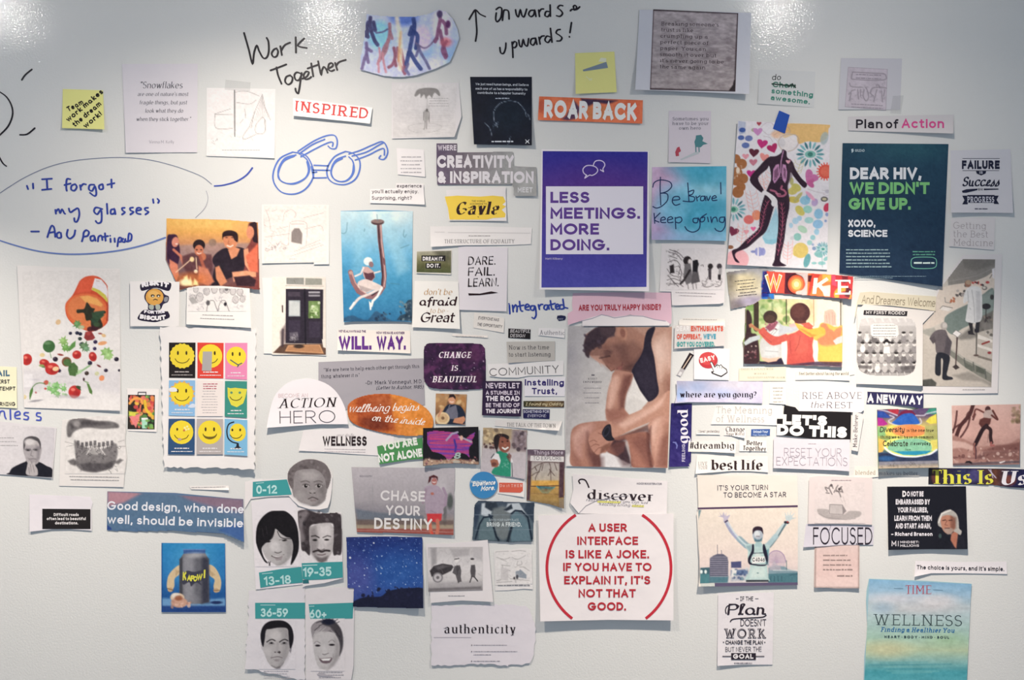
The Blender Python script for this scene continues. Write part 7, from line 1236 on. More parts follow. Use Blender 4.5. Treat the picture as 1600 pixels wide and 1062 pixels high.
p.poly(Y("908,515 1000,520 1120,575 1160,600 1340,590 1460,575 1562,530 1560,770 916,782"), 'a07870', 2.5).poly(Y("908,540 1040,560 1120,600 1100,640 1000,610 908,620"), 'd0b0a8', 3, .8).poly(Y("1330,590 1562,560 1560,640 1200,640"), '6c4440', 4, .75).poly(Y("930,700 1130,710 1200,650 1560,640 1560,720 1200,720"), '5c3c3c', 4, .7).poly(Y("1220,660 1560,650 1558,720 1220,722"), '8c645c', 3, .6).blobs(60,(1490,700,1592,724),(.8,3.4),['d8c0b8','7c5450','5c3836','b8948c'],3,1,.6).line(Y("920,775 1558,745"), 4, '544850', 2, .8).poly(Y("1030,760 1045,740 1075,735 1100,750 1100,768 1070,755"), '1c1418', 1.2).poly(Y("1360,750 1420,735 1415,745 1370,762"), 'e8e0e0', 1.2)
p.ell(1543.5,639.5,4.4,5.2,'4c2c2c',1).poly(Y("1205,270 1240,250 1290,245 1315,290 1300,330 1210,320"), 'b09c98', 1.2).line(Y("1210,270 1140,240 1120,290 1108,315"), 2.6, '6c3c38', 1, 1, 1).line(Y("1300,255 1325,300 1345,340 1290,300"), 3, '5c302c', 1, 1, 1).poly(Y("1215,320 1285,330 1275,380 1240,415 1190,415 1165,380 1175,340"), '5c3430', 1.5).line(Y("1240,400 1200,440 1160,520 1130,580"), 6.5, '281418', 1.2, 1, 1).line(Y("1240,410 1278,440 1278,510 1288,560"), 5.4, '301a1c', 1.2, 1, 1).line(Y("1125,570 1120,620 1130,650 1135,710"), 3, '8c5c54', 1, 1, 1).line(Y("1130,590 1140,640 1136,715"), 1.6, '3c2430', 1).line(Y("1285,560 1280,590 1310,588"), 3, 'a0605c', 1).line(Y("1255,480 1250,560"),1,'8c6c68',.8)
c.pic(p, mask=c.P)
c = Clip('headline_clipping', 'dark clipping with big yellow serif headline running off the edge, this is us', 'clipping', an2("684,806 1000,808 1400,812 1650,820 1650,1000 1450,990 1300,966 680,960"), '241c34', (0,0,0,3), gloss=True)
p = Pic(an2("684,806 1650,822 1650,990 680,958"), '241c3c', 1.2); p.grad('1c1820','2c2034','242850','281c34','5c3424','242048','1c1c48', ax='h').ell(1461,742,6,14,'6c3c34',3,0,.8).ell(1525,743,14,10,'4c4880',5,0,.7).line(an2("1260,820 1330,900"),1.4,'c8c4dc').line(an2("1280,820 1300,900"),1.2,'c8c4dc').ell(1578,750,10,8,'7c3c2c',4,0,.8).noise(5,.06,seed=7); c.pic(p, mask=c.P)
c.text('This Is', 1457, 755.5, 21.5, 1552, 'd8d450', 'didone', .27, ang=.2, tr=.07); c.text('Us', 1561, 757, 21.5, 1604, 'e4e0e8', 'didone', .3, sl=.2, tr=.07)
# ================================================================ bottom band
ag = tile(380, 715, 5.057); ag2 = tile(380, 910, 6.99); rn = tile(1080, 740, 5.31)
c = Clip('quote_card', 'white sheet bearing a black box about difficult roads and beautiful destinations', 'card', w0("152,106 465,118 478,150 470,180 472,292 300,282 152,298"), 'e0dbe2', (0,0,4,2))
c.poly(w0("218,180 466,182 466,284 218,284"), '1c181a', 'black_panel')
for t,y,a,b in (('Difficult roads',806,84,123),('often lead to beautiful',812.3,73,134),('destinations.',819,86,122)): c.text(t,a,y,4.6,b,'dcd8da','sans',.24)
c = Clip('quote_strip', 'curled blue mountain strip saying good design should be invisible', 'clipping', w0("554,90 900,98 1253,132 1258,352 1150,308 900,292 700,296 552,290"), '5c7494', (0,0,0,11), gloss=True)
p = Pic(w0("553,90 1254,130 1257,350 551,290"), '5c7090', 1.6); p.grad('64708c','5c7494','4c6890').poly(w0("554,90 740,96 640,150 554,170"), 'b8848c', 6, .85).poly(w0("900,98 1253,132 1253,200 1100,170 960,130"), '8c6c7c', 6, .8).poly(w0("740,96 900,98 1000,150 1253,240 1253,300 554,290 554,180 640,150"), '54708c', 5, .8).poly(w0("551,262 576,280 576,288 551,290"), '2c4484', 1).poly(w0("1120,290 1257,240 1257,350 1180,310"), '3c5c94', 1.5,.9)
c.pic(p, mask=c.P); c.text('Good design, when done', 167.5, 796, 13.5, 381, 'dedfe8', 'sans', .18, ang=1.6, tr=.14); c.text('well, should be invisible', 167.5, 817.5, 13.5, 380, 'dedfe8', 'sans', .18, ang=1.7, tr=.14)
c = Clip('picture_clipping', 'blue picture of a big grey protein jar with muscular arms', 'picture', w0("832,356 1160,358 1164,712 832,712"), '2c6cac', (0,0,1,1), gloss=True)
p = Pic(w0("832,356 1160,358 1164,712 832,712"), '2c6cac', .95); J = w0
p.grad('2c84bc','2c7cb8','2c74b4','1c5494','2c5c9c').ell(301,880,34,36,'4c9ccc',26,0,.6).poly(J("832,640 1000,650 1164,640 1164,690 832,700"), '7ca8d0', 4, .8).poly(J("832,680 1164,680 1164,712 832,712"), '1c3c7c', 3,.9).line(J("834,358 834,710"),1.6,'1c4484',1.4,.8).line(J("1162,358 1162,710"),1.6,'1c4484',1.4,.8)
for s_ in ("930,470 900,485 870,520 860,560 862,590 880,604 898,580 900,540 925,515","1075,470 1105,480 1130,520 1140,560 1132,604 1110,606 1100,580 1105,545 1078,520"): p.poly(J(s_), 'd4bc98', 1.3, 1, 1)
p.poly(J("905,495 925,500 905,530"),'b09470',2,.7).poly(J("1080,495 1110,520 1090,530"),'b09470',2,.7).ell(266,921,4,3.6,'c0a07c',1).ell(337.5,922,4,3.6,'c0a07c',1).line(J("862,590 895,600"),1,'6c543c').line(J("1100,600 1132,600"),1,'6c543c')
p.poly(J("945,388 1058,388 1058,412 945,412"), '3c5c94', 1).poly(J("925,440 945,412 1058,410 1076,440 1078,660 1040,670 960,668 925,655"), '64646c', 1.2).poly(J("960,420 1000,415 1000,660 950,660 940,440"), '9c9ca4', 8, .7).poly(J("1040,420 1076,440 1078,665 1040,668"), '2c2c3c', 6, .8).poly(J("925,440 940,430 940,660 925,655"), '34343c', 3, .8).ell(1+305,867,14,4,'c8c8cc',5,0,.6).line(J("945,390 1058,390"),1.6,'5c84bc').ell(302,937,10,8,'84848c',6,0,.6)
p.poly(J("935,540 960,500 1000,505 1060,495 1055,545 1030,555 1040,575 1010,560 985,580 975,558 945,570"), '3c3c4c', 1.2).ell(277,933,11,7,'d8c0a8',1.6).ell(280,941,13,8,'c89c88',2).ell(274,930,6,4,'e4d8cc',2).ell(279,934,6,4,'8c4c30',2.4,0,.8).blobs(14,(268,938,298,950),(1,3),['dcb8a8','b88878'],3,1.2,.8).ell(338,941,9,2.4,'1c2c5c',1.5)
c.pic(p)
for i,(ch,x,y,h) in enumerate((('K',285,906.5,13),('A',292,907.5,9),('P',297.5,908,9),('O',302,908.5,8.5),('W',307,906.5,9.5),('!',318,903,13))): c.text(ch,x,y,h,x+(9.5 if ch=='W' else 6.2 if ch!='!' else 2.6),'d8d450','sans',.3,ang=-6,sl=.15)
# age sheets
TE = '3f979a'
def age(c, P, txt, x, y, h, x1, ang): c.poly(P, TE, 'teal_band'); c.text(txt, x, y, h, x1, 'b8dcdc', 'sans', .2, ang=ang, tr=.1)
c = Clip('age_sheet', 'torn sheet with teal band 36 to 59 and a short-haired face in black and white', 'photo', ag2("60,90 300,75 678,52 672,1062 480,1035 330,990 200,975 120,945 15,940 50,500"), 'dcd8de', (3,0,9,2), torn='x', wob=.8, group='age range portraits')
age(c, ag2("130,220 676,218 676,392 132,392"), '36-59', 407, 963.5, 13.5, 450, 0); c.lines([ag2("190,244 350,244")], 1.2, 'a8ccd0', 'caption_line')
p = Pic(ag2("170,395 570,400 570,945 170,945"), 'dcd8de', .9); A2 = ag2
p.poly(A2("190,665 215,670 230,770 200,720"),'c0bcc0',1).poly(A2("540,650 520,770 500,740 515,670"),'84808a',1).poly(A2("200,520 260,450 400,430 510,480 530,600 520,680 490,780 440,880 400,925 360,935 310,915 260,850 225,740 210,640"), 'b4b0b2', 1.3, 1, 1).poly(A2("400,480 510,500 520,680 480,820 430,890 380,930 420,800 440,640"), '8c888c', 10, .6).ell(430.5,993,8,7,'cac6c8',6,0,.8).ell(418,1018,5,6,'c8c4c6',5,0,.7)
p.poly(A2("190,560 215,480 270,430 350,412 450,420 520,475 548,560 545,650 515,720 500,640 495,560 480,500 400,490 300,505 250,520 235,620 218,700 195,640"), '141018', 1.5)
for x0 in (258,398): p.line(A2("%d,648 %d,628 %d,620 %d,634" % (x0,x0+30,x0+60,x0+90)), 1.8, '302c30', 1, .9, 1); p.ell(380+(x0+50)/6.99, 910+660/6.99, 3.6,1.5,'5c585c',1).ell(380+(x0+50)/6.99, 910+658/6.99, 1.7,1.4,'1c181c',.8); p.line(A2("%d,670 %d,680 %d,668" % (x0+15,x0+50,x0+85)),.8,'7c787c',.8,.7)
p.poly(A2("360,640 385,650 390,730 410,750 400,770 370,768 340,755 355,730"), 'a09ca0', 3, .6).poly(A2("370,760 395,745 412,756 400,774"), '3c3438', 1.2).ell(430,1018.6,1.4,1,'5c5458',.8).line(A2("305,820 350,812 385,808 425,820"), 1.5, '7c7478', 1, .95, 1).poly(A2("330,835 400,835 390,860 345,860"), '8c8488', 2.4, .7).poly(A2("310,905 360,925 420,905 440,870 400,935 360,940"), '4c484c', 3, .7).line(A2("320,790 305,815"),.9,'8c888c',1,.5)
c.pic(p, 'portrait'); c.fine(4, 412, 457, 1048.5, 4, 1, 'a8a4ac', .2, ang=0); c.fine(1,440,456,1060,3,1,'a8a4ac',0)
c = Clip('age_sheet', 'sheet with teal band 60 plus and a laughing short-haired face in black and white', 'photo', ag2("680,75 960,50 1220,52 1212,300 1205,900 1180,1062 684,1062"), 'dcd7db', (0,0,1,2), group='age range portraits')
age(c, ag2("714,236 1204,218 1196,390 735,404"), '60+', 483, 965.5, 13.5, 510, 0); c.lines([ag2("720,258 775,256")], 1.2, 'a8ccd0', 'caption_line')
p = Pic(ag2("730,395 1110,390 1110,965 740,965"), 'dcd7db', .9)
p.poly(A2("745,480 790,430 850,410 950,410 1040,470 1075,540 1085,680 1050,790 1030,700 1000,560 900,540 800,560 770,620 750,560"), '6c666c', 1.6).poly(A2("760,600 800,540 900,530 1000,560 1050,650 1050,800 1000,890 950,940 900,955 850,935 810,900 780,800 765,700"), 'c0bcbe', 1.5, 1, 1).poly(A2("1000,600 1050,680 1050,800 1000,890 920,952 980,850 1010,740"), '8c868a', 7, .7)
p.poly(A2("745,490 800,430 880,440 960,500 900,540 850,530 790,560 760,610 748,560"), '9c969a', 3, .8).poly(A2("860,440 900,400 1000,420 1080,540 1090,700 1050,800 1060,680 1020,580 960,490 900,470"), '3c383e', 2.5, .85).ell(513,971,10,4.5,'10142c',2.5).scrib([A2(x) for x in "910,400 900,380|940,405 935,375|970,410 985,385|1000,420 1030,400|880,410 860,390|1020,440 1050,425|800,440 850,420|830,470 900,440|780,520 830,480|1000,520 1060,600".split('|')],1.1,'2c2830',.8).scrib([A2(x) for x in "800,540 850,500|850,530 900,490|770,580 800,520|960,520 1010,560".split('|')],1,'d0ccd0',.6)
p.line(A2("775,665 800,640 840,660"),1,'7c7478',1,.8,1).line(A2("930,650 970,625 1000,650"),1,'7c7478',1,.8,1).ell(496.5,1008.3,4,1.6,'241c24',1).ell(518.5,1007,4.4,1.6,'241c24',1).poly(A2("870,680 890,680 920,770 930,790 860,785"),'d0ccce',4,.5).line(A2("868,780 890,785 930,770"),1.3,'6c646a',1,.8,1)
p.poly(A2("830,830 880,825 970,820 950,870 900,882 855,870"), '6c5c64', 1.5, 1, 1).poly(A2("845,832 960,824 940,850 870,852"), 'f0ecec', 1.2).line(A2("820,800 828,830"),1,'8c868a',1,.6).line(A2("980,780 985,830"),1,'8c868a',1,.6).ell(505,1043.5,6,2,'acA8aa'.lower(),2,0,.6)
c.pic(p, 'portrait'); c.fine(3, 498, 538, 1050.5, 4, 1.1, 'a09ca4', .15, ang=0); c.poly(ag2("805,1000 830,980 870,985 900,1000 1000,1030 830,1020"), 'b0acb4', 'ink_smear')
c = Clip('age_sheet', 'sheet with teal band 13 to 18 and a face in straight black fringe', 'photo', ag("64,345 230,318 400,315 430,390 478,420 470,1000 100,1040"), 'e6e1e6', (4,0,1,0), group='age range portraits')
p = Pic(ag("90,415 445,415 445,860 95,860"), 'e4dfe4', .9); A1 = ag
p.poly(A1("130,640 170,580 300,560 395,600 395,720 370,790 310,840 270,850 230,830 180,790 145,710"), 'b8b4b6', 1.4, 1, 1).poly(A1("330,640 395,640 390,760 330,840 270,850 340,780"), '8c888a', 7, .6).ell(429,853,7,8,'d4d0d2',5,0,.8)
p.poly(A1("100,640 110,540 150,470 210,425 280,418 340,425 400,480 430,560 440,660 435,740 410,800 385,840 375,838 385,780 395,700 380,640 340,625 300,600 255,560 240,600 220,640 170,680 145,720 165,790 195,830 170,820 135,760 110,700"), '120e14', 1.4).scrib([A1(x) for x in "250,560 230,630 180,670|270,580 300,630 380,640|130,560 120,640 140,720|200,820 212,850|215,820 205,850".split('|')],1.3,'1c181c',.8).scrib([A1(x) for x in "150,560 160,620|180,540 190,600".split('|')],1,'4c484c',.5)
p.ell(419.5,846,3.4,1.3,'1c181a',1,-10).ell(444.5,844,3.6,1.3,'1c181a',1,-5).line(A1("285,650 320,640 345,648"),1,'4c484a',1,.7).poly(A1("250,700 262,740 300,745 290,700"),'c8c4c6',3,.6).line(A1("250,745 275,752 302,742"),1.4,'5c5658',1,.9,1).line(A1("225,775 270,790 320,765"),1.6,'5c5254',1,.95,1).poly(A1("245,785 290,788 315,772 300,808 262,812"),'8c8084',2,.7).line(A1("235,775 280,784 318,768"),1.2,'e8e4e6',.9,.7)
c.pic(p, 'portrait')
age(c, ag("124,906 300,878 472,860 474,985 300,1000 136,1026"), '13-18', 412.5, 914.5, 13.8, 455, -4); c.lines([ag("150,916 232,908")], 1.2, 'a8ccd0', 'caption_line')
c = Clip('age_sheet', 'sheet with teal band 19 to 35 and a curly-haired moustached face', 'photo', ag("420,390 560,400 640,440 776,430 790,950 640,990 500,1010 470,1020 470,960"), 'e4dfe2', (0,0,2,6), group='age range portraits')
p = Pic(ag("428,400 780,410 785,835 450,835"), 'e2dde0', .9)
p.poly(A1("428,440 450,415 500,410 540,420 600,440 640,430 700,415 750,440 776,480 778,740 740,765 712,760 705,640 715,540 690,515 600,520 530,540 525,640 530,740 520,770 490,740 460,720 455,600 440,540"), '3c3438', 2).poly(A1("428,440 500,410 520,440 480,500 470,560 490,640 470,700 450,640"), '8c8488', 5, .75).blobs(50,(467,798,532,866),(1.2,3.2),['1c181c','5c5458','2c2628','7c747a'],5,1.4,.5)
p.poly(A1("525,545 600,518 690,515 716,560 715,660 705,740 670,800 620,832 580,810 540,760 524,660"), 'b8b2b4', 1.4, 1, 0).poly(A1("525,560 570,540 590,640 580,740 600,820 560,790 530,740"), '7c7678', 6, .6).poly(A1("600,530 690,525 700,620 650,700 600,640"), 'dcd6d8', 8, .8)
p.line(A1("540,620 570,615 600,630"),1.8,'2c2628',1,.9).line(A1("630,630 665,615 692,622"),1.6,'3c3638',1,.8).ell(492,843.5,3.6,1.6,'1c181a',1).ell(510.5,843,3.6,1.5,'2c2628',1).poly(A1("600,650 625,650 640,720 590,725"),'d0cacc',3,.6).line(A1("585,718 615,730 640,720"),1.4,'5c5456',1,.85,1).line(A1("555,742 590,732 620,742 650,732 682,735"),3,'2c2426',1.3,.95,1).line(A1("590,765 625,768 650,760"),1.8,'6c5c60',1,.9).poly(A1("570,780 620,790 670,775 660,815 620,832 590,815"),'5c5456',3.5,.8)
p.poly(A1("428,380 540,405 600,420 640,436 640,428 560,395"),'e2dde0',1)
c.pic(p, 'portrait', mask=c.P)
age(c, ag("462,832 785,820 788,945 640,960 520,965 470,958"), '19-35', 473.5, 901, 14.5, 518, -2); c.lines([ag("472,850 584,846")], 1.4, 'b8d8d8', 'caption_line')
c.poly(ag("470,965 516,962 520,990 472,992"), '2c6c74', 'teal_scrap')
c = Clip('age_sheet', 'cutout of a baby face with teal band 0 to 12 on the lifted corner', 'photo', smooth(ag("15,190 100,168 345,165 352,110 400,55 480,15 570,14 650,50 695,110 706,150 700,250 690,330 668,395 600,410 520,405 440,380 390,335 360,300 200,308 60,325 14,400"),1), 'e4dfe0', (0,3,2,8), group='age range portraits')
c.poly(ag("76,190 345,170 384,290 74,308"), TE, 'teal_band'); c.text('0-12', 400.5, 771.5, 13.5, 433, 'b8dcdc', 'sans', .2, ang=-1, tr=.1); c.lines([ag("102,202 162,196")], 1.1, 'a8ccd0', 'caption_line')
p = Pic(ag("350,10 700,10 700,395 350,395"), 'e4dfe0', .9)
p.poly(A1("382,240 404,240 415,320 395,300"),'8c8688',1.2).poly(A1("665,240 650,250 645,300 658,280"),'7c7678',1.2)
p.poly(A1("352,180 355,110 400,55 480,15 570,14 650,50 690,120 690,180 670,240 650,235 640,180 610,120 560,95 480,95 420,110 405,160 398,240 370,230"), '6c6466', 1.6).blobs(60,(452,720,516,752),(1.4,3),['8c8488','4c4446','7c7478'],3,1.3,.45)
p.poly(A1("400,160 420,110 480,92 570,92 625,130 650,190 655,260 645,330 600,370 560,380 510,370 450,350 415,310 400,240"), '908a8c', 1.4, 1, 1).poly(A1("450,110 560,100 600,140 560,180 470,180"), 'aca6a8', 8, .8).poly(A1("590,200 650,220 650,320 590,372 560,378 610,300"), '686264', 8, .65).ell(468,774,7,7,'a09a9c',6,0,.7).ell(500,776,6,6,'8c8688',5,0,.6).ell(484,783,9,5,'9c9698',5,0,.6)
for sx, cx_ in ((-1, 495), (1, 597)): p.line([(380+(cx_-38)/5.057, 715+190/5.057),(380+cx_/5.057,715+182/5.057),(380+(cx_+28)/5.057,715+192/5.057)],1.6,'4c4446',1.3,.6,1); p.ell(380+cx_/5.057,715+222/5.057,5,2.8,'b0aaac',1).ell(380+cx_/5.057,715+222/5.057,2.8,2.7,'181214',.9).ell(380+(cx_+5)/5.057,715+217/5.057,.8,.8,'e0dcdc',.7); p.line([(380+(cx_-28)/5.057,715+216/5.057),(380+cx_/5.057,715+206/5.057),(380+(cx_+28)/5.057,715+218/5.057)],1,'3c3436',.9,.8,1)
p.ell(488,768.5,6,4,'9c9698',2).ell(485,770,1.4,1,'3c3436',.8).ell(491.5,770,1.4,1,'3c3436',.8).line(A1("520,270 545,285 575,270"),1,'5c5456',1,.6,1).line(A1("515,325 550,312 590,328"),1.8,'4c4244',1.1,.9,1).poly(A1("525,328 580,328 570,345 535,345"),'7c7072',1.6,.8).ell(489,790.5,5,2,'706a6c',2,0,.6)
c.pic(p, 'portrait', mask=smooth(A1("352,180 355,110 400,55 480,12 570,11 650,48 692,120 690,180 672,240 660,280 650,330 605,372 560,382 505,374 445,352 412,318 384,290 375,235"),3,True))
# chase your destiny
c = Clip('photo_clipping', 'faded track photo of a jogger beside big white words, chase your destiny', 'photo', [(549,729.5),(711,731),(709.5,770),(709,836),(640,833),(557.5,831)], 'b8b0b4', (0,0,2,5), gloss=True)
p = Pic([(549,730),(711,731),(708.5,836.5),(557.5,831)], 'b8b0b4', 1.0); D1 = w1
p.grad('b8b2b8','b4aeb4','aca6ac','a49ea4','8c8890','9c8c84','8c6c60').poly(D1("515,180 560,190 640,200 860,215 870,235 520,240"), '606c7c', 4, .75).poly(D1("520,235 1018,240 1018,270 520,270"), '5c4c48', 3, .7).poly(D1("518,262 1018,262 1018,280 520,285"), 'a89c84', 2, .7).poly(D1("520,282 1018,285 1018,318 520,300"), '984c44', 2, .9).line(D1("520,290 1018,300"),.8,'d8c8c0',.8,.6).ell(703,783,5,12,'3c4440',3,0,.8).ell(695,800,3,16,'4c4c4c',3,0,.6).line(D1("600,60 604,210"),.9,'8c8c90',.8,.6).ell(690,768,10,20,'c8c4c8',8,0,.5)
p.poly(D1("870,70 900,60 940,65 970,110 975,160 965,180 960,210 880,210 872,150 858,152 856,140 872,110"), 'a898a8', 1.3).line(D1("965,75 980,110 975,160"),4.4,'a08ca0',1.2).line(D1("875,80 868,130 860,150"),3.6,'9c8898',1.2).ell(678.5,752,4.4,5.6,'b0706c',1).poly(D1("886,50 892,15 915,5 936,15 938,40 928,20 905,20 898,40"), '4c1c20', 1).line(D1("910,42 918,45 925,42"),1.2,'f0e8e8',.8).ell(675.5,771,2.6,2.2,'b06c60',1).poly(D1("880,205 958,205 955,240 930,250 905,245 885,260"), 'c83c40', 1.2).line(D1("895,250 900,290 905,305"),5.4,'c46c58',1.3).line(D1("935,240 938,280 932,310"),5.4,'c47460',1.3).line(D1("905,300 912,312"),3,'d04c3c',1).line(D1("925,200 900,190"),2,'8c7c8c',1,.5)
c.pic(p, mask=c.P); c.text('CHASE', 594.5, 781.5, 16, 664, 'dedadc', 'sans', .19, ang=1.5); c.text('YOUR', 602.5, 804.5, 15.5, 656.5, 'dedadc', 'sans', .19, ang=1.2); c.text('DESTINY', 584.5, 826, 17.5, 675, 'e4e0e0', 'sans', .19, ang=1.2); c.text('RICH COUNTRY', 562, 745.3, 3, 582, '84808a', 'sans', .2)
c = Clip('night_picture', 'deep blue starry night sky picture over a black hillside', 'picture', w1("466,326 660,324 856,326 862,692 700,690 500,684 505,590 472,586"), '24347c', (0,0,1,9), gloss=True)
p = Pic("541,838 662,950", '243a80', .95); p.grad('1c2c6c','243c84','2c4c94','34549c','2c4484').grad('2c3470','243c88','1c3c80', ax='h', a=.35).ell(620,890,44,30,'2c64ac',30,0,.5).ell(560,900,24,30,'54549c',22,0,.6).noise(10,.03,seed=3).blobs(260,(541,838,661,926),(.3,.8),['8cb0e0','6c94d0','c0d4f0','4c7cc0'],7,.7,.75).blobs(26,(541,838,661,920),(.6,1.1),['dce8f8','b0ccf0'],9,.9,.9).ell(547,871,1.6,1.6,'e8f0fc',1).ell(584,848,1.2,1.2,'e8f0fc',1)
p.poly(w1("500,660 560,635 640,632 680,605 740,592 800,588 862,596 862,695 500,690"), '141430', 1.5).blobs(26,(556,917,662,934),(1,3.5),['141430','1c1c3c'],5,1.2,.9)
c.pic(p, mask=c.P)
c = Clip('cartoon_clipping', 'grey wash cartoon of a couple walking past a parked bulbous car', 'cartoon', w1("876,362 1000,358 1194,340 1222,660 1060,652 900,665"), 'dfdadd', (0,0,2,3))
p = Pic(w1("886,378 1168,376 1168,600 888,608"), 'cac6c8', .95); D=w1
p.grad('c0bcbe','d0ccce','d8d4d6','c8c4c6','8c888c').poly(D("900,380 930,380 930,460 905,480"), '8c888c', 4, .7).poly(D("1000,390 1100,385 1100,420 1020,430"), '9c989c', 4, .6).poly(D("1110,378 1168,378 1165,450 1120,430"), 'b4b0b4', 4, .7).poly(D("895,500 915,475 960,462 1010,470 1018,480 1005,500 960,522 905,530"), '3c383c', 1.6).poly(D("920,480 960,468 1000,475 940,495"), '6c686c', 3, .7).ell(684,902,8,8,'7c787c',1.2).ell(684,902,6,6,'c0bcc0',1.2).ell(684,902,2.4,2.4,'6c686c',1).poly(D("890,590 1160,580 1160,592 890,605"),'6c686c',2,.8).poly(D("920,560 1160,555 1150,570 920,575"),'a8a4a8',3,.6)
p.poly(D("1022,475 1050,470 1058,500 1055,530 1060,555 1040,560 1028,520 1012,510"), '5c585c', 1.2).ell(713.5,874.5,3,4,'e4e0e0',.9).line(D("1024,440 1045,436"),1.6,'4c484c',.9).scrib([D("1035,470 1038,520"),D("1050,480 1040,500"),D("1045,555 1042,562")],1,'2c282c',.7).poly(D("1108,470 1128,468 1132,500 1128,535 1108,530 1104,500"), '545054', 1.2).ell(738,876,2.6,3.6,'d8d4d4',.9).ell(738,873,3,1.6,'3c383c',.9).line(D("1112,530 1102,558"),1.6,'241f24',.9).line(D("1124,530 1142,552"),1.6,'241f24',.9).doodle(20,(672,858,752,920),'8c888c',.7,5,4,.4)
c.pic(p); c.fine(1, 700, 726, 931, 3, 1.2, 'a09ca0', 0)
c = Clip('cartoon_clipping', 'light pencil cartoon of someone at a desk by a window', 'cartoon', w1("1226,395 1319,390")+w2("60,382 100,390 108,595 60,592")+w1("1300,600 1232,602"), 'dedbdc', (0,0,0,1))
p = Pic([(774,861),(831,858),(832,912),(774,914)], 'dcd9da', .95)
p.scrib([w1(x) for x in "1232,405 1250,400 1300,398|1240,430 1280,440 1310,430|1260,440 1290,450|1265,470 1310,475|1270,470 1265,540 1240,550|1280,490 1310,500|1240,560 1319,555".split('|')],1,'9c989a',.8).scrib([w2(x) for x in "0,400 40,395 70,400|0,430 30,440 70,420|20,480 60,480|60,480 90,500|30,450 26,470 50,466 48,450|-10,540 90,550|14,530 20,560|40,500 60,510".split('|')],1,'9c989a',.8).poly(w2("18,505 40,490 75,520 74,540 20,530"), '8c94a0', 1.5).ell(809,888,3.4,3.6,'e0dcdc',.9).ell(808,901,2,3.4,'4c4c54',1).ell(803.5,903,1.6,2,'4c484c',1).poly(w1("1262,480 1300,490 1300,550 1262,545"),'c8c4c6',2).doodle(24,(776,862,830,910),'aca8aa',.7,4,5,.6)
c.pic(p); c.fine(1, 778, 829, 915, 3, 2, '84848a', .05, ang=0)
c = Clip('headline_sheet', 'crinkled sheet headed in high-contrast black type with the word authenticity', 'paper sheet', w1("904,672 1000,680 1319,672")+w2("70,680 92,700 124,800 122,860 112,930 92,975 30,982 -20,985")+w1("1300,992 1210,978 1040,985 904,986 906,840"), 'd9d4dc', (0,0,2,4), torn='x', wob=1.2)
c.text('authenticity', 693.5, 989, 14, 805, '241c24', 'didone', .2, tr=.2); c.lines("678,995.5 736,995.5", .6, 'a8a2aa', 'rule')
for y,a,b in ((1008,740,792),(1018,740,808),(1023,740,767),(1033,740,781)): c.fine(1,a,b,y,3,1.1,'94909a',0)
for y in (1007.5,1017.5,1032.5): c.ell(737,y,.9,.9,'6c6870','bullet',0,8)
c = Clip('headline_clipping', 'folded white clipping with curling serif headline, discover, above healthy living ideas', 'clipping', w2("312,0 480,12 802,38 796,225 640,212 400,205 345,205 300,150 316,80"), 'dfdadd', (3,0,8,6), wob=.6)
c.lines([smooth(w2("350,50 344,36 356,28 376,32 388,50 396,70"),5)], 2.2, '2c2028', 'swash'); c.text('discover', 917.5, 779, 14.5, 1019.5, '2c2028', 'didone', .24, ang=2, tr=.1); c.text('MOOD BOOSTERATOR', 995, 756.5, 3, 1034, '84808a', 'sans', .2, ang=1)
c.poly(w2("440,138 560,142 558,152 440,148"), 'e0dc78', 'yellow_highlight'); c.poly(w2("618,160 680,162 680,172 618,170"), 'e0dc78', 'yellow_highlight')
c.text('real home hacks you can use', 916, 782.5, 4.6, 1012, '6c6a78', 'script', .12, ang=2.5, sl=.2); c.text('healthy living ideas', 936, 789, 4.6, 1005, '6c6a78', 'script', .12, ang=2, sl=.2); c.lines([w2("345,203 380,165 430,140 520,120 600,112")], .9, '9c98a0', 'crease')
c = Clip('poster', 'white square poster with a red ring and red joke about user interfaces', 'poster', w2("136,215 400,206 640,208 832,204 832,755 500,752 146,760"), 'e5dfe2', (0,0,10,9), gloss=False)
ring = []
cx, cy, rx, ry = 951.5, 887, 97, 98
for ri, (a0, a1) in enumerate(((-57, 57), (123, 237))):
    q = [(cx+rx*math.cos(math.radians(a)), cy+ry*math.sin(math.radians(a))) for a in np.linspace(a0, a1, 30)]; q = [t for t in q if 804.5 < t[1] < 968]
    c.line(q, 4.4, 'bc2c3c', 'red_ring#%d' % ri)
for t,y,a,b in (('A USER',830.5,919,980),('INTERFACE',851,902,997),('IS LIKE A JOKE.',872,884,1014),('IF YOU HAVE TO',892,880,1018),("EXPLAIN IT, IT'S",912.5,881.5,1016),('NOT THAT',933,904,993),('GOOD.',953.5,918.5,978)): c.text(t,a,y,13,b,'b02c38','sans',.22,tr=.14)
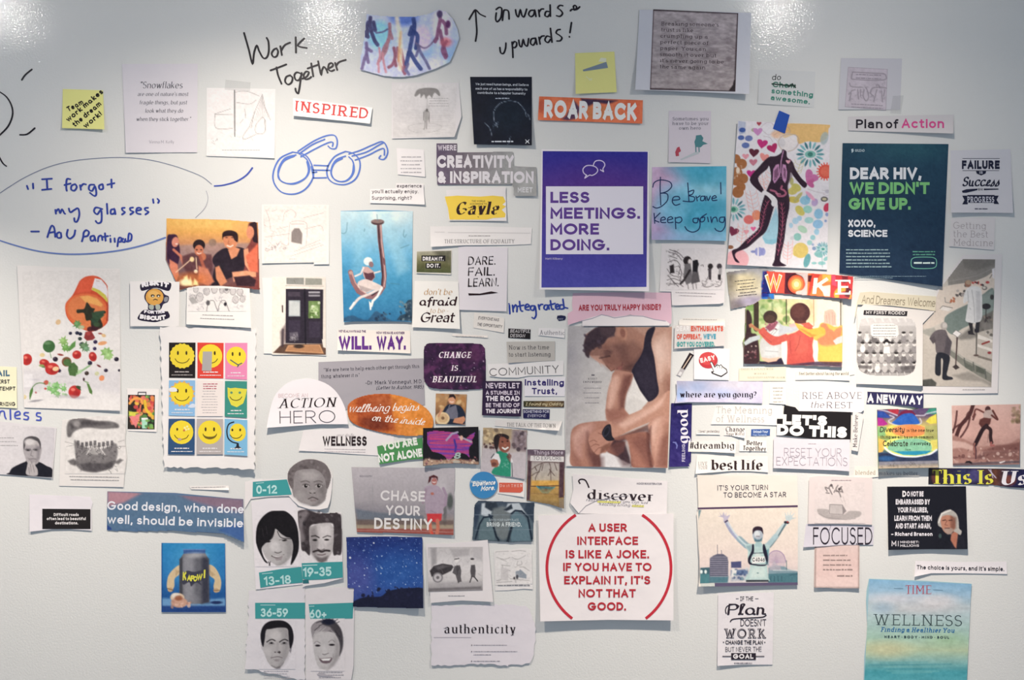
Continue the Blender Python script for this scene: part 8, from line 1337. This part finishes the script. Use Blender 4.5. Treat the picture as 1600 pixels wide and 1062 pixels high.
# it's your turn
c = Clip('photo_page', 'page where a numbered runner in a cap raises both arms over a teal city', 'photo', rn("50,10 880,12 886,270 884,915 600,930 196,935 60,935 75,800 60,600 50,400 45,330 60,292"), 'e4dcd4', (4,0,12,5), torn='', wob=.3)
c.text("IT'S YOUR TURN", 1121, 766, 8, 1200, '4c4450', 'sans', .13, ang=-.7, tr=.22); c.text('TO BECOME A STAR', 1130.5, 777, 8, 1228.5, '4c4450', 'sans', .13, ang=-.5, tr=.22)
c.poly(rn("52,280 884,260 884,276 400,288 56,296"), '54405c', 'dark_rule')
p = Pic(rn("60,296 884,278 884,905 72,908"), 'e0d4c8', .95); r_ = rn
p.grad('e4d8cc','e0d4ca','e0d2ca','dcccc8','c4bcc0').poly(r_("50,296 84,300 60,380 50,380"), '5c7c88', 1.5,.8).poly(r_("75,780 155,775 160,910 75,910"), '3c5c68', 1.5).poly(r_("75,830 160,830 160,910 75,910"),'4c8088',2,.8).ell(1096,893,2,3,'dce4e4',1).ell(1102.5,893,2,3,'dce4e4',1)
p.poly(r_("155,700 180,680 215,665 265,665 300,690 308,730 305,900 150,905"), '5c5c70', 1.3).poly(r_("155,850 308,850 305,905 150,905"), '4c7c88', 3, .8)
for k in range(10): y = 740+(690+k*18)/5.31; p.line([(1080+160/5.31, y), (1080+302/5.31, y)], 1, 'a8a4b0', 1, .7)
p.line(r_("217,590 218,665"), 1, '6c6478', .8).line(r_("250,635 252,665"),.9,'6c6478',.8).poly(r_("330,730 415,725 415,780 332,780"), '484c74', 1.2).poly(r_("330,800 470,790 475,880 330,890"), '44608c', 2.5, .8).poly(r_("340,780 380,790 370,850 330,860"),'d8d8d8',1.5).poly(r_("320,850 470,830 470,895 300,900"), 'd0cccc', 2, .7).blobs(16,(1142,888,1168,905),(1,3),['3c4c74','c8ccd0','5c7c8c'],3,1.2,.7)
# wheel
for k in range(24): a = -math.pi*k/24-.05; p.line([(1080+705/5.31,740+740/5.31),(1080+705/5.31+14.5*math.cos(a),740+740/5.31+18*math.sin(a))],.7,'a08ca8',.8,.7)
p.ell(1212.8,877,14.5,17,'b8a4b8',1.5,0,.45).line([(1212.8+14.5*math.cos(t),877+17*math.sin(t)) for t in np.linspace(math.pi,2*math.pi,20)],1.2,'9c84a8',.9).poly(r_("640,780 700,760 780,770 800,790 884,810 884,900 640,900"), '7c94a0', 2).poly(r_("640,830 884,820 884,905 640,905"), '44707c', 2, .85).poly(r_("650,760 660,770 690,720 720,765 740,760 745,800 650,800"),'b0a8b4',2,.8).scrib([r_(x) for x in "660,850 660,890|690,850 690,890|720,850 722,890|750,850 752,890|790,720 792,800|820,840 884,830".split('|')],1.2,'2c4c5c',.7).scrib([r_("680,800 884,800")],1.2,'dce0e0',.7)
# runner
LB='b8c8cc'
p.line(r_("290,395 330,470 380,530 450,600"), 6, '9ca0bc', 1.3, 1, 1).line(r_("400,540 460,595 490,610"), 9, '8ca4b0', 2, 1).line(r_("300,400 360,490 430,570 480,600"), 2.4, 'd0dce0', 2, .8, 1).line(r_("790,405 740,460 690,530 620,600"), 6, LB, 1.3, 1, 1).line(r_("780,420 720,520 660,600 630,620"), 2.2, '2c4c5c', 1.6, .8, 1).line(r_("700,520 640,590 610,610"), 8, 'a4bcc4', 2, 1)
p.poly(r_("450,590 520,580 600,585 650,600 640,680 630,760 640,860 640,890 455,890 475,820 490,760 470,700 470,640"), 'b0c8c8', 1.5).poly(r_("455,600 500,590 495,650 480,640"), '7c98a4', 2, .7).poly(r_("610,640 645,620 640,760 615,740"), '4c808c', 2, .7).poly(r_("500,780 610,770 620,860 490,870"), 'd4e0dc', 6, .6).ell(1184,895,1.6,1,'6c8c90',1)
p.poly(r_("505,590 520,590 520,650 500,690 500,740 620,750 610,690 595,640 595,590 610,590 635,680 632,740 600,765 500,755 475,740 472,700 500,640"), '1c1c30', 1.2).poly(r_("505,690 610,685 618,735 505,745"), 'e0e0e0', 1).line(r_("500,660 600,655"),1,'2c2c40').ell(1184,870,5,6,'e8e4e0',3,0,.5)
p.ell(1184,835,8.4,10.5,'a8b0bc',1.2).poly(r_("512,500 510,460 530,440 560,436 590,450 598,500 580,475 550,468 525,478"), '2c1c2c', 1.1).poly(r_("522,530 545,545 570,545 592,525 585,560 550,568 525,560"), '3c6474', 1.6, .8).ell(1183,834,4.5,5,'d8dce0',2,0,.8).line(r_("540,518 565,518"),1,'5c4c58',.8).poly(r_("535,565 580,565 590,590 570,610 530,600"),'a0bcc0',1.5)
p.poly(r_("270,400 265,365 225,352 245,348 235,320 255,345 270,318 280,345 292,320 292,350 322,340 305,375 295,405"), 'b8b0c4', 1.1).line(r_("282,400 300,388"),2.2,'3c3454',1).poly(r_("790,400 782,360 778,320 795,350 800,315 812,345 830,305 828,345 860,322 838,360 872,365 835,378 805,400"), 'bcc8cc', 1.1).line(r_("780,402 802,405"),4,'2c2834',1).ell(1230.5,815,1.2,1.2,'b03c3c',.8).poly(r_("455,880 640,880 645,895 455,897"),'2c3038',1.2)
c.pic(p, 'photograph', mask=None)
c.text('C4046', 1175.5, 877, 6.2, 1195, '3c3c44', 'sans', .16, ang=0); c.poly(rn("80,910 190,905 195,932 80,934"), 'c8ccc8', 'pale_rule'); c.poly(rn("196,905 884,900 884,922 196,934"), '5c5470', 'dark_rule')
c = Clip('typographic_card', 'white card of mixed black lettering about changing the plan but never the goal', 'card', [(1122,927),(1209,925),(1207,1038),(1160,1038),(1121,1040)], 'e2dde2', (2,0,6,1))
K = '28202c'
c.text('IF THE', 1156.5, 938.5, 7, 1177, K, 'hand', .13); c.lines("1150,935 1154,935|1180,935 1185,935", .8, K, 'rule')
c.text('Plan', 1136, 960, 17, 1197, K, 'script', .17, sl=.12, tr=.02); c.line(smooth(w2("1125,762 1135,750 1170,745 1230,742 1290,738 1310,728"),4), 1.8, K, 'swash'); c.lines([smooth(w2("1104,720 1100,700 1112,680 1150,672 1170,682"),4)], 1.6, K, 'swash')
c.text("DOESN'T", 1157, 978, 11, 1197, K, 'hand', .1, tr=.1); c.text('WORK', 1131.5, 997, 15.5, 1197, K, 'slab', .2); c.text('WORK', 1132.5, 996.2, 14, 1196, 'c8c4cc', 'slab', .05); c.text('CHANGE THE PLAN', 1133.5, 1006.5, 6.5, 1192, K, 'sans', .17, tr=.12); c.text('BUT NEVER THE', 1133.5, 1018, 7.5, 1190, K, 'sans', .09, ang=-.6); c.ell(1130.5,1003,.9,.9,K,'dot'); c.ell(1195,1003,.9,.9,K,'dot')
c.rect(1142.5,1020,1181,1030.5,K,'dark_label'); c.text('GOAL', 1145.5, 1028.8, 7.6, 1177, 'e4e0e4', 'sans', .26); c.lines("1129,1025 1142,1025|1181,1025 1194,1025", 1.2, K, 'rule'); c.fine(1,1147,1175,1036.2,3,1.4,'6c6670',0)
# focused
c = Clip('quote_clipping', 'pink page with dark edges and faint centred lines under the focused strip', 'clipping', w3("240,360 472,364 470,590 350,590 238,584"), 'dcc4c0', (0,0,6,6))
p = Pic(w3("242,362 470,364 470,588 240,586"), 'dcc2be', 1.4); p.grad('dcc4c0','dcc0bc','e0c8c4').line(w3("242,362 240,586"),3,'7c6c68',3,.7).line(w3("470,364 470,588"),3,'7c6c68',3,.7).line(w3("240,586 470,588"),3,'8c7c78',3,.6); c.pic(p)
for i,(a,b) in enumerate(((1286,1324),(1286,1329),(1286,1330),(1286,1332))): c.fine(1,a,b,868.5+i*7.4,3,2.4,'9c8884',0)
c.fine(1,1308,1332,900.5,3,2.6,'9c8884',0)
c = Clip('cartoon_clipping', 'pale pink page with a pencil cartoon of two figures diving toward a crate', 'cartoon', w3("212,18 260,10 538,20 536,262 400,258 206,258"), 'dcd0d0', (0,0,0,0))
p = Pic(w3("240,45 500,45 500,255 240,255"), 'dacfcf', .95); E_ = w3
p.poly(E_("318,158 384,160 386,210 316,206"), 'c0b8b8', 1).line(E_("318,158 384,160 386,210 316,206 318,158"), .9, '7c7476', .8).poly(E_("384,160 404,192 386,210"), '8c8486', 1).poly(E_("255,182 316,186 316,206 386,210 420,192 478,196 470,220 420,232 330,236 270,215"), 'aca4a4', 2).line(E_("260,205 300,225 400,236 450,230"),1,'8c8486',1.2,.7).scrib([E_(x) for x in "370,120 385,150|385,115 400,155".split('|')],.7,'b8acac',.7)
p.scrib([E_(x) for x in "325,55 315,70 320,85 330,105|310,75 295,70 305,90|330,60 335,75|315,100 300,98|360,60 350,80 365,95 375,118|375,70 385,95|345,85 340,95|372,72 380,66|350,90 382,92".split('|')],1.8,'6c6466',.85).ell(1299,758,2,2.2,'5c5456',1).ell(1311.5,764,2,2.2,'4c4446',1); c.pic(p); c.fine(1, 1299, 1330, 750.5, 3, 1.3, 'b8a8ac', 0)
c = Clip('headline_strip', 'torn strip with tall spaced capitals spelling focused', 'clipping', w3("196,258 318,262 546,268 542,366 380,366 300,372 182,378"), 'ccc8d4', (0,0,4,0)); c.text('FOCUSED', 1270.5, 850.5, 27, 1363, '28202c', 'sans', .075, tr=.19, ang=0)
c.lines([w3("316,262 324,266 318,285 306,298")], .8, '8c889c', 'tear_mark'); c.ell(1338.5,849.5,.9,.9,'28202c','ink_dot')
c = Clip('quote_clipping', 'black clipping with condensed white quote about failures beside a bearded person', 'clipping', w3("614,66 1020,64 1028,388 820,388 620,392"), '14121c', (0,0,9,9), gloss=True)
c.text('D', 1410, 776, 9.5, 1416, 'e4e0e4', 'sans', .22)
for t,y,a,b in (('O NOT BE',775.5,1417,1443),('EMBARRASSED BY',788,1399.5,1453),('YOUR FAILURES,',800.5,1402.5,1450),('LEARN FROM THEM',813.5,1397.5,1456),('AND START AGAIN,',825.5,1399,1455)): c.text(t,a,y,8.4,b,'d8d4dc','sans',.2,tr=.1)
c.text('– Richard Branson', 1392.5, 837, 6, 1457, 'e0dce4', 'sans', .24); c.text('M', 1393, 853, 8.5, 1400.5, 'd0ccd4', 'sans', .2); c.text('|', 1403, 852.5, 7, 1404, 'd0ccd4', 'sans', .08); c.text('MINDSET:', 1406.5, 848.5, 3.8, 1436, 'd0ccd4', 'sans', .2); c.text('MILLIONS', 1406.5, 854, 3.8, 1436, 'd0ccd4', 'sans', .2)
p = Pic(w3("868,170 1022,170 1024,386 868,386"), '14121c', .9); X = w3
p.poly(X("940,350 980,300 1005,320 1020,386 940,386"), '1c1a24', 2).poly(X("945,310 975,280 980,300 970,385 960,375 940,340"), 'a86c58', 2).poly(X("875,260 880,225 905,195 940,185 970,205 982,240 985,280 998,295 990,315 965,300 930,290 890,275"), 'a8a4a0', 1.5, 1, 1).poly(X("892,225 925,212 955,225 965,265 955,295 930,310 905,295 892,262"), 'b07c68', 1.4, 1, 1).poly(X("940,215 970,225 968,280 940,300"), '6c4438', 4, .7).poly(X("900,285 930,275 958,285 945,312 925,312"), 'a09088', 2, .8).line(X("880,250 895,205 940,188"), 2.4, 'd4d0cc', 1.5).line(X("900,240 915,238"),1.3,'3c2420',.9).line(X("932,240 948,238"),1.3,'3c2420',.9).line(X("922,240 912,262 925,265"),1.1,'7c4c40',1).line(X("912,280 935,280"),1.2,'5c3430',1).ell(1469,837,2.4,3.6,'3c4c4c',1.5)
c.pic(p, 'portrait')
c = Clip('text_strip', 'small curled strip in black sans type, the choice is yours', 'clipping', w3("760,448 1000,455 1228,452 1232,516 1000,512 840,512 754,530"), 'e4dfe4', (0,0,5,2)); c.text("The choice is yours, and it's simple.", 1432.5, 889, 6.6, 1569, '28242c', 'sans', .17, ang=1.2)
c = Clip('magazine_cover', 'sky and sea magazine cover on wellness, torn along its spine', 'magazine', w3("520,540 800,550 1050,566 1044,650 1030,900 1022,1080 492,1080 496,940 512,800 505,650 508,600"), '9cc0cc', (3,2,2,3), gloss=True, wob=.6)
p = Pic(w3("522,543 1048,568 1024,1078 496,1078"), '9cc0cc', 1.4); O = w3
p.grad('88b4d4','9cbcd4','b8c8d0','b4c8cc','a8c4c0','a8c8b8','b8c8a8','8cb8b4','4ca0ac','5cacb8').ell(1400,935,40,8,'d8d4dc',10,0,.7).ell(1465,938,30,10,'dcd8dc',9,0,.8).ell(1440,950,60,8,'ccc8cc',10,0,.7).ell(1380,950,16,8,'a0b8cc',10,0,.7).ell(1385,1015,34,12,'d0cca4',14,0,.7).ell(1480,1000,26,10,'a4c4a0',14,0,.7).noise(9,.04,seed=3,sy=.4).line(O("500,990 700,985 900,1000 1030,1000"), 3, '5c9ca4', 4, .6)
for k in range(9): p.line([(1353+R.uniform(0,60), 1035+k*3.2), (1440+R.uniform(0,70), 1035+k*3.2+R.uniform(-1,1))], 1.6, R.choice(['3c8c9c','7cc0c8','54a0a8','8cc4c0']), 2, .5)
c.pic(p, 'cover_picture', mask=None)
c.text('TIME', 1415, 927.5, 13.5, 1455, 'b04858', 'serif', .13, ang=.5, tr=.1); c.lines("1397,919 1411,919.5|1458,921 1473,922", .8, '5c7c94', 'rule')
c.text('WELLNESS', 1364.5, 976, 17, 1503, '3c4c50', 'slab', .09, ang=.8, tr=.16); c.text('Finding a Healthier You', 1376, 986.5, 7.2, 1491, '2c6ca0', 'slab', .2, ang=.9, sl=.2); c.text('HEART · BODY · MIND · SOUL', 1382, 996.5, 4, 1483, '283c48', 'sans', .26, tr=.4, ang=.6)
for c in CLIPS: c.done()
